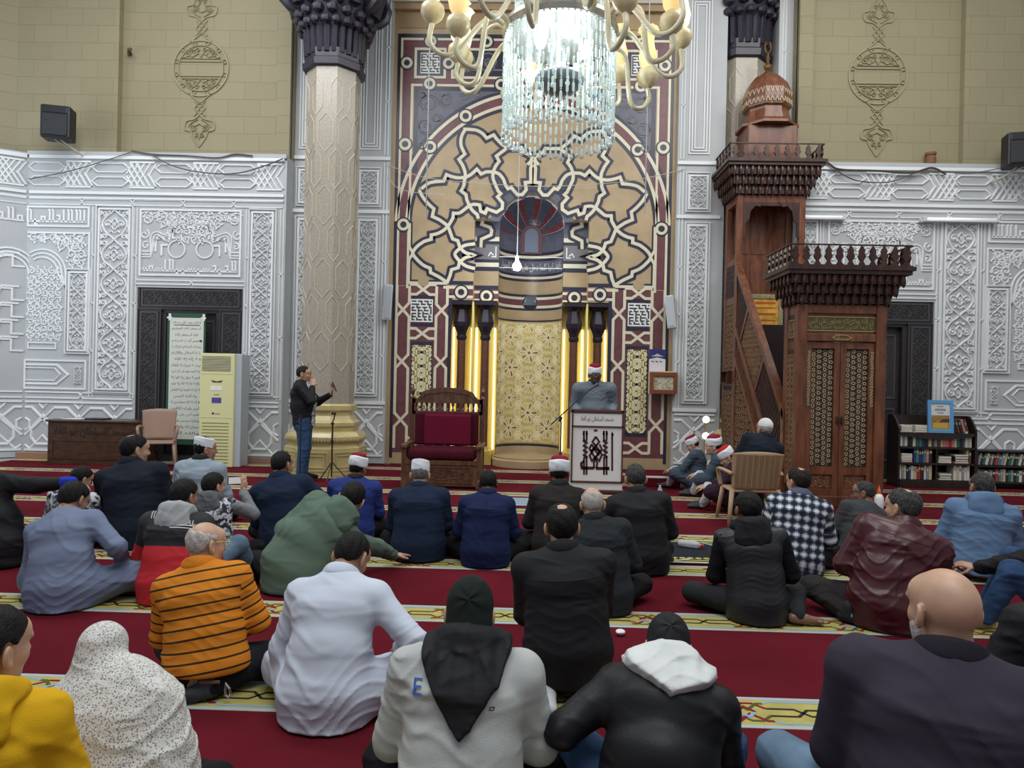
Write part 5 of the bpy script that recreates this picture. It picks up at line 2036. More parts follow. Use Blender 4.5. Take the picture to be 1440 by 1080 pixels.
# ================================================================== carved throne chair with red upholstery
M_CHAIRW = wood('carved_chair_wood', (.055, .022, .012, 1), (.15, .065, .035, 1), .35, (3, 3, 1), 6)
M_VELV = mat('maroon_velvet', (.060, .005, .013), .85, var=.2, vscale=3, spec=.15)
M_VELVL = mat('red_velvet', (.125, .006, .024), .8, spec=.15)
tx = (at(565, 640, 9.6)[0] + at(672, 640, 9.6)[0]) / 2 + .02
th = thing('throne_chair', 'carved wooden throne chair with maroon velvet seat and back left of the lectern', 'chair', (tx, 9.60, 0))
W = .53
zt_ = at(618, 548, 10.2)[1]
m = MB()
for s in (-1, 1):
	m.bbox(s * W - .035, s * W + .035, .62, .69, 0, 1.28, .008)
	m.lathe([(.03, 1.28), (.012, 1.30), (.03, 1.34), (.035, 1.37), (.012, 1.42), (0, 1.45)], s * W, .655, 0, 8)
	m.bbox(s * W - .035, s * W + .035, 0, .07, 0, .58, .008)
	m.bbox(s * W - .05, s * W + .05, -.03, .66, .56, .62, .015)
	m.box(s * W - .02, s * W + .02, .05, .64, .06, .56)
m.build('side_frame', M_CHAIRW, th)
m = MB()
F = lambda u, v, d: (u, .64 - d, v)
pts = [(-W, 1.02), (W, 1.02), (W, 1.24), (W - .08, 1.26), (W - .16, 1.36), (W - .30, 1.41), (0, 1.43), (-W + .30, 1.41), (-W + .16, 1.36), (-W + .08, 1.26), (-W, 1.24)]
for a, b in ((-W, -W + .05), (W - .05, W)):
	m.box(a, b, .62, .68, 1.02, 1.26)
m.poly([(-W, 1.19), (W, 1.19)] + pts[2:], F, -.04, .06)
m.box(-W, W, .62, .68, 1.02, 1.07)
for i in range(13):
	x = -W + .06 + (2 * W - .12) * i / 12
	m.lathe([(.012, 1.06), (.022, 1.09), (.010, 1.12), (.020, 1.16), (.022, 1.20)], x, .65, 0, 6)
m.strip([(-W + .1, 1.24), (-W + .2, 1.33), (0, 1.37), (W - .2, 1.33), (W - .1, 1.24)], .02, .012, F, d0=.02)
m.build('crest_rail', M_CHAIRW, th)
m = MB()
m.box(-W + .03, W - .03, .005, .04, .04, .36)
m.box(-W + .03, W - .03, -.01, .05, .34, .40)
F = lambda u, v, d: (u, .005 - d, v)
m.strip([(-W + .10, .09), (W - .10, .09), (W - .10, .31), (-W + .10, .31)], .02, .01, F, closed=True)
arabesque(m, -.40, .12, .40, .28, lambda u, v, d: F(u, v, d), h=.008, cells=1, w=.014, edge=False)
m.build('front_apron', M_CHAIRW, th)
m = MB()
m.bbox(-W + .04, W - .04, -.01, .62, .40, .56, .05)
shade_angle(m.build('seat', M_VELV, th), 60)
m = MB()
m.bbox(-W + .05, W - .05, .56, .64, .56, 1.05, .03)
bk = m.build('backrest', M_VELV, th)
m = MB()
m.bbox(-W + .20, W - .16, .50, .58, .57, 1.03, .03)
m.build('back_cushion', M_VELVL, th)

# ================================================================== low desk with lettering, left
M_DESK = wood('walnut_desk', (.030, .012, .006, 1), (.085, .036, .016, 1), .3, (1.2, 3, 3), 5)
dx0, dz1 = at(82, 588, 11.45)
dx1 = at(206, 592, 11.45)[0]
dh = at(150, 590, 11.45)[1]
dk_ = thing('desk', 'low walnut desk with dark lettering on its front by the black door', 'desk', ((dx0 + dx1) / 2, 11.2, 0))
w2 = (dx1 - dx0) / 2
m = MB()
m.bbox(-w2, w2 + .0, .0, .55, .03, dh - .04, .008)
m.bbox(-w2 - .03, w2 + .03, -.03, .58, dh - .04, dh, .01)
m.box(-w2 - .02, w2 + .02, -.02, .56, 0, .05)
m.build('body', M_DESK, dk_)
F = lambda u, v, d: (u, -d, v)
m = MB()
m.strip([(-w2 + .08, .10), (w2 - .08, .10), (w2 - .08, dh - .34), (-w2 + .08, dh - .34)], .03, .01, F, closed=True)
m.build('front_panel', M_DESK, dk_)
m = MB()
put_text(m, arabic('مسجد السلطان ابو العلا'), F, 0, dh - .20, height=.16, width=w2 * 1.75, d=.004)
m.build('lettering', mat('black_lettering', (.012, .008, .006), .5), dk_)
m = MB()
m.bbox(-.16, .16, -.12, .12, 0, .022, .004)
o = tag(m.build('folder', mat('black_folder', (.012, .012, .013), .4)), 'thin black folder lying on top of the walnut desk', 'folder')
o.location = ((dx0 + dx1) / 2 - .05, 11.42, dh + .0015)
m = MB()
m.bbox(-.16, .16, -.11, .11, 0, .008, .002)
o = tag(m.build('paper_stack', mat('white_paper', (.75, .75, .74), .6)), 'white papers lying beside the folder on the walnut desk', 'paper')
o.location = ((dx0 + dx1) / 2 - .45, 11.42, dh + .0015)

# ================================================================== plastic armchairs
def plastic_chair(name, label, x, y, rz, col, weave, scale=1.0):
	t = thing(name, label, 'chair', (x, y, 0), rz)
	t.scale = scale if isinstance(scale, tuple) else (scale,) * 3
	M = mat(name + '_plastic', col, .45, bump=.0)
	def grid_panel(w0, w1, h, y0, y1, z0, z1, bow, th=.012, nu=10, nv=10, holes=False):
		mm = MB()
		for side in (0, 1):
			vs = []
			for j in range(nv + 1):
				t_ = j / nv
				for i in range(nu + 1):
					u = -1 + 2 * i / nu
					w = w0 + (w1 - w0) * t_
					vs.append((u * w, y0 + (y1 - y0) * t_ - bow * (1 - u * u) + (th if side else 0), z0 + (z1 - z0) * t_ - (.03 * u * u if t_ > .9 else 0)))
			fs = [(j * (nu + 1) + i, j * (nu + 1) + i + 1, (j + 1) * (nu + 1) + i + 1, (j + 1) * (nu + 1) + i) for j in range(nv) for i in range(nu)]
			mm.add(vs, fs)
		n1 = (nu + 1) * (nv + 1)
		ed = [i for i in range(nu + 1)] + [j * (nu + 1) + nu for j in range(1, nv + 1)] + [nv * (nu + 1) + i for i in range(nu - 1, -1, -1)] + [j * (nu + 1) for j in range(nv - 1, 0, -1)]
		mm.f += [(ed[k], ed[(k + 1) % len(ed)], ed[(k + 1) % len(ed)] + n1, ed[k] + n1) for k in range(len(ed))]
		mm.m += [0] * len(ed)
		return mm
	# person faces +y when seated: back at -y
	mm = grid_panel(.22, .245, .5, -.20, -.30, .44, .92, .05)
	back = mm.build('backrest', M, t, smooth=True)
	if weave:
		mm = MB()
		Fb = lambda u, v, d: (u, -.20 - .10 * (v - .44) / .48 - .05 * (1 - (u / .235) ** 2) - d, v)
		for c in range(8):
			u = -.185 + c * .053
			for r in range(24):
				v = .47 + r * .0175
				mm.strip([(u - .02, v + (.006 if c % 2 else -.006)), (u + .02, v - (.006 if c % 2 else -.006))], .008, .005, Fb)
		mm.build('woven_texture', mat(name + '_weave', tuple(c * .72 for c in col), .5), back)
	mm = MB()
	mm.bbox(-.23, .23, -.22, .24, .405, .435, .014)
	mm.build('seat', M, t)
	for sx in (-1, 1):
		for (y0, y1, top) in ((.20, .26, .42), (-.20, -.28, .45)):
			mm = MB()
			mm.tube([(sx * .215, y0, top), (sx * .24, (y0 + y1) / 2, .2), (sx * .26, y1, .0)], [.026, .021, .017], 8)
			mm.build('leg', M, t, smooth=True)
		mm = MB()
		pts = smooth_pts([(sx * .235, -.25, .64), (sx * .265, -.05, .66), (sx * .27, .16, .65), (sx * .262, .22, .60), (sx * .235, .21, .43)], 5)
		mm.tube(pts, [.022] * len(pts), 8)
		mm.build('armrest', M, t, smooth=True)
	return t


pcx, pcy = floor_at(222, 660)
plastic_chair('plastic_chair', 'empty brown plastic armchair beside the walnut desk', pcx, 10.85, PI + .45, (.30, .19, .14), False, 1.05)
bcx, bcy = floor_at(1058, 738)
plastic_chair('plastic_chair', 'tan woven-back plastic armchair carrying the man in the white knitted cap', bcx - .0, bcy + .12, -.02, (.42, .27, .16), True, (1.14, .95, .90))

# ================================================================== floor-standing air conditioner
M_ACF = mat('yellowed_plastic', srgb(214, 212, 160)[:3], .4)
M_ACS = mat('grey_casing', srgb(176, 184, 190)[:3], .4)
ax0, ax1 = at(280, 560, 11.3)[0], at(329, 560, 11.3)[0]
az = at(310, 497, 11.3)[1]
ac = thing('air_conditioner', 'tall cream floor-standing air conditioner beside the left black door', 'air conditioner', ((ax0 + ax1) / 2 + .0, 11.3, 0))
w2 = (ax1 - ax0) / 2
m = MB()
m.bbox(-w2 + .005, w2 + .10, .05, .38, 0, az, .012)
m.build('casing', M_ACS, ac)
m = MB()
m.bbox(-w2, w2, 0, .06, 0, az, .015)
front = m.build('front_panel', M_ACF, ac)
F = lambda u, v, d: (u, -d, v)
m = MB()
m.poly([(-w2 + .04, az - .29), (w2 - .07, az - .29), (w2 - .07, az - .05), (-w2 + .04, az - .05)], F, .001, .001, 1)
for i in range(9):
	m.strip([(-w2 + .04, az - .275 + i * .026), (w2 - .07, az - .275 + i * .026)], .015, .014, F, mi=0)
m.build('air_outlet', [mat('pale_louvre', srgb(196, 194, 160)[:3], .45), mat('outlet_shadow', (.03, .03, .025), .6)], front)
m = MB()
for i in range(13):
	m.strip([(-w2 + .06, .08 + i * .055), (w2 - .08, .08 + i * .055)], .012, .006, F, mi=0)
m.build('intake_grille', [mat('grille_shade', srgb(150, 146, 96)[:3], .5)], front)
m = MB()
m.strip([(-w2 + .01, az - .34), (w2 - .02, az - .34)], .012, .004, F, mi=1)
m.strip([(-w2 + .01, .83), (w2 - .02, .83)], .008, .004, F, mi=1)
m.build('panel_joint', [M_ACF, M_ACF], front)
m = MB()
m.poly([(-.10, az - .45), (0, az - .47), (.10, az - .45), (.07, az - .485), (-.06, az - .485)][::-1], F, 0, .004, 0)
m.poly([(-.11, az - .62), (.09, az - .62), (.09, az - .55), (-.11, az - .55)], F, 0, .004, 1)
m.poly([(-.08, az - .83), (.08, az - .83), (.08, az - .74), (-.08, az - .74)], F, 0, .004, 2)
m.poly([(-.07, az - 1.02), (-.04, az - 1.02), (-.04, az - .99), (-.07, az - .99)], F, 0, .004, 0)
m.strip([(-.03, az - 1.01), (.06, az - 1.01)], .014, .003, F, mi=3)
m.strip([(-.05, az - .69), (.05, az - .69)], .014, .003, F, mi=3)
m.build('badges', [M_BLK, mat('white_label', (.8, .78, .76), .5), mat('violet_sticker', srgb(78, 72, 150)[:3], .5), mat('grey_print', (.25, .24, .2), .5)], front)

# ================================================================== board with supplications, leaning in the left doorway
q0, zb0 = at(236, 600, 11.9)
q1, zt1 = at(287, 443, 11.9)
bd = thing('text_board', 'tall white board of handwritten supplications with green edge before the black door', 'notice board', ((q0 + q1) / 2, 11.9, 0))
w2 = (q1 - q0) / 2
bh0, bh1 = .40, at(262, 447, 11.9)[1]
m = MB()
m.bbox(-w2 - .05, w2 + .03, 0, .03, bh0 - .1, bh1 + .08, .006)
for xx in (-w2 + .1, w2 - .1):
	m.box(xx - .02, xx + .02, 0, .04, 0, bh0)
m.build('backing', mat('green_board', srgb(42, 78, 58)[:3], .6), bd)
m = MB()
m.box(-w2, w2, -.006, 0, bh0, bh1)
pp = m.build('paper', mat('aged_white_paper', srgb(206, 208, 196)[:3], .6), bd)
m = MB()
for sx in (-1, 1):
	m.box(sx * w2 - .02, sx * w2 + .02, -.012, -.006, bh1 - .05, bh1 + .07)
	m.box(sx * w2 - .05, sx * w2 + .04, -.013, -.006, bh1 - .015, bh1 + .015)
m.build('corner_tape', mat('white_tape', (.75, .76, .75), .5), bd)
m = MB()
F = lambda u, v, d: (u, -.006 - d, v)
lines = ['أذكار بعد كل صلاة', 'أستغفر الله العظيم', 'الله أستغفر الله', 'اللهم أنت السلام', 'ومنك السلام تباركت', 'يا ذا الجلال والإكرام', 'لا إله إلا الله', 'وحده لا شريك له الملك', 'وله الحمد وهو على كل شيء', 'قدير لا حول ولا قوة إلا', 'بالله لا إله إلا الله ولا نعبد', 'إلا إياه له النعمة وله الفضل', 'وله الثناء الحسن', 'لا إله إلا الله مخلصين له', 'الدين ولو كره الكافرون', 'اللهم أعني على ذكرك', 'وشكرك وحسن عبادتك', 'سبحان الله والحمد لله', 'والله أكبر']
lh = (bh1 - bh0 - .08) / len(lines)
for i, l in enumerate(lines):
	wd = w2 * (1.35 if i in (2, 6, 12) else 1.72)
	put_text(m, arabic(l), F, 0, bh1 - .08 - i * lh, height=lh * .62, width=wd, d=.001)
m.strip([(-w2 * .75, bh1 - .08 - lh * .45), (w2 * .78, bh1 - .08 - lh * .45)], .012, .002, F)
for i in (3, 6, 13):
	m.poly([(w2 * .86 + .022 * math.cos(a), bh1 - .08 - i * lh + .022 * math.sin(a)) for a in np.linspace(0, 2 * PI, 7)[:-1]], F, 0, .002)
m.build('writing', mat('black_ink', (.03, .032, .03), .6), pp)

# ================================================================== loudspeakers, lamps and cables on the walls
def wall_speaker(label, px, py, Y, sx, rz):
	x, z = at(px, py, Y)
	t = thing('loudspeaker', label, 'loudspeaker', (x, Y, z), rz)
	m = MB()
	m.bbox(-.23, .23, .0, .30, -.28, .28, .03)
	m.build('cabinet', mat('black_speaker_case', (.012, .012, .014), .5), t)
	m = MB()
	m.bbox(-.19, .19, -.02, .01, -.24, .12, .015)
	m.build('grille', mat('speaker_grille', (.03, .032, .036), .6, .3, bump=.4, bscale=300), t)
	m = MB()
	m.bbox(-.19, .19, -.012, .01, .14, .25, .01)
	m.poly([(-.16 + .05 * i, .0) for i in range(2)] + [(-.10, .015), (-.15, .015)], lambda u, v, d: (u, -.02 - d, v), 0, .002)
	m.build('horn', mat('speaker_horn', (.02, .02, .022), .35), t)
	m = MB()
	m.tube([(.05, .12, -.27), (.24 * sx, .34, -.40), (.30 * sx, .66, -.43)], .016, 6)
	m.tube([(-.05, .12, -.27), (.22 * sx, .40, -.41)], .012, 6)
	m.build('bracket', mat('pale_bracket', (.5, .48, .42), .5), t)
	return t


wall_speaker('black loudspeaker on a bracket at the far left of the beige upper wall', 77, 170, 11.42, 1, .25)
wall_speaker('black loudspeaker at the right edge of the beige upper wall', 1440, 208, 11.42, -1, -.25)


def column_speaker(label, px, py0, py1, Y, tilt, rz):
	x, z1 = at(px, py0, Y)
	_, z0 = at(px, py1, Y)
	t = thing('column_speaker', label, 'loudspeaker', (x, Y, (z0 + z1) / 2), rz)
	h = (z1 - z0) / 2
	m = MB()
	m.bbox(-.075, .075, 0, .12, -h, h, .015)
	m.build('case', mat('grey_column_case', srgb(186, 192, 196)[:3], .4), t)
	m = MB()
	m.bbox(-.055, .055, -.012, .005, -h + .03, h - .03, .006)
	m.build('grille', mat('pale_grille', srgb(164, 170, 174)[:3], .5, bump=.3, bscale=200), t)
	m = MB()
	m.tube([(0, .1, 0), (.0, .22, .0)], .02, 6)
	m.build('bracket', M_BLK, t)
	t.rotation_euler = (tilt, tilt * .9, rz)


column_speaker('slim grey column speaker on the tan border left of the mihrab', 546, 400, 450, 12.22, .05, .35)
column_speaker('slim grey column speaker tilted on the tan border right of the mihrab', 943, 414, 462, 12.22, -.14, -.3)

M_TUBE = mat('fluorescent_tube', (.92, .94, .95), .3, emit=(.9, .95, 1), estr=.25)  # faint glow added to keep the unlit tubes bright
for (p0, p1, lab) in (((1122, 305), (1190, 306), 'unlit fluorescent tube on the white wall left of the other tube'), ((1297, 306), (1405, 312), 'unlit fluorescent tube on the white wall above the carved panel, right of the other tube')):
	xa_, za_ = at(*p0, 11.85)
	xb_, zb2 = at(*p1, 11.85)
	t = thing('tube_light', lab, 'lamp', ((xa_ + xb_) / 2, 11.85, (za_ + zb2) / 2))
	l = (xb_ - xa_) / 2
	m = MB()
	m.tube([(-l + .06, 0, 0), (l - .06, 0, 0)], .032, 12)
	m.build('tube', M_TUBE, t, smooth=True)
	m = MB()
	m.bbox(-l, l, .04, .11, -.03, .03, .008)
	for s in (-1, 1):
		m.bbox(s * (l - .04) - .03, s * (l - .04) + .03, -.035, .08, -.045, .045, .01)
	m.build('holder', mat('grey_tube_holder', (.55, .56, .56), .4), t)


def cable(name, label, pts, Y, r=.011, col=(.09, .085, .08)):
	P3 = [(*at(px, py, Y),) for px, py in pts]
	m = MB()
	m.tube([(x, Y, z) for x, z in smooth_pts(P3, 6)], r, 6)
	return tag(m.build(name, mat(name + '_rubber', col, .6)), label, 'cable')


cable('wall_cable', 'dark cable sagging across the white frieze over the left door', [(212, 216), (240, 232), (280, 242), (330, 244), (370, 234), (398, 223)], 11.92)
cable('wall_cable', 'dark cable running along the top of the left white wall', [(186, 212), (215, 217), (260, 219), (305, 222), (330, 217), (355, 219)], 11.93, .013)
cable('wall_cable', 'thin cable slanting over the frieze at the far left', [(40, 252), (100, 240), (160, 222), (186, 213)], 11.92, .008)
cable('wall_cable', 'bundle of dark cables on top of the right white frieze', [(1132, 234), (1160, 228), (1180, 238), (1230, 240), (1280, 243), (1310, 236), (1330, 245)], 11.92, .017, (.07, .05, .05))
cable('wall_cable', 'dark cable sagging over the right white frieze', [(1176, 240), (1205, 254), (1250, 256), (1285, 244), (1305, 238)], 11.92)
cable('wall_cable', 'thin cable from the clay pot to the right loudspeaker', [(1320, 240), (1360, 244), (1400, 238), (1425, 232)], 11.85, .008)
cable('wire', 'thin pale wire stretched across the mihrab arch', [(545, 232), (600, 250), (680, 258), (760, 262), (850, 258), (910, 250), (962, 238)], 12.35, .006, (.5, .48, .42))
cable('wire', 'thin wire stretched low across the left of the mihrab', [(545, 245), (556, 262), (580, 270), (625, 274)], 12.36, .005, (.6, .58, .5))
x, z = at(183, 72, 12.05)
m = MB()
m.tube([(-.06, .10, 0), (.0, -.04, .01), (.06, -.08, -.005)], .03, 8)
m.bbox(-.09, -.03, .05, .12, -.03, .03, .008)
o = tag(m.build('wall_bracket', mat('rusty_bracket', (.12, .07, .04), .6)), 'small rusty bracket on the beige wall beside the left medallion', 'bracket')
o.location = (x, 12.05, z)
x, z = at(1312, 240, 11.98)
m = MB()
m.lathe([(.06, 0), (.08, .02), (.085, .12), (.07, .15), (.09, .17), (.09, .21), (.06, .21)], 0, 0, 0, 14)
o = tag(m.build('clay_pot', mat('brown_clay', srgb(120, 84, 62)[:3], .7)), 'small brown clay pot standing on top of the right white frieze', 'pot')
o.location = (x, 12.06, 5.475)

# ================================================================== bookshelves on the right
M_SHELF = wood('dark_shelf_wood', (.010, .005, .004, 1), (.032, .016, .012, 1), .4, (2, 2, 1), 5)
BY = 11.0
sx0, sx1 = at(1264, 660, BY)[0], at(1372, 660, BY)[0]
zsh = [at(1318, y, BY)[1] for y in (678, 656, 632, 609)]
ztop = at(1318, 585, BY)[1]
sh = thing('bookshelf', 'dark wooden bookshelf of four shelves with rounded shoulders by the right door', 'bookshelf', ((sx0 + sx1) / 2, BY, 0))
w2 = (sx1 - sx0) / 2
shelf_z = [.12, .12 + (zsh[3] - .12) * .36, .12 + (zsh[3] - .12) * .70, zsh[3]]
m = MB()
for s in (-1, 1):
	prof = [(0, 0), (0, shelf_z[3] + .06), (.10, shelf_z[3] + .20), (.18, ztop), (.34, ztop), (.34, 0)]
	xs_ = s * w2
	vs = [(xs_ - .015, y, z) for y, z in prof] + [(xs_ + .015, y, z) for y, z in prof]
	k = len(prof)
	m.add(vs, [tuple(range(k)), tuple(range(2 * k - 1, k - 1, -1))] + [(i, (i + 1) % k, (i + 1) % k + k, i + k) for i in range(k)])
for z in shelf_z:
	m.box(-w2, w2, 0, .33, z - .03, z)
m.box(-w2, w2, .31, .34, 0, ztop)
m.box(-w2, w2, .0, .03, 0, .09)
m.box(-.012, .012, .02, .31, shelf_z[0], shelf_z[2])
m.build('shelf_case', M_SHELF, sh)
m = MB()
m.poly([(-w2 + .02, shelf_z[3] - .03), (w2 - .02, shelf_z[3] - .03), (w2 - .08, shelf_z[3] - .06), (.15, shelf_z[3] - .10), (-.15, shelf_z[3] - .10), (-w2 + .08, shelf_z[3] - .06)][::-1], lambda u, v, d: (u, -d, v), -.01, .02)
m.build('shelf_valance', M_SHELF, sh)
SHX, SHY = (sx0 + sx1) / 2, BY
BOOKCOLS = {'white': (.62, .60, .55), 'black': (.02, .02, .024), 'navy blue': (.025, .04, .13), 'green': (.03, .12, .07), 'red': (.42, .03, .03), 'brown': (.10, .05, .03), 'grey': (.24, .25, .26), 'cream': (.52, .45, .30), 'teal': (.05, .18, .22), 'salmon': (.55, .18, .16)}
M_BOOK = {k: mat(k.replace(' ', '_') + '_cover', v, .5, var=.15, vscale=30) for k, v in BOOKCOLS.items()}
M_PAGES = mat('book_pages', (.66, .62, .52), .8)


def book_mesh(th, h, d, colname, stripe):
	m = MB()
	m.bbox(0, th, 0, d, 0, h, .003)
	o = m.build('book', M_BOOK[colname])
	b = MB()
	b.box(th * .12, th * .88, -.0015, .0, h * .62, h * .80)
	b.build('spine_label', M_BOOK[stripe or 'cream'], o)
	return o


def shelve(xa, xb, y, z, hmax, cols, where, group, seed, lean=0.0):
	r = random.Random(seed)
	x = xa
	i = 0
	ords = ['first', 'second', 'third', 'fourth', 'fifth', 'sixth', 'seventh', 'eighth', 'ninth', 'tenth', 'eleventh', 'twelfth', 'thirteenth', 'fourteenth', 'fifteenth', 'sixteenth', 'seventeenth', 'eighteenth', 'nineteenth', 'twentieth', 'twenty-first', 'twenty-second', 'twenty-third', 'twenty-fourth', 'twenty-fifth', 'twenty-sixth']
	while True:
		th = r.uniform(.026, .05)
		if x + th > xb - (.05 if lean else 0):
			break
		h = hmax * r.uniform(.78, .97)
		c = cols[i % len(cols)]
		st = r.choice(['cream', 'white', 'grey', None, None])
		o = book_mesh(th, h, .20, c, st if st != c else None)
		o.location = (x + (lean * .07 if lean else 0), y, z + .0012)
		o.rotation_euler = (0, lean, 0)
		if lean:
			o.location = (x, y, z + .0012 + (th * math.sin(abs(lean)) if lean > 0 else 0))
		tag(o, '%s book from the left, upright %s' % (c, where) if False else '%s upright book, %s from the left %s' % (c, ords[min(i, 25)], where), 'book', group)
		x += th / math.cos(lean) + .004
		i += 1


def lying(x, y, z, n, cols, where, group, w=.20):
	names = ['bottom', 'second', 'third', 'fourth', 'fifth']
	zz = z + .0012
	for i in range(n):
		m = MB()
		th = .028 + .008 * ((i * 7) % 3)
		m.bbox(-w / 2, w / 2, 0, .26, 0, th, .003)
		o = m.build('book', M_BOOK[cols[i % len(cols)]])
		b = MB()
		b.box(-w / 2 + .01, w / 2 - .01, -.001, 0, th * .2, th * .8)
		b.build('page_edge', M_PAGES, o)
		o.location = (x, y, zz)
		o.rotation_euler = (0, 0, .05 * (i % 2))
		tag(o, '%s book lying flat, %s of the stack %s' % (cols[i % len(cols)], 'topmost' if i == n - 1 else names[i], where), 'book', group)
		zz += th + .0012


L0, R0_ = SHX - w2 + .03, SHX + w2 - .03
shelve(L0, SHX - .02, SHY + .04, shelf_z[0], .26, ['white', 'grey', 'cream', 'black', 'navy blue', 'white', 'cream', 'red', 'red', 'black'], 'on the lowest shelf, left half', 'books on the lowest shelf', 1)
lying(SHX + .15, SHY + .03, shelf_z[0], 3, ['cream', 'brown', 'grey'], 'on the lowest shelf', 'books on the lowest shelf')
shelve(SHX + .28, R0_, SHY + .04, shelf_z[0], .26, ['white', 'cream', 'white', 'grey', 'white'], 'on the lowest shelf, right half', 'books on the lowest shelf', 2)
lying(L0 + .11, SHY + .03, shelf_z[1], 4, ['salmon', 'cream', 'white', 'white'], 'on the middle shelf, left', 'books on the middle shelf', .17)
shelve(L0 + .22, SHX - .02, SHY + .04, shelf_z[1], .27, ['navy blue', 'teal', 'navy blue', 'navy blue', 'teal', 'salmon', 'black', 'black'], 'on the middle shelf, left half', 'books on the middle shelf', 3)
lying(SHX + .14, SHY + .03, shelf_z[1], 3, ['white', 'cream', 'grey'], 'on the middle shelf, centre right', 'books on the middle shelf')
lying(SHX + .40, SHY + .03, shelf_z[1], 4, ['salmon', 'black', 'black', 'white'], 'on the middle shelf, far right', 'books on the middle shelf', .22)
shelve(R0_ - .09, R0_, SHY + .04, shelf_z[1], .27, ['cream', 'brown'], 'at the right end of the middle shelf', 'books on the middle shelf', 4)
shelve(L0, R0_, SHY + .04, shelf_z[2], .27, ['white', 'grey', 'white', 'black', 'black', 'white', 'green', 'teal', 'navy blue', 'black', 'cream', 'brown', 'grey', 'brown', 'cream', 'salmon', 'salmon', 'red', 'salmon', 'cream', 'green', 'black', 'teal', 'white', 'cream'], 'in the upper row', 'books on the upper row', 5)
lying(L0 + .10, SHY + .03, shelf_z[3], 3, ['white', 'cream', 'white'], 'on top of the bookshelf, far left', 'books on top of the bookshelf', .17)
lying(L0 + .34, SHY + .03, shelf_z[3], 3, ['white', 'white', 'white'], 'on top of the bookshelf, centre left', 'books on top of the bookshelf', .22)
lying(L0 + .57, SHY + .03, shelf_z[3], 3, ['cream', 'cream', 'cream'], 'beside the blue frame atop the bookshelf', 'books on top of the bookshelf', .19)
for i, c in enumerate(['black', 'brown', 'black', 'salmon', 'brown']):
	o = book_mesh(.035, .22, .16, c, 'grey')
	o.location = (SHX + w2 - .30 + i * .046, SHY + .05, shelf_z[3] + .0015)
	o.rotation_euler = (0, -.28, 0)
	tag(o, '%s slanting book, %s from the blue frame on top of the bookshelf' % (c, ['first', 'second', 'third', 'fourth', 'fifth'][i]), 'book', 'books on top of the bookshelf')
m = MB()
m.bbox(-.035, .035, -.03, .03, 0, .085, .006)
o = tag(m.build('yellow_box', mat('pale_yellow_box', srgb(214, 206, 140)[:3], .5)), 'small pale yellow box on the cream books beside the blue frame', 'box')
o.location = (L0 + .56, SHY + .14, shelf_z[3] + .125)
bf = framed('framed_picture', 'blue framed certificate with a golden scene standing on the bookshelf', 'picture', *[(at(1322, 603, BY + .02)[0]), SHY + .02, shelf_z[3] + .002], .40, .52, .05, mat('sky_blue_frame', srgb(92, 154, 204)[:3], .45), mat('cream_certificate', srgb(208, 212, 210)[:3], .5), tilt=-.06)
m = MB()
F = lambda u, v, d: (u, -.017 - d, v)
m.poly([(-.14, .06), (.14, .06), (.14, .28), (-.14, .28)], F, 0, .002, 0)
m.poly([(-.12, .07), (.12, .07), (.12, .16), (-.12, .16)], F, .002, .001, 1)
m.poly([(-.02, .17), (.14, .17), (.14, .23), (.02, .22)], F, .002, .001, 2)
for v, w_ in ((.42, .10), (.38, .16), (.36, .18), (.32, .10)):
	m.strip([(-w_ / 2, v), (w_ / 2, v)], .012, .001, F, mi=3)
m.build('printed_scene', [mat('ochre_print', srgb(150, 118, 62)[:3], .5, var=.4, vscale=12), mat('bright_gold_print', srgb(196, 160, 76)[:3], .5), mat('dark_print', srgb(84, 52, 50)[:3], .5), mat('grey_text_print', srgb(130, 134, 138)[:3], .5)], bf)
# dark wooden bay between the minbar and the bookshelf
# low bookshelf at the right edge
kx0, kx1 = at(1374, 660, 11.05)[0], at(1470, 660, 11.05)[0]
k1, k2, k3 = at(1410, 683, 11.05)[1], at(1410, 659, 11.05)[1], at(1410, 634, 11.05)[1]
kk = thing('low_bookshelf', 'low two-shelf dark bookcase at the right edge beyond the blue hoodie', 'bookshelf', ((kx0 + kx1) / 2, 11.05, 0))
w2b = (kx1 - kx0) / 2
za, zb_ = .11, .11 + (k3 - .11) * .52
m = MB()
for s in (-1, 1):
	m.box(s * w2b - .015, s * w2b + .015, 0, .30, 0, k3)
for z in (za, zb_, k3):
	m.box(-w2b, w2b, 0, .30, z - .025, z)
m.box(-w2b, w2b, .28, .30, 0, k3)
m.build('shelf_case', M_SHELF, kk)
for (z, nm, sd, ln) in ((za, 'the lower shelf of the low bookcase', 11, 0.0), (zb_, 'the upper shelf of the low bookcase', 12, .22)):
	shelve(kx0 + .03, kx1 - .03, 11.09, z, (k3 - .11) * .42, ['grey', 'black', 'green', 'white', 'brown', 'grey', 'black', 'red', 'teal', 'grey', 'cream', 'black', 'green'], 'on ' + nm, 'books on ' + nm, sd, ln)

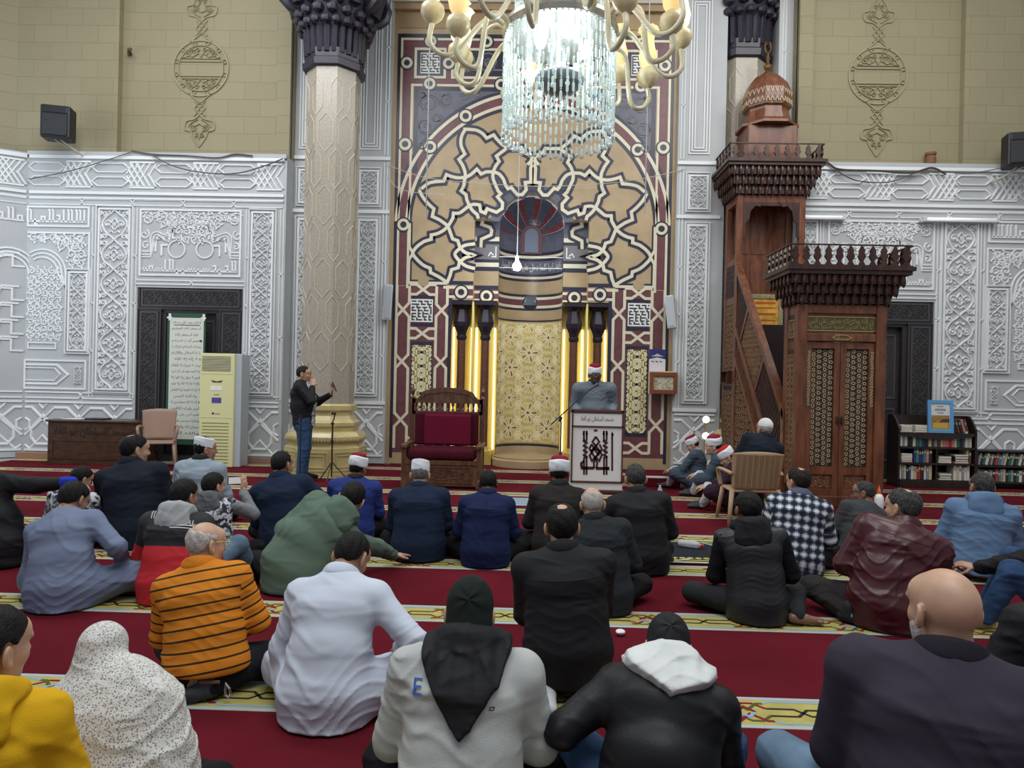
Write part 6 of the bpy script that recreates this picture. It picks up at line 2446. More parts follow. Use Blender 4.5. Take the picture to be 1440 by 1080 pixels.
# poster and small framed box at the right of the mihrab
px0, pz0 = at(914, 524, 12.30)
px1, pz1 = at(938, 491, 12.30)
t = thing('poster', 'small blue and white poster above the wooden box on the mihrab border', 'poster', ((px0 + px1) / 2, 12.42, 0))
w2 = (px1 - px0) / 2
m = MB()
m.box(-w2, w2, 0, .008, pz0, pz1)
m.build('sheet', mat('pale_poster', srgb(206, 204, 206)[:3], .5), t)
F = lambda u, v, d: (u, -d, v)
m = MB()
h = pz1 - pz0
m.poly([(-w2, pz0 + h * .58), (0, pz0 + h * .66), (w2, pz0 + h * .58), (w2, pz1), (-w2, pz1)], F, 0, .001, 0)
m.poly([(-w2 * .8, pz0 + h * .70), (-w2 * .3, pz0 + h * .76), (0, pz0 + h * .82), (w2 * .3, pz0 + h * .76), (w2 * .8, pz0 + h * .70)], F, .001, .001, 1)
m.poly([(-w2 * .35, pz0 + .02), (w2 * .4, pz0 + .02), (w2 * .4, pz0 + h * .22), (-w2 * .35, pz0 + h * .22)], F, 0, .001, 2)
for i in range(3):
	m.strip([(-w2 * .7 + i * w2 * .5, pz0 + h * .5), (-w2 * .4 + i * w2 * .5, pz0 + h * .46)], .018, .001, F, mi=0)
m.build('print', [mat('navy_print', srgb(40, 48, 110)[:3], .5), mat('silver_print', srgb(190, 186, 176)[:3], .5), mat('lilac_print', srgb(206, 204, 226)[:3], .5)], t)
px0, pz0 = at(914, 553, 12.2)
px1, pz1 = at(953, 524, 12.2)
t = framed('framed_box', 'wooden framed display box hanging under the small poster', 'box', (px0 + px1) / 2, 12.26, pz0, px1 - px0, pz1 - pz0, .065, mat('brown_box_frame', srgb(124, 68, 44)[:3], .4), mat('box_scene', srgb(176, 172, 148)[:3], .5, var=.5, vscale=25), depth=.06)
m = MB()
m.box(-.24, .24, 0.0, .15, -.01, .40)
m.build('box_body', mat('cream_box', srgb(206, 192, 152)[:3], .5), t)

# phone tripod near the standing man
tx_, ty_ = floor_at(466, 676)
t = thing('tripod', 'thin black phone tripod standing before the gilded column base', 'tripod', (tx_, ty_, 0))
hz = at(466, 582, ty_)[1]
m = MB()
m.tube([(0, 0, .06), (0, 0, hz - .12)], .012, 8)
m.lathe([(.022, .55), (.022, .60)], 0, 0, 0, 8)
m.lathe([(.02, hz - .16), (.03, hz - .14), (.012, hz - .12)], 0, 0, 0, 8)
m.build('pole', M_BLK, t)
for k in range(3):
	a = k * 2 * PI / 3 + .5
	m = MB()
	m.tube([(0, 0, .28), (.24 * math.cos(a), .24 * math.sin(a), .008)], .008, 6)
	m.build('leg', M_BLK, t)
m = MB()
m.tube([(0, 0, hz - .12), (.02, 0, hz - .07), (.03, 0, hz)], .010, 6)
m.bbox(-.02, .05, -.015, .015, hz - .01, hz + .02, .004)
m.build('phone_holder', M_BLK, t)
# black pole between the man's legs
x, y = floor_at(427, 680)
m = MB()
m.lathe([(.03, 0), (.03, .01), (.011, .03), (.010, .92), (.018, .95), (.018, 1.0)], 0, 0, 0, 8)
o = tag(m.build('floor_pole', M_BLK), 'thin black pole standing close before the standing man', 'pole')
o.location = (x + .04, y - .3, 0)

# ================================================================== things on the carpet
def rug(label, c, mats, pattern):
	(x0, y0), (x1, y1) = c
	m = MB()
	m.box(x0, x1, y0, y1, .003, .010, 0)
	pattern(m, x0, x1, y0, y1)
	return tag(m.build('prayer_rug', mats), label, 'rug')


def rugpat(m, x0, x1, y0, y1):
	G = lambda u, v, d: (u, v, .010 + d)
	for o, w, mi in ((.03, .05, 1), (.10, .025, 2)):
		m.strip([(x0 + o, y0 + o), (x1 - o, y0 + o), (x1 - o, y1 - o), (x0 + o, y1 - o)], w, .001, G, closed=True, mi=mi)
	cx, cy = x0 + .42, (y0 + y1) / 2
	for k in range(7):
		m.strip([(cx - .32 + a, cy - .05 + b) for a, b in arc(0, 0, .10 + .04 * k, .3 + k * .5, 2.6 + k * .5, 12)], .035, .001, G, d0=k * .0001, mi=2 if k % 2 else 1)
	m.poly([(x0 + .62, y1 - .14), (x1 - .14, y0 + .3), (x1 - .14, y1 - .14)], G, 0, .001, 3)
	m.strip([(x0 + .60, y1 - .12), (x1 - .13, y0 + .28)], .025, .001, G, d0=.001, mi=1)
	for k in range(9):
		m.poly([(cx - .28 + .07 * k + .03 * math.cos(a), y0 + .17 + .03 * math.sin(a)) for a in np.linspace(0, 2 * PI, 7)[:-1]], G, 0, .001, 2)


gx, gy = floor_at(946, 795)
gx2, gy2 = floor_at(1060, 752)
rug('black prayer rug with yellow motifs and a teal corner before the black padded vest', ((gx - .15, gy + .05), (gx + 1.0, gy + .95)), [mat('black_rug', (.02, .022, .03), .95, spec=.1), mat('cream_rug', (.40, .38, .25), .95, spec=.1), mat('yellow_rug', (.42, .38, .08), .95, spec=.1), mat('teal_rug', (.03, .22, .28), .95, spec=.1)], rugpat)
x, y = floor_at(976, 776)
t = thing('water_bottle', 'plastic water bottle with a red cap lying on the black prayer rug', 'bottle', (x, y + .1, .046), -.45)
t.scale = (.72,) * 3
m = MB()
m.tube([(-.17, 0, 0), (-.15, 0, 0), (-.05, 0, 0), (.0, 0, 0), (.07, 0, 0), (.12, 0, 0)], [.03, .044, .042, .046, .044, .018], 12)
m.build('bottle_body', mat('clear_plastic', (.78, .82, .85), .15, trans=.5, ior=1.3), t, smooth=True)
m = MB()
m.tube([(.118, 0, 0), (.155, 0, 0)], .021, 10)
m.build('cap', mat('red_cap', (.5, .03, .03), .4), t)
x, y = floor_at(733, 712)
m = MB()
m.bbox(-.32, .10, 0, .55, .003, .014, .003)
for i in range(6):
	m.strip([(-.30, .06 + i * .08), (-.1, .1 + i * .08), (.08, .06 + i * .08)], .018, .002, lambda u, v, d: (u, v, .014 + d), mi=1)
o = tag(m.build('prayer_rug', [mat('pale_blue_rug', (.30, .38, .44), .95), mat('slate_rug', (.14, .20, .26), .95)]), 'small pale blue rug spread before the lectern', 'rug')
o.location = (x, y, 0)
x0, y0 = floor_at(905, 684)
m = MB()
m.bbox(0, .55, 0, .5, .002, .15, .006)
m.bbox(-.005, .555, -.005, .05, .128, .155, .004, 1)
o = tag(m.build('low_step', [M_RED, mat('white_step_edge', (.7, .7, .7), .5)]), 'low red carpeted step with a white edge beside the turbaned men', 'step')
o.location = (x0, y0, 0)
x, y = floor_at(930, 700)
m = MB()
m.lathe([(.028, 0), (.032, .01), (.032, .13), (.013, .17), (.013, .19)], 0, 0, 0, 12)
t = tag(m.build('water_bottle', mat('bottle_plastic', (.70, .76, .80), .15, trans=.5, ior=1.3), smooth=True), 'clear water bottle standing on the carpet by the turbaned men', 'bottle')
t.location = (x - .05, y - .15, .002)
# spray bottle
sy = 7.2
x, z = at(1236, 700, sy)
t = thing('spray_bottle', 'white bottle with an orange nozzle cap behind the grey haired man', 'bottle', (x, 8.0, 0))
x2, zb2 = at(1236, 707, 8.7)
t.location = (x2, 8.7, .002)
m = MB()
m.lathe([(.05, 0), (.055, .01), (.055, .17), (.04, .20), (.018, .22)], 0, 0, 0, 14)
m.build('bottle_body', mat('white_bottle', (.75, .76, .76), .35), t, smooth=True)
m = MB()
m.lathe([(.022, .22), (.022, .25), (.010, .29), (.006, .32)], 0, 0, 0, 10)
m.build('nozzle_cap', mat('orange_cap', (.75, .15, .03), .4), t)
# crumpled tissue
def tissue(label, px, py, s):
	x, y = floor_at(px, py)
	bm = bmesh.new()
	bmesh.ops.create_icosphere(bm, subdivisions=3, radius=s)
	for v in bm.verts:
		n = math.sin(v.co.x * 90 + 1) * math.cos(v.co.y * 80) + math.sin(v.co.z * 110)
		v.co *= 1 + .22 * n
		v.co.z = max(v.co.z * .6, -s * .4)
	me = bpy.data.meshes.new('tissue')
	bm.to_mesh(me)
	bm.free()
	me.materials.append(mat('white_tissue', (.72, .74, .76), .8))
	o = bpy.data.objects.new('tissue', me)
	C.objects.link(o)
	o.location = (x, y, s * .4 + .003)
	tag(o, label, 'tissue')


tissue('crumpled white tissue on the red carpet right of the black coat', 872, 893, .028)
# warm globe lamps on a post between mihrab and minbar
x, z = at(993, 590, 11.0)
t = thing('globe_lamp', 'pair of small warm globe lamps on a thin post beside the minbar', 'lamp', (x, 11.0, 0))
m = MB()
m.tube([(.0, .08, 0), (.0, .08, z)], .012, 6)
m.build('post', M_BRASS, t)
for zz in (z, at(993, 613, 11.0)[1]):
	m = MB()
	m.lathe([(0, -.06), (.045, -.04), (.06, 0), (.045, .04), (0, .06)], 0, 0, zz, 12)
	m.build('globe', mat('warm_globe', (1, .9, .6), .4, emit=(1, .86, .5), estr=2.2), t, smooth=True)

# ================================================================== people: implicit-surface modelling of bodies and clothes
def _np(v):
	return np.array(v, float)


def axis_samples(lo, hi, coarse, fines, fine):
	"""sample positions from lo to hi, dense inside the intervals in fines"""
	out = [lo]
	while out[-1] < hi:
		x = out[-1]
		st = coarse
		for a, b in fines:
			if a - coarse <= x <= b:
				st = fine
		out.append(x + st)
	return np.array(out)


class Sdf:
	def __init__(self, lo, hi, coarse=.012, fines=((), (), ()), fine=.005):
		self.ax = [axis_samples(lo[i], hi[i], coarse, fines[i], fine) for i in range(3)]
		self.D = np.full([len(a) for a in self.ax], 1e3, np.float32)

	def block(self, lo, hi, pad):
		sl, cs = [], []
		for i in range(3):
			a = self.ax[i]
			i0 = max(0, np.searchsorted(a, lo[i] - pad) - 1)
			i1 = min(len(a), np.searchsorted(a, hi[i] + pad) + 1)
			if i1 - i0 < 1:
				return None
			sl.append(slice(i0, i1))
			sh = [1, 1, 1]
			sh[i] = -1
			cs.append(a[i0:i1].reshape(sh).astype(np.float32))
		return tuple(sl), cs

	def put(self, sl, d, k, op):
		A = self.D[sl]
		if op == 'u':
			if k > 0:
				h = np.clip(.5 + .5 * (A - d) / k, 0, 1)
				far = A > 100
				r = np.where(far, d, A * (1 - h) + d * h - k * h * (1 - h))
			else:
				r = np.minimum(A, d)
		else:
			if k > 0:
				h = np.clip(.5 - .5 * (A + d) / k, 0, 1)
				r = A * (1 - h) - d * h + k * h * (1 - h)
			else:
				r = np.maximum(A, -d)
		self.D[sl] = r

	def cone(self, a, b, ra, rb, k=.02, op='u', sc=(1, 1, 1)):
		a, b = _np(a), _np(b)
		R = max(ra, rb)
		B = self.block(np.minimum(a, b) - R, np.maximum(a, b) + R, k + .03)
		if B is None:
			return
		sl, (x, y, z) = B
		ba = b - a
		L2 = max(ba.dot(ba), 1e-9)
		px, py, pz = x - a[0], y - a[1], z - a[2]
		t = np.clip((px * ba[0] + py * ba[1] + pz * ba[2]) / L2, 0, 1)
		d = np.sqrt((px - t * ba[0]) ** 2 + (py - t * ba[1]) ** 2 + (pz - t * ba[2]) ** 2) - (ra + (rb - ra) * t)
		self.put(sl, d, k, op)

	def ell(self, c, r, k=.02, op='u', R=None):
		c, r = _np(c), _np(r)
		R = np.eye(3) if R is None else R
		e = np.sqrt(((R * r) ** 2).sum(1))
		B = self.block(c - e, c + e, k + .03)
		if B is None:
			return
		sl, (x, y, z) = B
		px, py, pz = x - c[0], y - c[1], z - c[2]
		q = [R[0, i] * px + R[1, i] * py + R[2, i] * pz for i in range(3)]
		k0 = np.sqrt((q[0] / r[0]) ** 2 + (q[1] / r[1]) ** 2 + (q[2] / r[2]) ** 2)
		k1 = np.sqrt((q[0] / r[0] ** 2) ** 2 + (q[1] / r[1] ** 2) ** 2 + (q[2] / r[2] ** 2) ** 2)
		d = k0 * (k0 - 1) / np.maximum(k1, 1e-6)
		self.put(sl, d, k, op)

	def torus(self, c, R_, r, Rm, k=.02, sx=1.0, sy=1.0, flat=1.0):
		c = _np(c)
		B = self.block(c - R_ * max(sx, sy) - r * 1.5, c + R_ * max(sx, sy) + r * 1.5, k + .03)
		if B is None:
			return
		sl, (x, y, z) = B
		px, py, pz = x - c[0], y - c[1], z - c[2]
		q = [Rm[0, i] * px + Rm[1, i] * py + Rm[2, i] * pz for i in range(3)]
		l = np.sqrt((q[0] / sx) ** 2 + (q[1] / sy) ** 2)
		d = np.sqrt(((l - R_) * (sx + sy) / 2) ** 2 + (q[2] / flat) ** 2) - r
		self.put(sl, d, k, 'u')

	def etube(self, st, k=.03):
		"""stations (centre, rx, ry, side, fwd): elliptic sections blended one into the next"""
		for (c0, rx0, ry0, s0, f0), (c1, rx1, ry1, s1, f1) in zip(st[:-1], st[1:]):
			R = max(rx0, ry0, rx1, ry1)
			B = self.block(np.minimum(c0, c1) - R, np.maximum(c0, c1) + R, k + .03)
			if B is None:
				continue
			sl, (x, y, z) = B
			ba = c1 - c0
			L = np.linalg.norm(ba)
			u = ba / L
			px, py, pz = x - c0[0], y - c0[1], z - c0[2]
			w = px * u[0] + py * u[1] + pz * u[2]
			t = np.clip(w / L, 0, 1)
			rx, ry = rx0 + (rx1 - rx0) * t, ry0 + (ry1 - ry0) * t
			qx, qy, qz = px - t * ba[0], py - t * ba[1], pz - t * ba[2]
			sd, fd = s0 + s1, f0 + f1
			sd, fd = sd / np.linalg.norm(sd), fd / np.linalg.norm(fd)
			a = qx * sd[0] + qy * sd[1] + qz * sd[2]
			b = qx * fd[0] + qy * fd[1] + qz * fd[2]
			o = w - t * L
			m = np.minimum(rx, ry)
			d = (np.sqrt((a / rx) ** 2 + (b / ry) ** 2 + (o / m) ** 2) - 1) * m
			self.put(sl, d, k, 'u')

	def half(self, n, d, op='max'):
		"""keep the side where n.p + d < 0"""
		x, y, z = self.ax[0][:, None, None], self.ax[1][None, :, None], self.ax[2][None, None, :]
		v = (n[0] * x + n[1] * y + n[2] * z + d).astype(np.float32)
		self.D = np.maximum(self.D, v)

	def folds(self, amp, seed, f=(16, 16, 30), lo=None):
		x, y, z = self.ax[0][:, None, None], self.ax[1][None, :, None], self.ax[2][None, None, :]
		r = np.random.default_rng(seed)
		ph = r.random(12) * 6.28
		wx = .05 * np.sin(7 * z + ph[0]) + .03 * np.sin(11 * y + ph[1])
		wz = .06 * np.sin(6 * x + ph[2]) + .04 * np.sin(9 * y + 4 * x + ph[3]) + .02 * np.sin(23 * x + ph[8])
		n1 = np.sin(f[2] * (z + wz) + f[0] * .35 * x + ph[4])
		n2 = np.sin(f[2] * 1.7 * (z + wz * 1.3) - f[0] * .8 * (x + wx) + ph[5])
		n3 = np.sin(f[0] * 1.3 * (x + wx) + f[1] * .6 * y + 9 * z + ph[6])
		n4 = np.sin(f[2] * .8 * (z + wz) + f[0] * 1.1 * x + 5 * y + ph[7])
		rg = lambda q, w: np.exp(-(q / w) ** 2)
		m1 = np.clip(np.sin(5 * x + 3 * y + ph[9]) * 1.2 + .2, 0, 1)
		m2 = np.clip(np.sin(6 * z - 4 * x + ph[10]) * 1.2 + .1, 0, 1)
		m3 = np.clip(np.sin(7 * x + 5 * z + ph[11]) * 1.3, 0, 1)
		n = -(.7 * m1 * rg(n1, .35) + 1.0 * m2 * rg(n2, .35) + 1.0 * m3 * rg(n4, .35)) + .4 * n3
		m = 1.0
		self.D += np.where(self.D < .2, amp * n * m, 0).astype(np.float32)

	def mesh(self):
		D = self.D
		S = D < 0
		nx, ny, nz = D.shape
		c = S[:-1, :-1, :-1].astype(np.int8)
		tot = np.zeros((nx - 1, ny - 1, nz - 1), np.int8)
		for i in (0, 1):
			for j in (0, 1):
				for k in (0, 1):
					tot += S[i:nx - 1 + i, j:ny - 1 + j, k:nz - 1 + k]
		act = (tot > 0) & (tot < 8)
		I = np.argwhere(act)
		idx = np.full(act.shape, -1, np.int64)
		idx[act] = np.arange(len(I))
		if not len(I):
			return np.zeros((0, 3)), np.zeros((0, 4), int)
		P = np.zeros((len(I), 3))
		n = np.zeros(len(I))
		cor = [(i, j, k) for i in (0, 1) for j in (0, 1) for k in (0, 1)]
		for a in cor:
			for ax in range(3):
				if a[ax]:
					continue
				b = list(a)
				b[ax] = 1
				ia, ib = I + np.array(a), I + np.array(b)
				da, db = D[ia[:, 0], ia[:, 1], ia[:, 2]], D[ib[:, 0], ib[:, 1], ib[:, 2]]
				h = (da < 0) != (db < 0)
				t = np.where(h, da / np.where(h, da - db, 1), 0)
				t = np.clip(t, .02, .98)
				pa = np.stack([self.ax[q][ia[:, q]] for q in range(3)], 1)
				pb = np.stack([self.ax[q][ib[:, q]] for q in range(3)], 1)
				P += np.where(h[:, None], pa + (pb - pa) * t[:, None], 0)
				n += h
		P /= np.maximum(n, 1)[:, None]
		Q = []
		for ax in range(3):
			sl0 = [slice(None)] * 3
			sl1 = [slice(None)] * 3
			sl0[ax], sl1[ax] = slice(0, -1), slice(1, None)
			chg = S[tuple(sl0)] != S[tuple(sl1)]
			E = np.argwhere(chg)
			o1, o2 = (ax + 1) % 3, (ax + 2) % 3
			ok = (E[:, o1] > 0) & (E[:, o2] > 0) & (E[:, o1] < D.shape[o1] - 1) & (E[:, o2] < D.shape[o2] - 1)
			E = E[ok]
			ins = S[E[:, 0], E[:, 1], E[:, 2]]
			qs = []
			for d1, d2 in ((0, 0), (1, 0), (1, 1), (0, 1)):
				e = E.copy()
				e[:, o1] -= d1
				e[:, o2] -= d2
				qs.append(idx[e[:, 0], e[:, 1], e[:, 2]])
			q = np.stack(qs, 1)
			q[~ins] = q[~ins][:, ::-1]
			Q.append(q)
		Q = np.concatenate(Q)
		Q = Q[(Q >= 0).all(1)]
		return P, Q


def relax(P, Q, n=1, f=.5):
	for _ in range(n):
		acc = np.zeros_like(P)
		cnt = np.zeros(len(P))
		for a, b in ((0, 1), (1, 2), (2, 3), (3, 0)):
			np.add.at(acc, Q[:, a], P[Q[:, b]])
			np.add.at(acc, Q[:, b], P[Q[:, a]])
			np.add.at(cnt, Q[:, a], 1)
			np.add.at(cnt, Q[:, b], 1)
		P = P * (1 - f) + f * acc / np.maximum(cnt, 1)[:, None]
	return P


def mesh_obj(name, P, Q, m, parent, attr=None):
	me = bpy.data.meshes.new(name)
	nv, nf = len(P), len(Q)
	w = Q.shape[1] if nf else 4
	me.vertices.add(nv)
	me.vertices.foreach_set('co', np.asarray(P, np.float32).ravel())
	me.loops.add(nf * w)
	me.loops.foreach_set('vertex_index', np.asarray(Q, np.int32).ravel())
	me.polygons.add(nf)
	me.polygons.foreach_set('loop_start', np.arange(nf, dtype=np.int32) * w)
	me.polygons.foreach_set('use_smooth', np.ones(nf, bool))
	me.materials.append(m)
	if attr is not None:
		at_ = me.attributes.new('band', 'FLOAT_VECTOR', 'POINT')
		at_.data.foreach_set('vector', np.asarray(attr, np.float32).ravel())
	me.update()
	me.validate()
	o = bpy.data.objects.new(name, me)
	C.objects.link(o)
	o.parent = parent
	return o


def rotm(yaw=0, nod=0, tilt=0):
	"""head turn: yaw left +, nod forward +, tilt to the right + (degrees)"""
	return np.array(Matrix.Rotation(math.radians(yaw), 3, 'Z') @ Matrix.Rotation(math.radians(-nod), 3, 'X') @ Matrix.Rotation(math.radians(tilt), 3, 'Y'))


def ik(a, t, l1, l2, pole):
	a, t, pole = _np(a), _np(t), _np(pole)
	d = t - a
	L = np.linalg.norm(d)
	if L > (l1 + l2) * .995:
		t = a + d / L * (l1 + l2) * .995
		d = t - a
		L = np.linalg.norm(d)
	u = d / L
	x = (l1 * l1 - l2 * l2 + L * L) / (2 * L)
	h = math.sqrt(max(0, l1 * l1 - x * x))
	p = pole - u * pole.dot(u)
	p /= np.linalg.norm(p) + 1e-9
	return a + u * x + p * h, t


# ------------------------------------------------------------------ cloth materials
def cloth(name, col, rough=.85, bump=.25, bscale=220, var=.08, sheen=.0, spec=.2, wr=.55):
	m = mat(name, col, rough, var=var, vscale=5, spec=spec)
	add_wrinkles(m, wr, bump, bscale)
	return m


def add_wrinkles(m, wr=.55, bump=.2, bscale=220):
	nt = m.node_tree
	b = nt.nodes['Principled BSDF']
	tc = nt.nodes.new('ShaderNodeTexCoord')
	mp = nt.nodes.new('ShaderNodeMapping')
	mp.inputs['Scale'].default_value = (1.0, 1.0, 2.3)
	mp.inputs['Rotation'].default_value = (0.2, 0.35, 0)
	nt.links.new(tc.outputs['Object'], mp.inputs[0])
	n = nt.nodes.new('ShaderNodeTexNoise')
	n.noise_type = 'RIDGED_MULTIFRACTAL'
	n.inputs['Scale'].default_value = 3.4
	n.inputs['Detail'].default_value = 4
	n.inputs['Distortion'].default_value = 1.1
	nt.links.new(mp.outputs[0], n.inputs['Vector'])
	f = nt.nodes.new('ShaderNodeTexNoise')
	f.inputs['Scale'].default_value = bscale
	nt.links.new(tc.outputs['Object'], f.inputs['Vector'])
	b1 = nt.nodes.new('ShaderNodeBump')
	b1.inputs['Strength'].default_value = wr
	b1.inputs['Distance'].default_value = .03
	nt.links.new(n.outputs[0], b1.inputs['Height'])
	b2 = nt.nodes.new('ShaderNodeBump')
	b2.inputs['Strength'].default_value = bump
	b2.inputs['Distance'].default_value = .003
	nt.links.new(f.outputs[0], b2.inputs['Height'])
	nt.links.new(b1.outputs[0], b2.inputs['Normal'])
	nt.links.new(b2.outputs[0], b.inputs['Normal'])


def _attr(nt):
	a = nt.nodes.new('ShaderNodeAttribute')
	a.attribute_name = 'band'
	s = nt.nodes.new('ShaderNodeSeparateXYZ')
	nt.links.new(a.outputs['Vector'], s.inputs[0])
	return s


def _math(nt, op, a, b=None):
	n = nt.nodes.new('ShaderNodeMath')
	n.operation = op
	for i, v in enumerate((a, b)):
		if v is None:
			continue
		if isinstance(v, (int, float)):
			n.inputs[i].default_value = v
		else:
			nt.links.new(v, n.inputs[i])
	return n.outputs[0]


def _mix(nt, f, a, b):
	n = nt.nodes.new('ShaderNodeMix')
	n.data_type = 'RGBA'
	for i, v in ((6, a), (7, b)):
		if isinstance(v, tuple):
			n.inputs[i].default_value = v if len(v) == 4 else (*v, 1)
		else:
			nt.links.new(v, n.inputs[i])
	if isinstance(f, (int, float)):
		n.inputs[0].default_value = f
	else:
		nt.links.new(f, n.inputs[0])
	return n.outputs[2]


def cloth_stripe(name, c1, c2, period, duty):
	m, nt, b = _nodes(name)
	s = _attr(nt)
	f = _math(nt, 'FRACT', _math(nt, 'DIVIDE', s.outputs[2], period))
	k = _math(nt, 'LESS_THAN', f, duty)
	nt.links.new(_mix(nt, k, c1, c2), b.inputs['Base Color'])
	add_wrinkles(m, .45)
	b.inputs['Roughness'].default_value = .85
	b.inputs['Specular IOR Level'].default_value = .2
	return m


def cloth_plaid(name, base, dark, light, p):
	m, nt, b = _nodes(name)
	s = _attr(nt)

	def band(o, a0, a1):
		f = _math(nt, 'FRACT', _math(nt, 'DIVIDE', o, p))
		return _math(nt, 'MULTIPLY', _math(nt, 'GREATER_THAN', f, a0), _math(nt, 'LESS_THAN', f, a1))
	dv, dh = band(s.outputs[0], .02, .30), band(s.outputs[2], .02, .30)
	lv, lh = band(s.outputs[0], .50, .84), band(s.outputs[2], .50, .84)
	c = _mix(nt, _math(nt, 'ADD', _math(nt, 'MULTIPLY', lv, .38), _math(nt, 'MULTIPLY', lh, .55)), base, light)
	c = _mix(nt, _math(nt, 'MULTIPLY', _math(nt, 'MAXIMUM', dv, dh), .8), c, dark)
	add_wrinkles(m, .4)
	nt.links.new(c, b.inputs['Base Color'])
	b.inputs['Roughness'].default_value = .9
	b.inputs['Specular IOR Level'].default_value = .15
	return m


def cloth_spots(name, base, c1, c2, scale):
	m, nt, b = _nodes(name)
	tc = nt.nodes.new('ShaderNodeTexCoord')

	def spots(sc_, thr):
		v = nt.nodes.new('ShaderNodeTexVoronoi')
		v.inputs['Scale'].default_value = sc_
		nt.links.new(tc.outputs['Object'], v.inputs['Vector'])
		return _math(nt, 'LESS_THAN', v.outputs['Distance'], thr)
	c = _mix(nt, spots(scale, .34), base, c1)
	c = _mix(nt, spots(scale * 1.5, .31), c, c2)
	add_wrinkles(m, .5)
	nt.links.new(c, b.inputs['Base Color'])
	b.inputs['Roughness'].default_value = .85
	b.inputs['Specular IOR Level'].default_value = .2
	return m


def cloth_camo(name, c1, c2, c3, scale):
	m, nt, b = _nodes(name)
	tc = nt.nodes.new('ShaderNodeTexCoord')

	def blob(sc_, thr, w):
		n = nt.nodes.new('ShaderNodeTexNoise')
		n.noise_dimensions = '4D'
		n.inputs['W'].default_value = w
		n.inputs['Scale'].default_value = sc_
		n.inputs['Detail'].default_value = 1.0
		nt.links.new(tc.outputs['Object'], n.inputs['Vector'])
		return _math(nt, 'GREATER_THAN', n.outputs[0], thr)
	c = _mix(nt, blob(scale, .52, 1), c1, c2)
	c = _mix(nt, blob(scale * 1.3, .57, 5), c, c3)
	nt.links.new(c, b.inputs['Base Color'])
	b.inputs['Roughness'].default_value = .8
	return m


def cloth_split(name, top, low, zsplit):
	"""two-colour garment divided at a height of the torso"""
	m, nt, b = _nodes(name)
	s = _attr(nt)
	k = _math(nt, 'LESS_THAN', s.outputs[2], zsplit)
	nt.links.new(_mix(nt, k, top, low), b.inputs['Base Color'])
	add_wrinkles(m)
	b.inputs['Roughness'].default_value = .75
	return m


def skin(name, c):
	m, nt, b = _nodes(name)
	tc = nt.nodes.new('ShaderNodeTexCoord')
	n = nt.nodes.new('ShaderNodeTexNoise')
	n.inputs['Scale'].default_value = 18
	n.inputs['Detail'].default_value = 6
	nt.links.new(tc.outputs['Object'], n.inputs['Vector'])
	nt.links.new(_mix(nt, n.outputs[0], tuple(v * .78 for v in c), tuple(min(1, v * 1.22) for v in c)), b.inputs['Base Color'])
	b.inputs['Roughness'].default_value = .45
	b.inputs['Subsurface Weight'].default_value = .12
	b.inputs['Subsurface Radius'].default_value = (.02, .008, .004)
	b.inputs['Subsurface Scale'].default_value = .3
	return m


SK = {'light': skin('light_skin', (.50, .30, .20)), 'tan': skin('tan_skin', (.38, .21, .13)), 'brown': skin('brown_skin', (.23, .12, .075)), 'dark': skin('dark_skin', (.10, .05, .032))}
HA = {'black': mat('black_hair', (.007, .0065, .006), .6, bump=.7, bscale=140, spec=.25), 'brown': mat('dark_brown_hair', (.016, .011, .008), .6, spec=.25, bump=.7, bscale=140), 'grey': mat('grey_hair', (.13, .13, .13), .6, var=.5, vscale=60, bump=1.0, bscale=150), 'white': mat('white_hair', (.42, .39, .36), .7, var=.3, vscale=60, bump=.6, bscale=150), 'salt': mat('salt_pepper_hair', (.045, .043, .042), .6, spec=.3, var=.8, vscale=70, bump=1.0, bscale=140)}
M_EYEW = mat('eye_white', (.62, .60, .56), .3)
M_IRIS = mat('dark_iris', (.02, .012, .008), .2)
M_CAPW = cloth('white_cap_cloth', (.74, .76, .80), .8, .3, 300)
M_FEZ = cloth('crimson_felt', (.25, .012, .03), .8)
M_SOCKG = cloth('grey_sock', (.05, .055, .06))
M_JEAN = cloth('blue_denim', (.035, .075, .16), .9, .4, 300, .3)
M_JEANL = cloth('faded_denim', (.13, .20, .28), .9, .4, 300, .3)
M_TROUS = cloth('dark_trousers', (.018, .019, .022))


def build_head(S, hc, R, hs):
	"""skull, face and ears into a body field; hc centre of the skull, R rotation"""
	T = lambda p: hc + R @ (_np(p) * hs)
	E = lambda p, r, k, op='u', RR=None: S.ell(T(p), _np(r) * hs, k, op, R if RR is None else R @ RR)
	Cn = lambda a, b, ra, rb, k, op='u': S.cone(T(a), T(b), ra * hs, rb * hs, k, op)
	E((0, -.012, .030), (.0755, .096, .092), .02)
	E((0, .030, -.045), (.058, .066, .072), .035)
	E((0, .062, -.093), (.026, .026, .022), .03)
	E((0, .060, .045), (.058, .040, .045), .03)
	for s in (-1, 1):
		E((s * .036, .062, -.022), (.022, .022, .022), .025)
		Cn((s * .012, .094, .030), (s * .050, .080, .030), .008, .007, .012)
		E((s * .032, .098, .012), (.017, .012, .011), .012, 's')
		er = np.array(Matrix.Rotation(s * .5, 3, 'Z') @ Matrix.Rotation(.2, 3, 'X'))
		E((s * .083, -.014, -.008), (.0115, .022, .036), .007, 'u', er)
		E((s * .092, -.009, -.004), (.006, .011, .021), .006, 's', er)
		E((s * .078, -.002, -.034), (.008, .010, .010), .008)
	Cn((0, .092, .020), (0, .112, -.022), .009, .013, .012)
	for s in (-1, 1):
		E((s * .012, .100, -.026), (.009, .011, .008), .008)
	E((0, .089, -.054), (.022, .012, .006), .008)
	E((0, .087, -.066), (.019, .012, .006), .008)
	Cn((-.02, .099, -.060), (.02, .099, -.060), .0025, .0025, .004, 's')


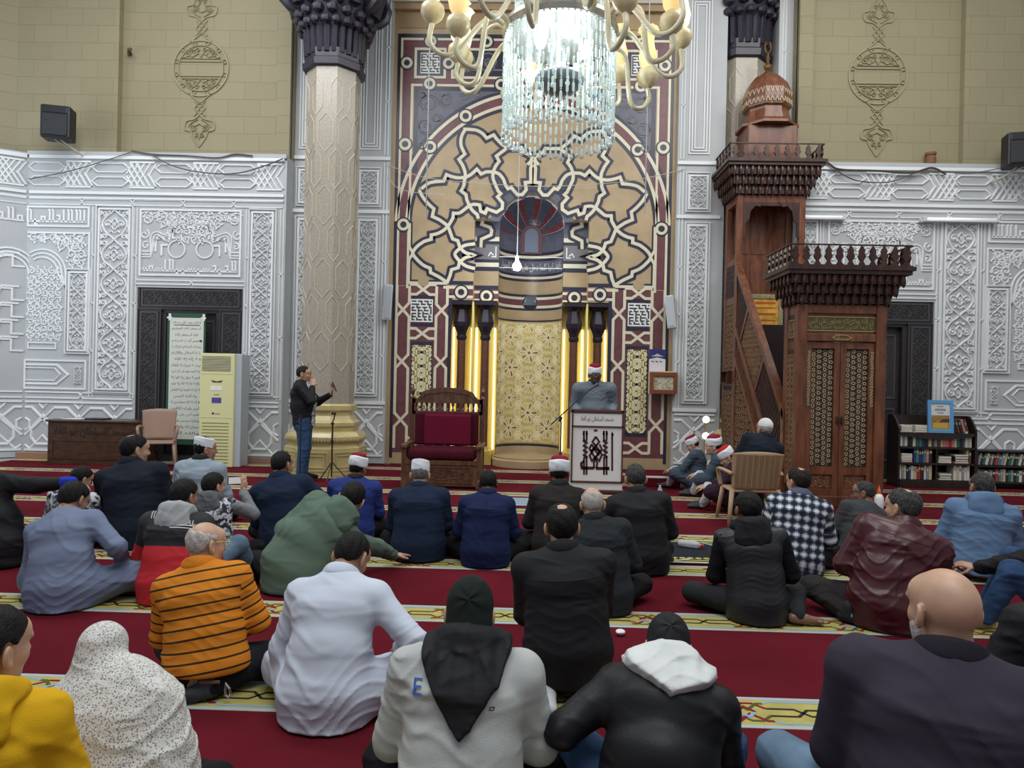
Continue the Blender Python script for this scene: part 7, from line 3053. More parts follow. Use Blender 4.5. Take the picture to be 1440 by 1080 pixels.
def hand(S, wrist, d, nrm, side, curl=.5, spread=.0, k=.008, sc=1.0):
	"""palm with four fingers and a thumb; d points along the hand, nrm out of the palm, side +1 right hand"""
	w, d, nrm = _np(wrist), _np(d), _np(nrm)
	d = d / np.linalg.norm(d)
	nrm = nrm - d * nrm.dot(d)
	nrm /= np.linalg.norm(nrm)
	ac = np.cross(d, nrm) * side      # towards the little finger
	S.cone(w - d * .03, w + d * .015, .026 * sc, .026 * sc, .012)
	Rm = np.stack([ac, d, nrm], 1)
	S.ell(w + d * .055 * sc, _np((.040, .052, .017)) * sc, .012, R=Rm)
	L = [.070, .080, .074, .058]
	for i in range(4):
		o = (-.030 + .020 * i)
		p = w + (d * (.098 - .004 * abs(i - 1)) + ac * o) * sc
		dirv = d + ac * (o * 3 * spread)
		dirv /= np.linalg.norm(dirv)
		ang = 0
		for j, fr in enumerate((.45, .32, .23)):
			ang += curl * (.55, .75, .6)[j]
			v = dirv * math.cos(ang) + nrm * math.sin(ang)
			q = p + v * L[i] * fr * sc
			S.cone(p, q, (.0090, .0083, .0076)[j] * sc, (.0083, .0076, .0068)[j] * sc, .004)
			p = q
	p = w + (d * .03 - ac * .030) * sc
	v = d * .6 - ac * .75 + nrm * (.25 + .4 * curl)
	v /= np.linalg.norm(v)
	q = p + v * .040 * sc
	S.cone(p, q, .0125 * sc, .0105 * sc, .010)
	v2 = v * .55 + d * .65 + nrm * .35 * curl
	v2 /= np.linalg.norm(v2)
	q2 = q + v2 * .034 * sc
	S.cone(q, q2, .0105 * sc, .0082 * sc, .005)


def part_from(name, S, m, parent, hc=None, R=None, attr=None, sm=0):
	P, Q = S.mesh()
	if not len(Q):
		return None
	if sm:
		P = relax(P, Q, sm)
	a = attr(P) if attr is not None else None
	if hc is not None:
		P = hc + P @ R.T
	return mesh_obj(name, P, Q, m, parent, a)


PEOPLE_LOG = []
LEGS = {
	'cross': [((.33, .27, .12), (-.09, .36, .055)), ((-.33, .27, .12), (.09, .30, .055))],
	'kneel': [((.15, .36, .075), (.11, -.10, .05)), ((-.15, .36, .075), (-.11, -.10, .05))],
	'upright': [((.22, .28, .40), (.20, .42, .06)), ((-.22, .28, .40), (-.20, .42, .06))],
	'low': [((.27, .32, .26), (.10, .44, .06)), ((-.27, .32, .26), (-.10, .44, .06))],
}


def skeleton(P):
	side, lean, hunch = math.radians(P['side']), math.radians(P['lean']), math.radians(P['hunch'])
	ph = P['ph']
	pts = [np.array([0, 0, ph])]
	dirs = []
	for L, fs, ss in ((.17, .45, .6), (.19, .95, 1.0), (.155, 1.1, 1.1)):
		f = lean * fs + (hunch if L == .155 else hunch * .3)
		s = side * ss
		d = np.array([math.sin(s), math.sin(f) * math.cos(s), math.cos(f) * math.cos(s)])
		dirs.append(d)
		pts.append(pts[-1] + d * L)
	J = {'pelvis': pts[0], 'waist': pts[1], 'chest': pts[2], 'neck': pts[3]}
	up = dirs[2]
	sd = np.array([math.cos(side), 0, -math.sin(side)])
	sd = sd - up * sd.dot(up)
	sd /= np.linalg.norm(sd)
	tw = math.radians(P['twist'])
	fw = np.cross(up, sd)
	sd = sd * math.cos(tw) + fw * math.sin(tw)
	fw = np.cross(up, sd)
	J['sd'], J['fw'], J['up'], J['dirs'] = sd, fw, up, dirs
	sh = pts[2] + up * .088
	sw = .185 * P['sw']
	J['sh'] = sh
	for s, n in ((1, 'R'), (-1, 'L')):
		J['s' + n] = sh + sd * s * sw + fw * (.015 + P['shf']) + up * P['shr' if s > 0 else 'shl']
	hy, hn, ht = P['head']
	R = rotm(hy, hn + P['lean'] * .25, ht + P['side'] * .3)
	J['hR'] = R
	hs = P['hs']
	J['hc'] = pts[3] + up * .046 + (R @ np.array([0, .024, .074])) * hs + np.array([0, .012, 0])
	J['top'] = J['hc'] + R @ np.array([0, -.01, .12 + P['tophat']]) * hs
	return J


DEF = dict(side=0, lean=6, hunch=6, ph=.11, twist=0, sw=1.0, shf=0.0, shr=0.0, shl=0.0, head=(0, 8, 0), hs=1.0, tophat=0.0, g=1.0, belly=1.0, yaw=0,
		   hands='lap', legs='cross', skin='tan', hair='black', style='full', cap=None, garb='jacket', topc=None, bot=None, collar=None, hood=None, beard=None, robe=False, feet='sock', footm=None,
		   res=.011, fold=.006, foldf=(16, 16, 30), glasses=None, seed=1, hem=.006, fz=0.0, sleevem=None, visible_hands=(), ears=True, inner=None, scale=None, stand=False, rest=None, sleeve=1.0)


def fit(P, base, top):
	"""place and scale a seated figure from where it meets the carpet and where its head tops out"""
	for it in range(14):
		J = skeleton(P)
		s = P['s']
		c, n = math.cos(P['yawr']), math.sin(P['yawr'])
		if base[0] == 'w':
			Y = base[2]
			X = at(base[1], 700, Y)[0]
			loc = np.array([X, Y, 0])
		else:
			gx, gy = floor_at(*base)
			loc = np.array([gx * (gy + .15 * s) / gy, gy + .15 * s, 0])
		loc[2] = P.get('z', 0.0)
		t = J['top'] * s
		w = loc + np.array([c * t[0] - n * t[1], n * t[0] + c * t[1], t[2]])
		px, py = project(w)
		fy = project(loc)[1]
		if P['scale'] is None:
			s2 = s * (fy - top[1]) / max(5, fy - py)
			P['s'] = min(1.25, max(.55, s2))
		else:
			P['s'] = P['scale']
		d = math.degrees((top[0] - px) * w[1] / FPX / max(.3, .75 * s)) * .6
		P['side'] = max(-40, min(40, P['side'] + d * c))
		P['lean'] = max(-14, min(60, P['lean'] - d * n))
	PEOPLE_LOG.append((P['tag'], round(P['s'], 2), round(P['side'], 1), round(P['lean'], 1), tuple(np.round(loc, 2)), (round(px), round(py)), top))
	return loc


def person(tagname, label, base, top, group=None, **kw):
	P = dict(DEF)
	P.update(kw)
	P['tag'] = tagname
	P['yawr'] = math.radians(P['yaw'])
	P['s'] = P['scale'] or 1.0
	if P['legs'] == 'kneel':
		P['ph'] = .20
	if P['cap'] in ('turban',):
		P['tophat'] = .046
	elif P['cap'] in ('kufi', 'beanie'):
		P['tophat'] = .018
	elif P['style'] in ('full', 'thick'):
		P['tophat'] = .012
	loc = fit(P, base, top)
	J = skeleton(P)
	t = thing('person', label, 'person', tuple(loc), P['yawr'], group)
	t.scale = (P['s'],) * 3
	rs = P['res']
	g, sd, fw, up = P['g'], J['sd'], J['fw'], J['up']
	X0 = np.array([1.0, 0, 0])
	Y0 = np.array([0, 1.0, 0])
	# ---- limbs
	arms = {}
	for s, n in ((1, 'R'), (-1, 'L')):
		hp = P['hands'] if isinstance(P['hands'], str) else P['hands'][0 if s > 0 else 1]
		sh = J['s' + n]
		pole = np.array([s * .8, -.35, -.6])
		dn = None
		if hp == 'lap':
			tgt = np.array([s * .07, .27, .20])
		elif hp == 'knee':
			tgt = np.array([s * .27, .28, .24])
		elif hp == 'front':
			tgt = np.array([s * .10, .34, .34])
		elif hp == 'floor':
			tgt = np.array([s * .36, .10, .06])
		elif isinstance(hp, dict):
			tgt = _np(hp['t'])
			pole = _np(hp.get('pole', pole))
		else:
			tgt = _np(hp)
		el, wr = ik(sh, tgt, .285, .255, pole)
		arms[n] = (sh, el, wr, hp)
	legs = {}
	LG = LEGS[P['legs']] if isinstance(P['legs'], str) else P['legs']
	for (kn, an), n in zip(LG, ('R', 'L')):
		s = 1 if n == 'R' else -1
		legs[n] = (np.array([s * .09, .01, P['ph']]), _np(kn), _np(an))
	# ---- body, one continuous surface
	lo = np.array([-.55, -.35, -.02])
	hi = np.array([.55, .62, 1.05])
	allp = [J['hc'], J['sR'], J['sL']] + [q for a in arms.values() for q in a[:3]] + [q for l in legs.values() for q in l]
	lo = np.minimum.reduce(allp) - .17
	hi = np.maximum.reduce(allp) + .19
	lo[2] = min(-.01, lo[2] + .10)
	FZ = P['fz']
	hc, R, hs = J['hc'], J['hR'], P['hs']
	fines = [[(hc[i] - .13 * hs, hc[i] + .135 * hs)] for i in range(3)]
	fr = rs * .5
	for n in P['visible_hands']:
		wr = arms[n][2]
		for i in range(3):
			fines[i].append((wr[i] - .12, wr[i] + .15))
		fr = min(fr, .005)
	for n, l in legs.items():
		if P['feet'] == 'bare' + n or P['feet'] == 'bare':
			for i in range(3):
				fines[i].append((l[2][i] - .12, l[2][i] + .14))
	S = Sdf(lo, hi, rs * 1.35, fines, fr)
	S.etube([(J['pelvis'], .145 * g, .11 * g, X0, Y0), (J['waist'], .13 * g, .10 * g, X0, Y0), (J['chest'], .145 * g, .09 * g, sd, fw), (J['sh'], .13, .075, sd, fw), (J['neck'], .06, .055, sd, fw)])
	S.cone(J['neck'] - up * .03, hc + R @ np.array([0, -.025, -.065]) * hs, .060, .054, .03)
	build_head(S, hc, R, hs)
	for n, (sh, el, wr, hp) in arms.items():
		s = 1 if n == 'R' else -1
		S.cone(J['sh'], sh, .06, .05, .03)
		S.cone(sh, el, .046, .038, .03)
		S.cone(el, wr, .038, .027, .02)
		hd = (wr - el) / np.linalg.norm(wr - el)
		nr = np.array([0, 0, -1.0])
		cu, sp = .55, .2
		if isinstance(hp, dict):
			hd, nr, cu, sp = _np(hp.get('d', hd)), _np(hp.get('n', nr)), hp.get('curl', cu), hp.get('spread', sp)
		elif hp == 'floor':
			hd = np.array([s * .4, .9, -.25])
		hand(S, wr, hd, nr, s, cu, sp)
	for n, (hp_, kn, an) in legs.items():
		s = 1 if n == 'R' else -1
		S.cone(hp_, kn, .080 * g, .055, .03)
		S.cone(kn, an, .053, .036, .02)
		d = an - kn
		d[2] = 0
		fd = np.array([d[0] * .5, d[1] * .5 if not P['legs'] == 'kneel' else -.2, 0.0])
		if P['legs'] in ('upright', 'low') or P['stand']:
			fd = np.array([s * .15, 1.0, 0])
		if isinstance(P['rest'], dict) and n in P['rest']:
			fd = _np(P['rest'][n])
		fd = fd / (np.linalg.norm(fd) + 1e-9)
		ft = an + fd * .15
		ft[2] = max(.03, an[2] - .03)
		legs[n] = (hp_, kn, an, ft)
		S.cone(an - fd * .03 + np.array([0, 0, -.005]), an + fd * .05 - np.array([0, 0, .012]), .034, .032, .02)
		S.cone(an + fd * .05 - np.array([0, 0, .012]), ft, .032, .022, .02)
		if P['feet'] in ('bare', 'bare' + n):
			sdv = np.array([-fd[1], fd[0], 0])
			for q in range(5):
				b0 = ft + sdv * (.026 - .013 * q) - fd * .01
				S.cone(b0, b0 + fd * (.040 - .004 * q), .0115 - .0008 * q, .010 - .0008 * q, .006)
	S.half((0, 0, -1), FZ + .004)
	part_from('body', S, SK[P['skin']], t, sm=1)
	# eyes
	for s in (-1, 1):
		m = MB()
		m.lathe([(0, -.0115), (.008, -.008), (.0115, 0), (.008, .008), (0, .0115)], 0, 0, 0, 10)
		V = np.array(m.v) * hs
		V = hc + (V + np.array([s * .032, .079, .012]) * hs) @ R.T
		m.v = [tuple(v) for v in V]
		o = m.build('eye', M_EYEW, t, smooth=True)
		m = MB()
		m.lathe([(0, -.006), (.0055, -.003), (.006, 0), (.0055, .003), (0, .006)], 0, 0, 0, 8)
		V = hc + (np.array(m.v) * hs + np.array([s * .032, .0865, .012]) * hs) @ R.T
		m.v = [tuple(v) for v in V]
		m.build('iris', M_IRIS, o, smooth=True)
	# ---- hair, cap, beard in head space
	st = P['style']
	if st != 'none' and P['cap'] not in ('beanie', 'scarf'):
		H = Sdf((-.12, -.15, -.13), (.12, .13, .19), .0055)
		th = {'full': .013, 'thick': .024, 'short': .006, 'ring': .005, 'crown': .012, 'rim': .004}[st]
		H.ell((0, -.014, .030), (.0755 + th, .096 + th, .092 + th), 0)
		if st == 'thick':
			H.ell((0, .02, .10), (.07, .08, .04), .03)
		H.half((0, .92, -1), .014)
		H.half((0, 1, -.1), -.076)
		if st == 'ring':
			H.half((0, .15, 1), -.072)
			H.ell((0, .03, .12), (.078, .10, .075), .01, 's')
		if st == 'rim':
			H.ell((0, .02, .135), (.11, .12, .085), .03, 's')
		if st == 'crown':
			H.ell((0, -.055, .145), (.045, .06, .045), .012, 's')
		for s in (-1, 1):
			H.ell((s * .085, -.012, -.008), (.030, .029, .044), .004, 's')
		r = np.random.default_rng(P['seed'])
		x, y, z = H.ax[0][:, None, None], H.ax[1][None, :, None], H.ax[2][None, None, :]
		H.D += (.0022 * np.sin(95 * x + 40 * z) * np.sin(80 * y + 60 * z + 1) + .0015 * np.sin(150 * y + 50 * x)).astype(np.float32)
		P_, Q_ = H.mesh()
		if len(Q_):
			mesh_obj('hair', hc + (P_ * hs) @ R.T, Q_, HA[P['hair']], t)
	if P['beard']:
		H = Sdf((-.10, -.04, -.16), (.10, .14, .03), .005)
		H.ell((0, .032, -.050), (.064, .071, .076), 0)
		H.ell((0, .062, -.098), (.034, .034, .030), .03)
		H.half((0, .55, 1), .004)
		H.half((0, -1, 0), -.002)
		H.ell((0, .10, -.058), (.024, .03, .010), .006, 's')
		P_, Q_ = H.mesh()
		mesh_obj('beard', hc + (P_ * hs) @ R.T, Q_, HA[P['beard']], t)
	if P['cap'] == 'turban':
		for nm, mm in (('turban_wrap', M_CAPW), ('fez_top', M_FEZ)):
			m = MB()
			if nm == 'turban_wrap':
				prof = [(.080, .016), (.092, .014), (.099, .024), (.103, .045), (.105, .068), (.105, .092), (.102, .112), (.094, .121), (.082, .116)]
			else:
				prof = [(.088, .10), (.087, .126), (.080, .146), (.062, .160), (.03, .166), (.0, .167)]
			m.lathe(prof, 0, -.012, 0, 30, sx=.92, sy=1.10)
			V = np.array(m.v)
			if nm == 'turban_wrap':
				a = np.arctan2(V[:, 1], V[:, 0])
				V[:, 2] += .004 * np.sin(3 * a) + V[:, 1] * -.05
				V[:, :2] *= (1 + .012 * np.sin(9 * a + V[:, 2] * 160))[:, None]
			else:
				V[:, 2] += V[:, 1] * -.05
			V = hc + (V * hs) @ R.T
			m.v = [tuple(v) for v in V]
			o = m.build(nm, mm, t, smooth=True)
			if nm == 'fez_top':
				m = MB()
				m.tube([hc + R @ (_np(q) * hs) for q in [(0, -.012, .170), (-.02, -.06, .162), (-.025, -.095, .130), (-.028, -.112, .06)]], [.004, .005, .007, .012], 6)
				m.build('tassel', M_BLK, o)
	elif P['cap'] == 'kufi':
		m = MB()
		hgt = P.get('caph', .088)
		m.lathe([(.083, .030), (.088, .030), (.0905, .045), (.090, .030 + hgt * .8), (.086, .030 + hgt * .96), (.074, .030 + hgt), (.0, .034 + hgt)], 0, -.012, 0, 32, sx=.93, sy=1.13)
		V = np.array(m.v)
		V[:, 2] += V[:, 1] * -.16
		V = hc + (V * hs) @ R.T
		m.v = [tuple(v) for v in V]
		shade_angle(m.build('cap', P.get('capm', M_CAPW), t), 50)
	elif P['cap'] == 'skull':
		H = Sdf((-.12, -.15, -.06), (.12, .13, .19), .006)
		H.ell((0, -.014, .034), (.0855, .106, .102), 0)
		H.half((0, .25, -1), .028)
		P_, Q_ = H.mesh()
		mesh_obj('cap', hc + (P_ * hs) @ R.T, Q_, P.get('capm', M_CAPW), t)
	elif P['cap'] == 'beanie':
		H = Sdf((-.13, -.16, -.16), (.13, .13, .20), .006)
		H.ell((0, -.014, .036), (.090, .112, .112), 0)
		H.ell((0, -.03, -.04), (.084, .094, .08), .03)
		H.half((0, .9, -1), -.055)
		x, y, z = H.ax[0][:, None, None], H.ax[1][None, :, None], H.ax[2][None, None, :]
		rr_ = np.sqrt(x * x + (y + .10) ** 2 + (z - .06) ** 2)
		an_ = np.arctan2(x + 0 * y + 0 * z, z - .06 + 0 * x + 0 * y)
		H.D += (np.exp(-(rr_ / .05) ** 2) * .006 * np.sin(6 * an_)).astype(np.float32)
		P_, Q_ = H.mesh()
		mesh_obj('beanie', hc + (P_ * hs) @ R.T, Q_, P['capm'], t)
	if P['glasses']:
		m = MB()
		for s in (-1, 1):
			m.tube([(s * .072, -.02, .012), (s * .074, .04, .020), (s * .068, .102, .018)], .0022, 6)
			m.tube([(s * .034 + .026 * math.cos(a), .108 - abs(math.cos(a)) * .002, .010 + .019 * math.sin(a)) for a in np.linspace(0, 2 * PI, 17)], .0024, 6)
		m.tube([(-.010, .112, .014), (.010, .112, .014)], .002, 6)
		m.v = [tuple(hc + R @ (np.array(v) * hs)) for v in m.v]
		m.build('glasses', P['glasses'], t, smooth=True)
	# ---- upper garment
	def spine_attr(V):
		"""x round the trunk, z along trunk or along the sleeve"""
		a = np.zeros_like(V)
		a[:, 0] = (V - J['waist']) @ sd
		a[:, 1] = 0
		w = np.zeros(len(V))
		segs = [(J['pelvis'], J['waist']), (J['waist'], J['chest']), (J['chest'], J['neck'])]
		acc, best = 0, np.full(len(V), 1e9)
		z = np.zeros(len(V))
		for p, q in segs:
			L = np.linalg.norm(q - p)
			tt = ((V - p) @ (q - p)) / L
			tc = np.clip(tt, 0, L)
			d = np.linalg.norm(V - p - tc[:, None] * (q - p) / L, axis=1)
			b = d < best
			z[b] = (acc + (tt if p is segs[0][0] or q is segs[2][1] else tc))[b] if False else (acc + tc)[b]
			best = np.minimum(best, d)
			acc += L
		z = .5 * z + .5 * ((V - J['pelvis']) @ up) if True else z
		for n in 'RL':
			sh, el, wr, _ = arms[n]
			for p, q, off in ((sh, el, 0), (el, wr, .285)):
				L = np.linalg.norm(q - p)
				tt = ((V - p) @ (q - p)) / L
				tc = np.clip(tt, 0, L)
				d = np.linalg.norm(V - p - tc[:, None] * (q - p) / L, axis=1)
				b = (d < .085) & (tt > .03) & (best > .155 * g)
				z[b] = .45 - (off + tt)[b]
				a[b, 0] = ((V - p) @ fw)[b]
		a[:, 2] = z
		return a

	M_T = P['topc']
	gl = lo.copy() - .12
	gh = hi.copy() + .10
	G = Sdf(gl, gh, rs)
	ph = P['ph']
	floor_ = 0.0
	pz = J['pelvis']
	stt = []
	if not P['stand']:
		if ph < .16:
			stt.append((np.array([0, -.005, .03]), .205 * g, .168 * g, X0, Y0))
		else:
			stt.append((np.array([0, -.02, ph - .10]), .165 * g, .145 * g, X0, Y0))
		stt.append((pz + np.array([0, -.005, .02]), .203 * g, .168 * g, X0, Y0))
	else:
		stt.append((pz + np.array([0, 0, -.06]), .180 * g, .135 * g, X0, Y0))
		stt.append((pz + np.array([0, 0, .05]), .172 * g, .130 * g, X0, Y0))
	stt += [(J['waist'], .184 * g, .146 * g * P['belly'], X0, Y0), (J['chest'] + fw * -.008, .186 * g, .130 * g, sd, fw), (J['sh'] - up * .01, .170 * g * P['sw'], .105, sd, fw), (J['neck'] - up * .008, .090, .080, sd, fw)]
	G.etube(stt, .04)
	sl = P['sleeve']
	G2 = G if P['sleevem'] is None else Sdf(gl, gh, rs)
	if P['sleevem'] is not None:
		G.cone(J['sL'], J['sR'], .066, .066, .04)
	if P['garb'] != 'vest0':
		for n, (sh, el, wr, hp) in arms.items():
			if G2 is G:
				G.cone(J['sh'] + up * .01, sh - up * .005, .076, .068 * sl, .05)
			G2.cone(sh - up * .008, el, .068 * sl * (.5 + .5 * g), .060 * sl, .04)
			G2.cone(el, el + (wr - el) * .93, .058 * sl, .043 * sl, .025)
	if P['robe']:
		for n, (h_, kn, an, ft) in legs.items():
			G.cone(h_, kn, .120, .090, .06)
			if P['robe'] != 'thigh':
				G.cone(kn, an, .088, .070, .06)
		if not P['stand'] and P['robe'] != 'thigh':
			G.ell((0, .16, .06), (.26, .20, .09), .06)
	G.folds(P['fold'], P['seed'], P['foldf'])
	G.half((0, 0, -1), FZ + P['hem'])
	DR = G.D.copy() if P['hood'] is not None and P['hood'][1] in ('long', 'up') else None
	if G2 is not G:
		G2.folds(P['fold'], P['seed'] + 2)
		part_from('sleeves', G2, P['sleevem'], t, sm=1)
	# neckline opening
	G.cone(J['neck'] + up * .012, J['neck'] + up * .10, .062, .075, .008, 's')
	part_from({'jacket': 'jacket', 'shirt': 'shirt', 'robe': 'robe', 'hoodie': 'hoodie', 'vest': 'padded_vest', 'coat': 'coat', 'vest0': 'shirt'}[P['garb']], G, M_T, t, attr=spine_attr, sm=1)
	if P['inner'] is not None:
		K = Sdf(J['neck'] - .16, J['neck'] + .16, rs * .7)
		K.torus(J['neck'] + up * .020 + fw * .004, .064, .013, np.stack([sd, fw, up], 1), 0, 1.0, .98, 1.8)
		part_from('inner_collar', K, P['inner'], t, sm=1)
	if P['collar'] is not None:
		K = Sdf(J['neck'] - .2, J['neck'] + .2, rs * .7)
		ca2 = math.radians(-16)
		Rm = np.stack([sd, fw * math.cos(ca2) + up * math.sin(ca2), up * math.cos(ca2) - fw * math.sin(ca2)], 1)
		K.torus(J['neck'] + up * .012 - fw * .004, .078, .014, Rm, 0, 1.02, .98, 2.5)
		part_from('collar', K, P['collar'], t, sm=1)
	if P['hood'] is not None:
		K = Sdf(J['neck'] - .40, J['neck'] + .30, rs)
		nb = J['neck']
		hm, kind = P['hood']
		if kind == 'down':
			Rm = np.stack([sd, fw * .9 - up * .35, up * .9 + fw * .35], 1)
			K.torus(nb + up * .005 - fw * .012, .098, .034, Rm, 0, 1.05, .98, 1.1)
			K.ell(nb - fw * .105 - up * .065, (.125, .042, .095), .05, R=np.stack([sd, fw, up], 1))
		else:
			K = Sdf(gl, gh, rs)
			x, y, z = K.ax[0][:, None, None] - nb[0], K.ax[1][None, :, None] - nb[1], K.ax[2][None, None, :] - nb[2]
			u = np.abs(x * sd[0] + y * sd[1] + z * sd[2])
			v = x * up[0] + y * up[1] + z * up[2]
			w = x * fw[0] + y * fw[1] + z * fw[2]
			ln, wd, tk = (.285, .155, .020) if kind == 'long' else (.155, .175, .034)
			q = np.clip(-v / ln, 0, 1)
			hw = wd * (1 - q ** 1.5)
			K.D = np.maximum.reduce([DR - tk - .012 * (1 - q) - (.005 if kind == 'long' else .002) * np.sin(u * 95) * (1 - q), (u - hw) * .8 + 0 * w, -ln - v + 0 * u, v - .06 + 0 * u, w - .05]).astype(np.float32)
			Rm = np.stack([sd, fw * .92 - up * .38, up * .92 + fw * .38], 1)
			K.torus(nb + up * .022 - fw * .008, .094, .030 if kind == 'long' else .044, Rm, .04, 1.12, 1.0, 1.35)
		K.folds(.006, P['seed'] + 3, (26, 26, 22))
		if kind != 'down':
			K.cone(nb - up * .02, nb + up * .3, .060, .085, .01, 's')
		part_from('hood', K, hm, t, sm=1)
	# ---- trousers
	if P['bot'] is not None and P['robe'] is not True:
		G = Sdf(lo - .03, hi * 1 + .03, rs)
		if not P['stand']:
			G.ell((0, .02, ph), (.150 * g, .125 * g, .09), .03)
		else:
			G.etube([(pz + np.array([0, 0, -.10]), .165 * g, .122 * g, X0, Y0), (pz + np.array([0, 0, .08]), .155 * g, .115 * g, X0, Y0)], .03)
		for n, (h_, kn, an, ft) in legs.items():
			G.cone(h_, kn, .100 * (.4 + .6 * g), .074, .04)
			G.cone(kn, an + (an - kn) * -.06, .071, .055, .02)
		G.folds(P['fold'] * .9, P['seed'] + 5)
		G.half((0, 0, -1), FZ + .005)
		part_from('trousers', G, P['bot'], t, sm=1)
	if P['feet'] != 'bare' and P['footm'] is not None:
		for n, (h_, kn, an, ft) in legs.items():
			if P['feet'] == 'bare' + n:
				continue
			fd = (ft - an)
			fd[2] = 0
			fd /= np.linalg.norm(fd) + 1e-9
			G = Sdf(np.minimum(an, ft) - .13, np.maximum(an, ft) + .13, rs * .7)
			G.cone(an + np.array([0, 0, .05]), an - fd * .01, .042, .042, .02)
			G.cone(an - fd * .035 - np.array([0, 0, .004]), an + fd * .05 - np.array([0, 0, .01]), .041, .039, .02)
			G.cone(an + fd * .05 - np.array([0, 0, .01]), ft + fd * .03, .039, .030, .02)
			G.half((0, 0, -1), FZ + .003)
			part_from(P.get('footname', 'sock'), G, P['footm'], t, sm=1)
	return t, P, J, arms, legs


def back_decal(P, J, garment, shapes, m, parent, name):
	"""lay flat 2-D meshes (verts in the plane of the back, faces) on the back of a garment"""
	from mathutils.bvhtree import BVHTree
	me = garment.data
	tree = BVHTree.FromPolygons([v.co for v in me.vertices], [tuple(p.vertices) for p in me.polygons])
	mb_ = MB()
	for co, fs in shapes:
		vs = []
		for u, v in co:
			o = J['chest'] + J['sd'] * u + J['up'] * v - J['fw'] * .6
			hit = tree.ray_cast(Vector(o), Vector(J['fw']))
			q = hit[0] if hit[0] is not None else Vector(J['chest'])
			vs.append(Vector(q) - Vector(J['fw']) * .006)
		mb_.add(vs, fs)
	return mb_.build(name, m, parent)


def garment_of(t, *names):
	for c in t.children:
		if stem_(c.name) in names:
			return c


def stem_(n):
	return n.split('.')[0]


def ribbon2d(pts, w):
	P = [np.array(p, float) for p in smooth_pts(pts, 5)]
	vs, fs = [], []
	for i, p in enumerate(P):
		d = P[min(i + 1, len(P) - 1)] - P[max(i - 1, 0)]
		d /= np.linalg.norm(d)
		n = np.array([-d[1], d[0]]) * w / 2
		vs += [tuple(p + n), tuple(p - n)]
	for i in range(len(P) - 1):
		fs.append((2 * i, 2 * i + 1, 2 * i + 3, 2 * i + 2))
	return vs, fs


M_BLKC = cloth('black_jacket_cloth', (.009, .009, .011), .7, spec=.3)
M_BLKC2 = cloth('black_shiny_nylon', (.008, .008, .010), .50, .2, 90, spec=.3)
M_NAVY1 = cloth('dark_navy_suit', (.010, .014, .024), .8)
M_NAVY2 = cloth('navy_wool', (.011, .020, .044), .85)
M_NAVY3 = cloth('royal_navy_blazer', (.010, .016, .060), .8)
M_ROYAL = cloth('royal_blue_coat', (.020, .035, .16), .85)
M_GREYHD = cloth('heather_grey_fleece', (.42, .44, .42), .95, .5, 260, .10)
M_BLACKTR = cloth('black_trousers', (.010, .010, .012))
M_OR = cloth_stripe('orange_striped_polo', (.60, .20, .016), (.035, .022, .008), .054, .19)
M_WG = cloth('white_galabiya', (.52, .56, .64), .8, .12, 60, .03)
M_BG = cloth('blue_grey_galabiya', (.155, .19, .28), .8, .12, 60, .04)
M_YEL = cloth('yellow_fleece', (.60, .34, .010), .9, .3)
M_LEATH = mat('burgundy_leather', (.058, .010, .014), .36, var=.15, vscale=6, spec=.5)
add_wrinkles(M_LEATH, .9, .15, 60)
M_PURP = cloth('plum_grey_blazer', (.036, .030, .045), .8)

# ---- front row
person('yellow_hoodie', 'young man in a yellow hoodie at the bottom left corner, face turned right', ('w', -52, 1.78), (-10, 850), yaw=20, head=(-34, 4, 0), garb='hoodie', topc=M_YEL, hood=(M_YEL, 'down'), bot=M_JEAN, footm=M_SOCKG, res=.008, skin='light', style='full', fold=.005, sw=.92, g=.92, seed=3)

M_FLOR = cloth_spots('white_floral_scarf', (.62, .62, .58), (.20, .19, .19), (.34, .29, .24), 92)
t, P, J, A, L = person('scarf_wearer', 'person wrapped in a white floral headscarf sitting beside the yellow hoodie', ('w', 178, 2.28), (150, 877), yaw=4, head=(-14, 14, 0), garb='robe', topc=cloth('tan_robe', (.30, .22, .12)), bot=M_BLACKTR, cap='scarf', res=.009, sw=.95, skin='light', footm=M_SOCKG, seed=5, legs=[((.40, .10, .12), (.10, .34, .05)), ((-.30, .27, .12), (.09, .30, .055))])
S = Sdf(J['neck'] - .78, J['neck'] + .55, .009)
hc, R = J['hc'], J['hR']
S.ell(hc + R @ _np((0, -.020, .022)), (.098, .122, .120), .03, R=R)
S.ell(hc + R @ _np((0, -.03, -.07)), (.090, .10, .09), .05, R=R)
sd, fw, up = J['sd'], J['fw'], J['up']
S.etube([(J['neck'] + up * .06, .095, .095, sd, fw), (J['neck'] - up * .05, .16, .125, sd, fw), (J['sh'] - up * .03, .282, .185, sd, fw), (J['chest'] - up * .04, .315, .225, sd, fw), (J['waist'] - up * .04, .325, .245, sd, fw), (J['pelvis'] + np.array([0.02, .0, -.04]), .34, .28, np.array([1., 0, 0]), np.array([0, 1., 0]))], .05)
S.folds(.010, 12, (9, 9, 13))
S.half((.12, .25, -1), .035)
S.ell(hc + R @ _np((0, .125, -.01)), (.062, .075, .085), .012, 's', R=R)
part_from('headscarf', S, M_FLOR, t, sm=2)

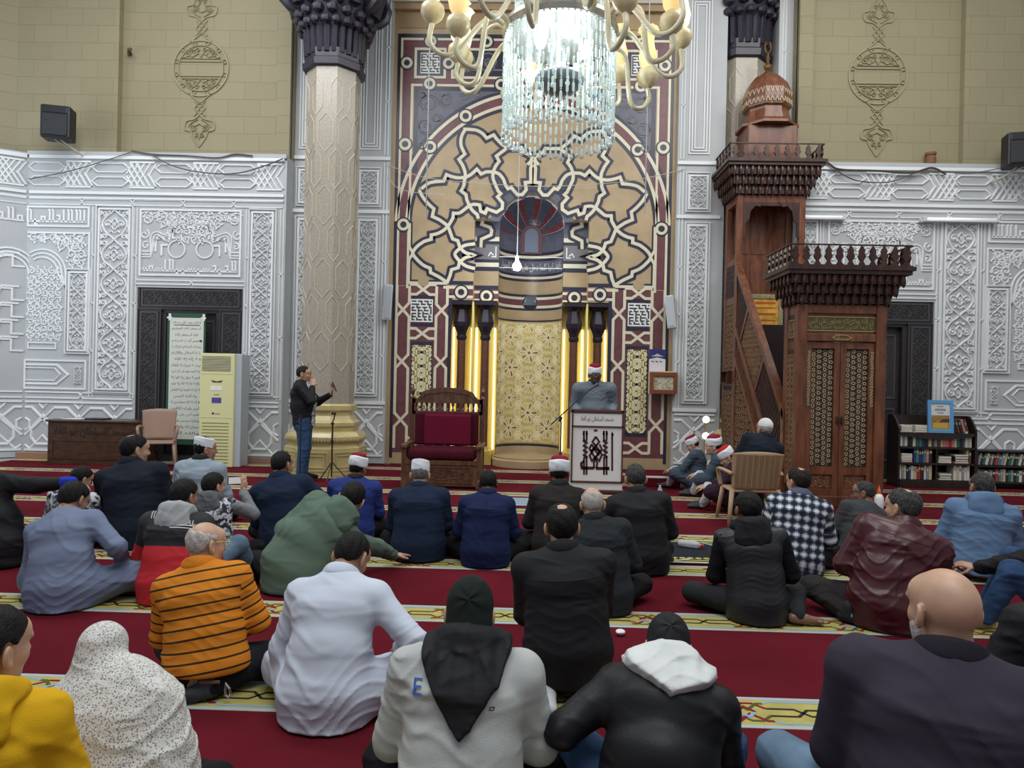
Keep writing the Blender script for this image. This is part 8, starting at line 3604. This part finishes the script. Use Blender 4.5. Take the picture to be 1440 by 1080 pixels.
t, P, J, A, L = person('orange_polo', 'older bald man in an orange striped polo shirt wearing yellow glasses', (290, 988), (290, 735), yaw=6, head=(-40, 6, -3), garb='shirt', topc=M_OR, collar=cloth('orange_collar', (.58, .19, .016)), bot=cloth('black_denim', (.012, .013, .018)), footm=M_SOCKG, res=.008, skin='light', style='rim', hair='white', glasses=mat('yellow_glasses', (.62, .55, .05), .3), hem=.125, seed=4, g=1.04, lean=8, fold=.004, hands='lap', legs=[((.38, .22, .12), (.04, -.12, .05)), ((-.30, .27, .12), (.09, .30, .055))], rest={'R': (-1, -.45, 0)})
m = MB()
m.tube([(.15, -.165, .10), (.17, -.17, .075), (.175, -.168, .05), (.165, -.165, .03), (.15, -.165, .04), (.148, -.165, .07)], .006, 6, closed=True)
m.build('carabiner', mat('steel_clip', (.6, .6, .62), .25, .9), t)
m = MB()
m.bbox(.02, .12, -.165, -.155, .095, .112, .004)
m.build('belt_label', mat('brown_leather_label', (.16, .08, .04), .6), t)

person('white_galabiya', 'man in a white galabiya sitting cross-legged with his head bowed', (458, 1034), (505, 752), yaw=-6, lean=18, hunch=12, head=(-14, 34, 0), garb='robe', robe=True, topc=M_WG, collar=M_WG, res=.008, skin='tan', style='short', hair='black', seed=8, fold=0.006, hands=('knee', 'lap'), g=1.02, legs=[((.44, .25, .17), (.02, .36, .06)), ((-.33, .25, .12), (.09, .30, .055))], foldf=(14, 14, 26))

t, P, J, A, L = person('grey_hoodie', 'person in a heather grey sweatshirt with a black hood hanging down and black beanie', ('w', 657, 2.25), (663, 812), lean=10, hunch=10, head=(0, 14, 0), garb='hoodie', topc=M_GREYHD, hood=(M_BLKC, 'long'), bot=M_BLACKTR, cap='beanie', capm=cloth('dark_green_beanie', (.012, .017, .015), .9, .4, 200), res=.008, skin='light', g=1.12, sw=1.06, belly=1.05, seed=9, fold=.006, footm=M_SOCKG, sleeve=1.15)
gm = garment_of(t, 'hoodie')
co, fs = text_mesh('E', .055)
co2 = [(-.158 + a, .035 + b) for a, b, _ in co]
back_decal(P, J, gm, [(co2, fs)], mat('blue_print', (.03, .10, .42), .6), gm, 'back_print')
back_decal(P, J, gm, [ribbon2d([(.098, -.02), (.112, -.018), (.11, -.027), (.097, -.028), (.098, -.02)], .003)], M_BLKC, gm, 'small_tag_print')

t, P, J, A, L = person('black_coat', 'broad man in a plain black coat kneeling with a thinning crown, white cloth under him', (797, 990), (790, 710), lean=4, head=(0, 5, 0), garb='coat', topc=M_BLKC, collar=M_BLKC, bot=cloth('white_robe_hem', (.46, .47, .48)), legs='kneel', footm=cloth('white_socks', (.5, .5, .5)), res=.008, skin='light', style='crown', hair='black', g=1.12, sw=1.08, seed=10, fold=0.003, hem=.07)
gm = garment_of(t, 'coat')
back_decal(P, J, gm, [ribbon2d([(-.19, .03), (0, .02), (.19, .03)], .004), ], mat('seam_black', (.004, .004, .005), .8), gm, 'yoke_seam')

t, P, J, A, L = person('white_hood', 'person in a black nylon jacket with a white hood and black cap, bent forward', ('w', 935, 2.2), (940, 866), lean=30, hunch=16, head=(0, 30, 0), yaw=-8, garb='jacket', topc=M_BLKC2, hood=(cloth('white_fleece_hood', (.58, .60, .58), .95, .4, 200), 'up'), bot=M_JEAN, cap='beanie', capm=M_BLKC, res=.008, skin='light', g=1.14, sw=1.06, seed=11, fold=0.006, hands=('front', (-.34, .34, .30)), legs=[((.30, .40, .22), (.10, .44, .06)), ((-.36, .34, .24), (-.14, .44, .06))], footm=M_SOCKG, sleeve=1.1)

person('plum_blazer', 'bald man with a white beard in a plum grey blazer at the bottom right', ('w', 1335, 2.05), (1330, 801), yaw=-24, lean=6, head=(30, 2, 0), garb='jacket', topc=M_PURP, collar=cloth('dark_plum_collar', (.018, .015, .022)), bot=M_JEANL, res=.008, skin='light', style='none', beard='white', g=1.22, sw=1.16, seed=13, fold=0.004, footm=M_SOCKG, sleeve=1.15, legs=[((.36, .27, .12), (-.09, .36, .055)), ((-.42, .27, .15), (.09, .30, .055))])
person('corner_black', 'person in black at the lower right corner, cut off by the picture edge', ('w', 1500, 2.75), (1500, 770), garb='jacket', topc=M_BLKC, bot=M_BLACKTR, res=.012, scale=1.0, seed=14, footm=M_SOCKG)
t, P, J, A, L = person('edge_jeans', 'person in black sleeves and blue jeans with a raised knee at the right edge', ('w', 1505, 4.35), (1500, 660), yaw=55, garb='jacket', topc=M_BLKC, bot=M_JEAN, res=.010, scale=1.0, seed=15, feet='bare', hands=({'t': (.05, .52, .30), 'd': (.2, 1, -.1), 'n': (0, 0, -1)}, {'t': (-.05, .50, .34), 'd': (.1, 1, .1), 'n': (.3, 0, -1), 'curl': .8}), visible_hands=('R', 'L'), legs='upright')
wr = A['L'][2]
m = MB()
m.bbox(-.038, .038, -.075, .075, -.005, .005, .004)
ph_ = m.build('phone', mat('black_phone', (.012, .012, .016), .2), None)
tag(ph_, 'black phone held low beside the blue hoodie at the right edge', 'phone')
ph_.matrix_world = t.matrix_basis @ Matrix.Translation(Vector(wr) + Vector((.02, .10, -.03))) @ Matrix.Rotation(.5, 4, 'X') @ Matrix.Rotation(.3, 4, 'Y')

# ---- second row, left
person('blue_galabiya', 'man in a blue-grey galabiya bowing his head at the left', (85, 864), (112, 678), yaw=4, lean=14, hunch=14, head=(-16, 26, 0), garb='robe', robe=True, topc=M_BG, res=.009, skin='tan', style='full', hair='black', seed=16, fold=0.006, g=1.05, hands=('knee', 'lap'), legs=[((.43, .25, .16), (.02, .36, .06)), ((-.33, .25, .12), (.09, .30, .055))])
M_CAMO = cloth_camo('black_white_print', (.52, .54, .58), (.012, .013, .02), (.16, .17, .20), 17)
person('print_boy', 'boy in a black and white printed jacket behind the blue-grey galabiya', (92, 778), (120, 656), yaw=5, head=(-32, 18, 0), garb='jacket', topc=M_CAMO, bot=M_BLACKTR, res=.011, skin='light', style='full', seed=17, hs=1.05, footm=M_SOCKG)
t, P, J, A, L = person('pointing_black', 'person in black at the left edge stretching an arm with a blue cuff', (-6, 802), (-30, 630), yaw=-8, garb='jacket', topc=M_BLKC, bot=M_JEAN, res=.011, seed=18, hands=({'t': (.62, .16, .62), 'd': (1, .1, -.3), 'n': (0, 0, -1), 'curl': .5, 'pole': (0, 0, -1)}, 'lap'), visible_hands=('R',), g=1.1, footm=M_SOCKG, scale=1.05)
S = Sdf(A['R'][2] - .12, A['R'][2] + .1, .008)
e_, w_ = A['R'][1], A['R'][2]
S.cone(w_ - (w_ - e_) * .22, w_ - (w_ - e_) * .0, .046, .042, 0)
part_from('blue_cuff', S, cloth('bright_blue_cuff', (.02, .04, .42)), t)
person('navy_suit', 'balding man in a dark navy suit looking right, before the walnut desk', (187, 774), (190, 612), yaw=10, head=(-46, 4, 0), fold=0.003, garb='jacket', topc=M_NAVY1, collar=M_NAVY1, inner=cloth('white_shirt_collar', (.5, .5, .5)), bot=M_NAVY1, res=.010, skin='light', style='crown', seed=19, g=1.08, sw=1.06, footm=M_SOCKG)
person('kufi_sweater', 'man in a white cap and pale blue-grey sweater looking right', (274, 742), (289, 613), yaw=0, head=(-50, 2, 0), fold=0.004, garb='shirt', topc=cloth('pale_blue_sweater', (.27, .33, .38), .95, .5, 200), collar=M_BLKC, bot=M_BLACKTR, res=.011, skin='tan', cap='kufi', style='short', seed=20, footm=M_SOCKG)
t, P, J, A, L = person('red_black_jacket', 'young man in a red and black jacket with a raised denim knee', (238, 853), (262, 673), yaw=7, lean=10, head=(-26, 8, 0), fold=0.004, garb='jacket', topc=cloth_split('red_black_jacket', (.012, .012, .014, 1), (.50, .012, .02, 1), .27), hood=(cloth('grey_hood', (.33, .35, .36)), 'down'), bot=M_JEANL, res=.009, skin='tan', style='full', seed=21, sw=1.02, g=1.05, footm=M_BLACKTR, footname='shoe', legs=[((.38, .34, .32), (.44, .50, .06)), ((-.30, .27, .12), (.09, .30, .055))])
# colours of the split: red lies at the lower half
gm = garment_of(t, 'jacket')
co, fs = text_mesh('HARL', .030, .13)
co2 = [(.10 + a * 1.0, .080 + b) for a, b, _ in co]
sh_ = [(co2, fs), ribbon2d([(.01, .035), (.08, .038), (.16, .035)], .006), ribbon2d([(.05, .055), (.10, .057), (.16, .055)], .008)]
back_decal(P, J, gm, sh_, mat('white_print', (.62, .62, .60), .6), gm, 'back_lettering')
back_decal(P, J, gm, [ribbon2d([(-.15 + .02 * i, .10), (-.165 + .02 * i, .16)], .007) for i in range(5)], mat('white_stripe_print', (.5, .5, .5), .6), gm, 'shoulder_print')
t, P, J, A, L = person('filming_boy', 'boy in a printed hooded jacket holding up a phone', (298, 802), (301, 664), yaw=4, head=(-32, 4, 0), fold=0.004, garb='jacket', topc=M_CAMO, sleevem=cloth('grey_sleeves', (.22, .23, .24)), hood=(cloth('dark_grey_hood', (.10, .105, .11)), 'down'), bot=M_BLACKTR, res=.010, skin='light', style='full', seed=22, hs=1.05, hands=({'t': (.16, .34, .66), 'd': (.05, .1, 1), 'n': (-.9, .4, 0), 'curl': .45, 'pole': (.7, .2, -1)}, 'lap'), visible_hands=('R',), footm=M_SOCKG)
wr = A['R'][2]
m = MB()
m.bbox(-.078, .078, -.005, .005, -.038, .038, .004)
m.box(-.070, .070, -.0065, -.004, -.033, .033, 1)
ph_ = m.build('phone', [M_BLK, mat('lit_phone_screen', (.2, .2, .22), .2, emit=(.75, .72, .72), estr=.5)], None)
tag(ph_, 'phone with a lit screen held up by the boy in the printed jacket', 'phone')
ph_.matrix_world = t.matrix_basis @ Matrix.Translation(Vector(wr) + Vector((-.085, .04, .10))) @ Matrix.Rotation(math.radians(22), 4, 'Z')

# ---- middle
person('navy_left', 'man in a navy jacket sitting before the gilded column base', (402, 781), (397, 635), yaw=5, head=(-27, 6, 0), fold=0.003, garb='jacket', topc=M_NAVY2, collar=M_NAVY2, bot=M_BLACKTR, res=.010, skin='tan', style='short', seed=23, g=1.08, sw=1.05, hands=((.34, .36, .30), 'lap'), footm=M_SOCKG)
t, P, J, A, L = person('green_hoodie', 'person in a sage green hoodie leaning over on one hand', (412, 838), (503, 678), lean=30, hunch=8, yaw=6, head=(0, 16, 4), fold=0.005, garb='hoodie', topc=cloth('sage_green_fleece', (.105, .155, .115), .95), hood=(cloth('sage_hood', (.10, .148, .11), .95), 'down'), inner=cloth('white_tee', (.55, .57, .58)), bot=M_BLACKTR, res=.009, skin='light', style='full', hair='black', seed=24, g=1.05, hands=({'t': (.66, .62, .06), 'd': (.6, .7, -.12), 'n': (0, 0, -1), 'curl': .12, 'spread': 1.2, 'pole': (1, -.6, .2)}, 'lap'), visible_hands=('R',), footm=M_SOCKG)
person('blue_turban', 'man in a royal blue coat and red and white turban, left of the throne chair', (494, 765), (506, 637), yaw=5, head=(-22, 10, 0), fold=0.003, garb='coat', topc=M_ROYAL, bot=M_BLACKTR, res=.011, skin='brown', cap='turban', style='short', seed=25, g=1.12, sw=1.1, collar=M_BLKC, footm=M_SOCKG)
person('kufi_navy', 'man in a navy jacket and tall white cap directly before the throne chair', (588, 791), (592, 647), head=(-4, 10, 0), fold=0.003, garb='jacket', topc=M_NAVY2, collar=M_NAVY2, bot=M_BLACKTR, res=.010, skin='light', cap='kufi', caph=.10, style='rim', hair='grey', seed=26, g=1.18, sw=1.08, footm=M_SOCKG)
t, P, J, A, L = person('navy_blazer', 'man with close-cropped hair in a royal navy blazer before the niche', (682, 800), (687, 662), head=(0, 20, 0), hunch=10, fold=0.003, garb='jacket', topc=M_NAVY3, collar=M_NAVY3, bot=M_BLACKTR, res=.010, skin='dark', style='short', seed=27, g=1.10, sw=1.0, footm=M_SOCKG)
gm = garment_of(t, 'jacket')
back_decal(P, J, gm, [ribbon2d([(0, .10), (0, -.05), (0, -.20), (.004, -.34)], .005)], mat('navy_seam', (.004, .006, .02), .9), gm, 'back_seam')
person('brown_turban', 'man in a dark brown coat and red and white turban before the lectern', (782, 790), (787, 640), head=(0, 4, 0), fold=0.003, garb='coat', topc=cloth('dark_brown_coat', (.024, .019, .019)), bot=M_BLACKTR, res=.010, skin='brown', cap='turban', style='short', seed=28, g=1.06, collar=M_BLKC, footm=M_SOCKG)
person('bald_grey', 'elderly balding man in a charcoal jacket just right of the black coat', (846, 868), (832, 686), lean=8, head=(4, 8, 0), fold=0.003, garb='jacket', topc=cloth('charcoal_jacket', (.020, .024, .027)), collar=M_BLKC, bot=M_BLACKTR, res=.010, skin='light', style='ring', hair='white', seed=29, g=1.06, footm=M_SOCKG)
person('grey_black_jacket', 'grey-haired man in a black jacket before the lectern, right of it', (903, 810), (893, 653), yaw=-4, head=(8, 6, 0), fold=0.003, garb='jacket', topc=M_BLKC, collar=M_BLKC, bot=M_BLACKTR, res=.010, skin='light', style='short', hair='salt', seed=30, g=1.06, sw=1.05, hands=('lap', (-.36, .30, .28)), footm=M_SOCKG, legs=[((.22, .32, .12), (-.09, .36, .055)), ((-.33, .27, .12), (.09, .30, .055))])

# ---- right
t, P, J, A, L = person('padded_vest', 'youth in a black padded vest with one bare foot out to the side', (1063, 882), (1052, 690), head=(22, 2, 2), yaw=-12, garb='vest', topc=mat('quilted_charcoal', (.020, .021, .024), .42, spec=.4), sleevem=cloth('black_knit_sleeve', (.008, .008, .010)), hood=(M_BLKC, 'down'), inner=cloth('red_collar', (.16, .02, .03)), bot=cloth('charcoal_trousers', (.020, .022, .023)), res=.009, skin='brown', style='full', seed=31, fold=0.003, foldf=(5, 5, 95), feet='bareR', g=.98, footm=M_SOCKG, legs=[((.30, .30, .12), (.26, -.02, .05)), ((-.42, .18, .10), (.05, .34, .05))], rest={'R': (1, .18, 0)})
person('plaid_shirt', 'balding man in a black and white plaid shirt sitting before the minbar doors', (1118, 811), (1123, 658), head=(36, 4, 0), lean=8, yaw=-16, garb='shirt', topc=cloth_plaid('plaid_cloth', (.060, .075, .12), (.006, .009, .022), (.72, .74, .78), .070), collar=cloth('navy_plaid_collar', (.10, .12, .17)), bot=M_BLACKTR, res=.009, skin='light', style='crown', hair='brown', seed=32, g=1.05, sw=1.0, fold=.004, footm=M_SOCKG)
person('grey_glasses', 'grey-haired man in glasses and a dark grey jacket facing left', (1207, 800), (1214, 677), yaw=0, head=(56, 6, 0), fold=0.004, garb='jacket', topc=cloth('dark_grey_jacket', (.050, .053, .056)), bot=M_BLACKTR, res=.010, skin='brown', style='short', hair='salt', glasses=M_BLK, seed=33, footm=M_SOCKG)
t, P, J, A, L = person('leather_jacket', 'man in a burgundy leather jacket with one striped sock foot showing', (1248, 891), (1270, 688), yaw=-18, lean=10, head=(44, 4, 0), garb='jacket', topc=M_LEATH, collar=M_LEATH, bot=cloth('brown_black_trousers', (.022, .019, .018)), res=.008, skin='light', style='crown', hair='salt', seed=34, g=1.14, sw=1.08, fold=0.006, foldf=(13, 13, 22), footm=cloth('charcoal_sock', (.025, .028, .03)), legs=[((.36, .25, .12), (.09, .36, .055)), ((-.42, .22, .13), (-.22, -.05, .05))], rest={'L': (1, -.35, 0)}, sleeve=1.15)
gm = garment_of(t, 'jacket')
back_decal(P, J, gm, [ribbon2d([(-.17, .06), (0, .045), (.17, .06)], .004), ribbon2d([(0, .045), (.0, -.1), (.005, -.30)], .004)], mat('leather_seam', (.03, .006, .008), .4), gm, 'yoke_seam')
an, ft = L['L'][2], L['L'][3]
d_ = (ft - an) / np.linalg.norm(ft - an)
m = MB()
for q in (.02, .05, .085):
	c_ = an + d_ * q
	m.tube([tuple(c_ + np.array([-d_[1], d_[0], 0]) * .043 * math.cos(a) + np.array([0, 0, 1]) * (.043 * math.sin(a) - .004)) for a in np.linspace(.2, PI - .2, 9)], .004, 6)
m.build('sock_stripes', mat('grey_sock_stripe', (.35, .36, .36), .8), t)
person('blue_hoodie', 'grey-haired man in a sky blue hoodie at the right, before the low bookcase', (1377, 820), (1381, 665), head=(20, 4, 0), yaw=-24, garb='hoodie', topc=cloth('sky_blue_fleece', (.115, .19, .315), .95), hood=(cloth('sky_blue_hood', (.108, .18, .30), .95), 'down'), bot=M_JEAN, res=.009, skin='tan', style='short', hair='salt', seed=35, g=1.08, sw=1.04, hem=.05, fold=0.005, footm=M_SOCKG)

# ---- turbaned men by the minbar
M_KAK = cloth('slate_blue_kakula', (.060, .085, .115), .9)
M_ROBEW = cloth('white_inner_robe', (.52, .53, .55), .85)


def sheikh(label, base, top, yaw, head, coat, seed, fez=None, hands=None):
	t, P, J, A, L = person('turbaned', label, base, top, yaw=yaw, head=head, garb='coat', topc=coat, robe='thigh', inner=M_ROBEW, bot=M_ROBEW, res=.010, skin='light', cap='turban', style='short', hair='brown', seed=seed, legs='low', lean=10, hunch=8, hands=hands or ({'t': (.12, .42, .30), 'd': (-.2, 1, -.2), 'n': (0, 0, -1), 'curl': .6}, {'t': (-.10, .40, .30), 'd': (.2, 1, -.2), 'n': (0, 0, -1), 'curl': .6}), visible_hands=('R', 'L'), footm=M_SOCKG)
	for n in 'RL':
		e_, w_ = A[n][1], A[n][2]
		S = Sdf(w_ - .12, w_ + .1, .009)
		S.cone(w_ - (w_ - e_) * .18, w_ - (w_ - e_) * .02, .045, .047, 0)
		part_from('white_cuff', S, M_ROBEW, t)
	if fez is not None:
		for c in t.children:
			if stem_(c.name) == 'fez_top':
				c.data.materials[0] = fez
	return t


sheikh('turbaned man in a slate blue coat, farthest of the three beside the minbar', (980, 690), (969, 613), 62, (14, 26, 0), M_KAK, 41)
sheikh('turbaned man in a slate coat leaning back, middle of the three beside the minbar', (1022, 703), (1003, 611), 64, (10, 2, -4), cloth('slate_coat', (.050, .068, .090), .9), 42)
sheikh('turbaned man in a plum coat and bright red fez, nearest of the three', (1036, 721), (1014, 629), 68, (8, 36, 0), cloth('plum_coat', (.030, .013, .024), .9), 43, cloth('bright_red_felt', (.46, .02, .025)))

# ---- man on the plastic chair
cpos = [o for o in C.objects if o.name.startswith('plastic_chair') and o.parent is None and 'woven' in o.get('label', '')][0].location
cz_ = .437 * .90
px_ = project((cpos.x, cpos.y, cz_))[0]
person('chair_sitter', 'man in a white knitted cap and navy coat sitting on the woven plastic chair', ('w', px_ + 6, cpos.y + .03), (1076, 597), yaw=-8, head=(27, 6, 0), z=cz_, fz=-cz_ / .92 + .002, ph=.115, fold=0.003, garb='coat', topc=M_NAVY1, collar=M_NAVY1, bot=M_NAVY1, hem=cz_ / .92 + .004, res=.010, skin='light', cap='skull', capm=cloth('white_knit', (.66, .66, .64), .9, .8, 120), style='short', hair='white', seed=44, scale=.92, footm=M_BLACKTR, footname='shoe', legs=[((.15, .46, .02), (.15, .46, -.40)), ((-.15, .46, .02), (-.15, .44, -.40))], rest={'R': (0, 1, 0), 'L': (0, 1, 0)})

# ---- standing man by the column
STANDL = [((.10, .03, .50), (.11, -.01, .085)), ((-.10, .03, .50), (-.11, .0, .085))]
t, P, J, A, L = person('standing_man', 'man in black jacket and jeans standing by the column, hand on his cheek', ('w', 424, 9.95), (428, 515), yaw=-84, stand=True, ph=.93, legs=STANDL, head=(0, 8, 0), fold=0.004, garb='jacket', topc=M_BLKC, bot=M_JEAN, footm=M_BLACKTR, footname='shoe', res=.009, skin='tan', style='short', seed=45, hem=.80, lean=2, hunch=4, g=1.10, belly=1.08, inner=cloth('grey_shirt_collar', (.3, .32, .34)), hands=({'t': (.10, .14, 1.385), 'd': (-.40, .10, 1), 'n': (-1, .2, 0), 'curl': .7, 'pole': (.6, .3, -1)}, {'t': (-.14, .36, 1.27), 'd': (0, .25, 1), 'n': (.5, -.8, 0), 'curl': .5, 'pole': (-.4, .1, -1)}), visible_hands=('R', 'L'))
S = Sdf((-.3, -.2, .75), (.3, .4, 1.5), .010)
S.etube([(np.array([0, .045, .84]), .115, .12, np.array([1., 0, 0]), np.array([0, 1., 0])), (np.array([0, .055, 1.12]), .115, .128, np.array([1., 0, 0]), np.array([0, 1., 0])), (np.array([0, .045, 1.36]), .09, .11, np.array([1., 0, 0]), np.array([0, 1., 0]))], .02)
S.folds(.006, 3)
S.half((0, 0, -1), .82)
part_from('open_shirt', S, cloth_camo('grey_patterned_shirt', (.40, .42, .45), (.20, .21, .23), (.10, .10, .11), 22), t, sm=1)
wr = A['L'][2]
m = MB()
m.bbox(-.037, .037, -.005, .005, -.075, .075, .004)
ph_ = m.build('phone', M_BLK, None)
tag(ph_, 'black phone raised in the hand of the standing man', 'phone')
ph_.matrix_world = t.matrix_basis @ Matrix.Translation(Vector(wr) + Vector((.02, .055, .12))) @ Matrix.Rotation(.4, 4, 'X')

# ---- preacher behind the lectern
t, P, J, A, L = person('preacher', 'preacher in a grey-blue coat and red and white turban speaking behind the lectern', ('w', 833, 10.34), (837, 511), yaw=180, stand=True, ph=.93, legs=STANDL, head=(4, 6, 0), garb='coat', topc=cloth('grey_blue_kakula', (.155, .185, .215), .9), collar=cloth('grey_blue_collar', (.15, .18, .21), .9), inner=M_BLKC, robe=True, bot=None, footm=M_BLACKTR, footname='shoe', res=.009, skin='dark', cap='turban', style='short', beard='salt', glasses=M_BLK, seed=46, lean=3, g=1.08, sw=1.18, sleeve=1.25, hands=({'t': (.24, .20, 1.05), 'd': (0, 1, -.1), 'n': (0, 0, -1), 'curl': .2, 'pole': (.25, -1, -.6)}, {'t': (-.24, .20, 1.05), 'd': (0, 1, -.1), 'n': (0, 0, -1), 'curl': .2, 'pole': (-.25, -1, -.6)}), visible_hands=('R', 'L'), fold=0.004)
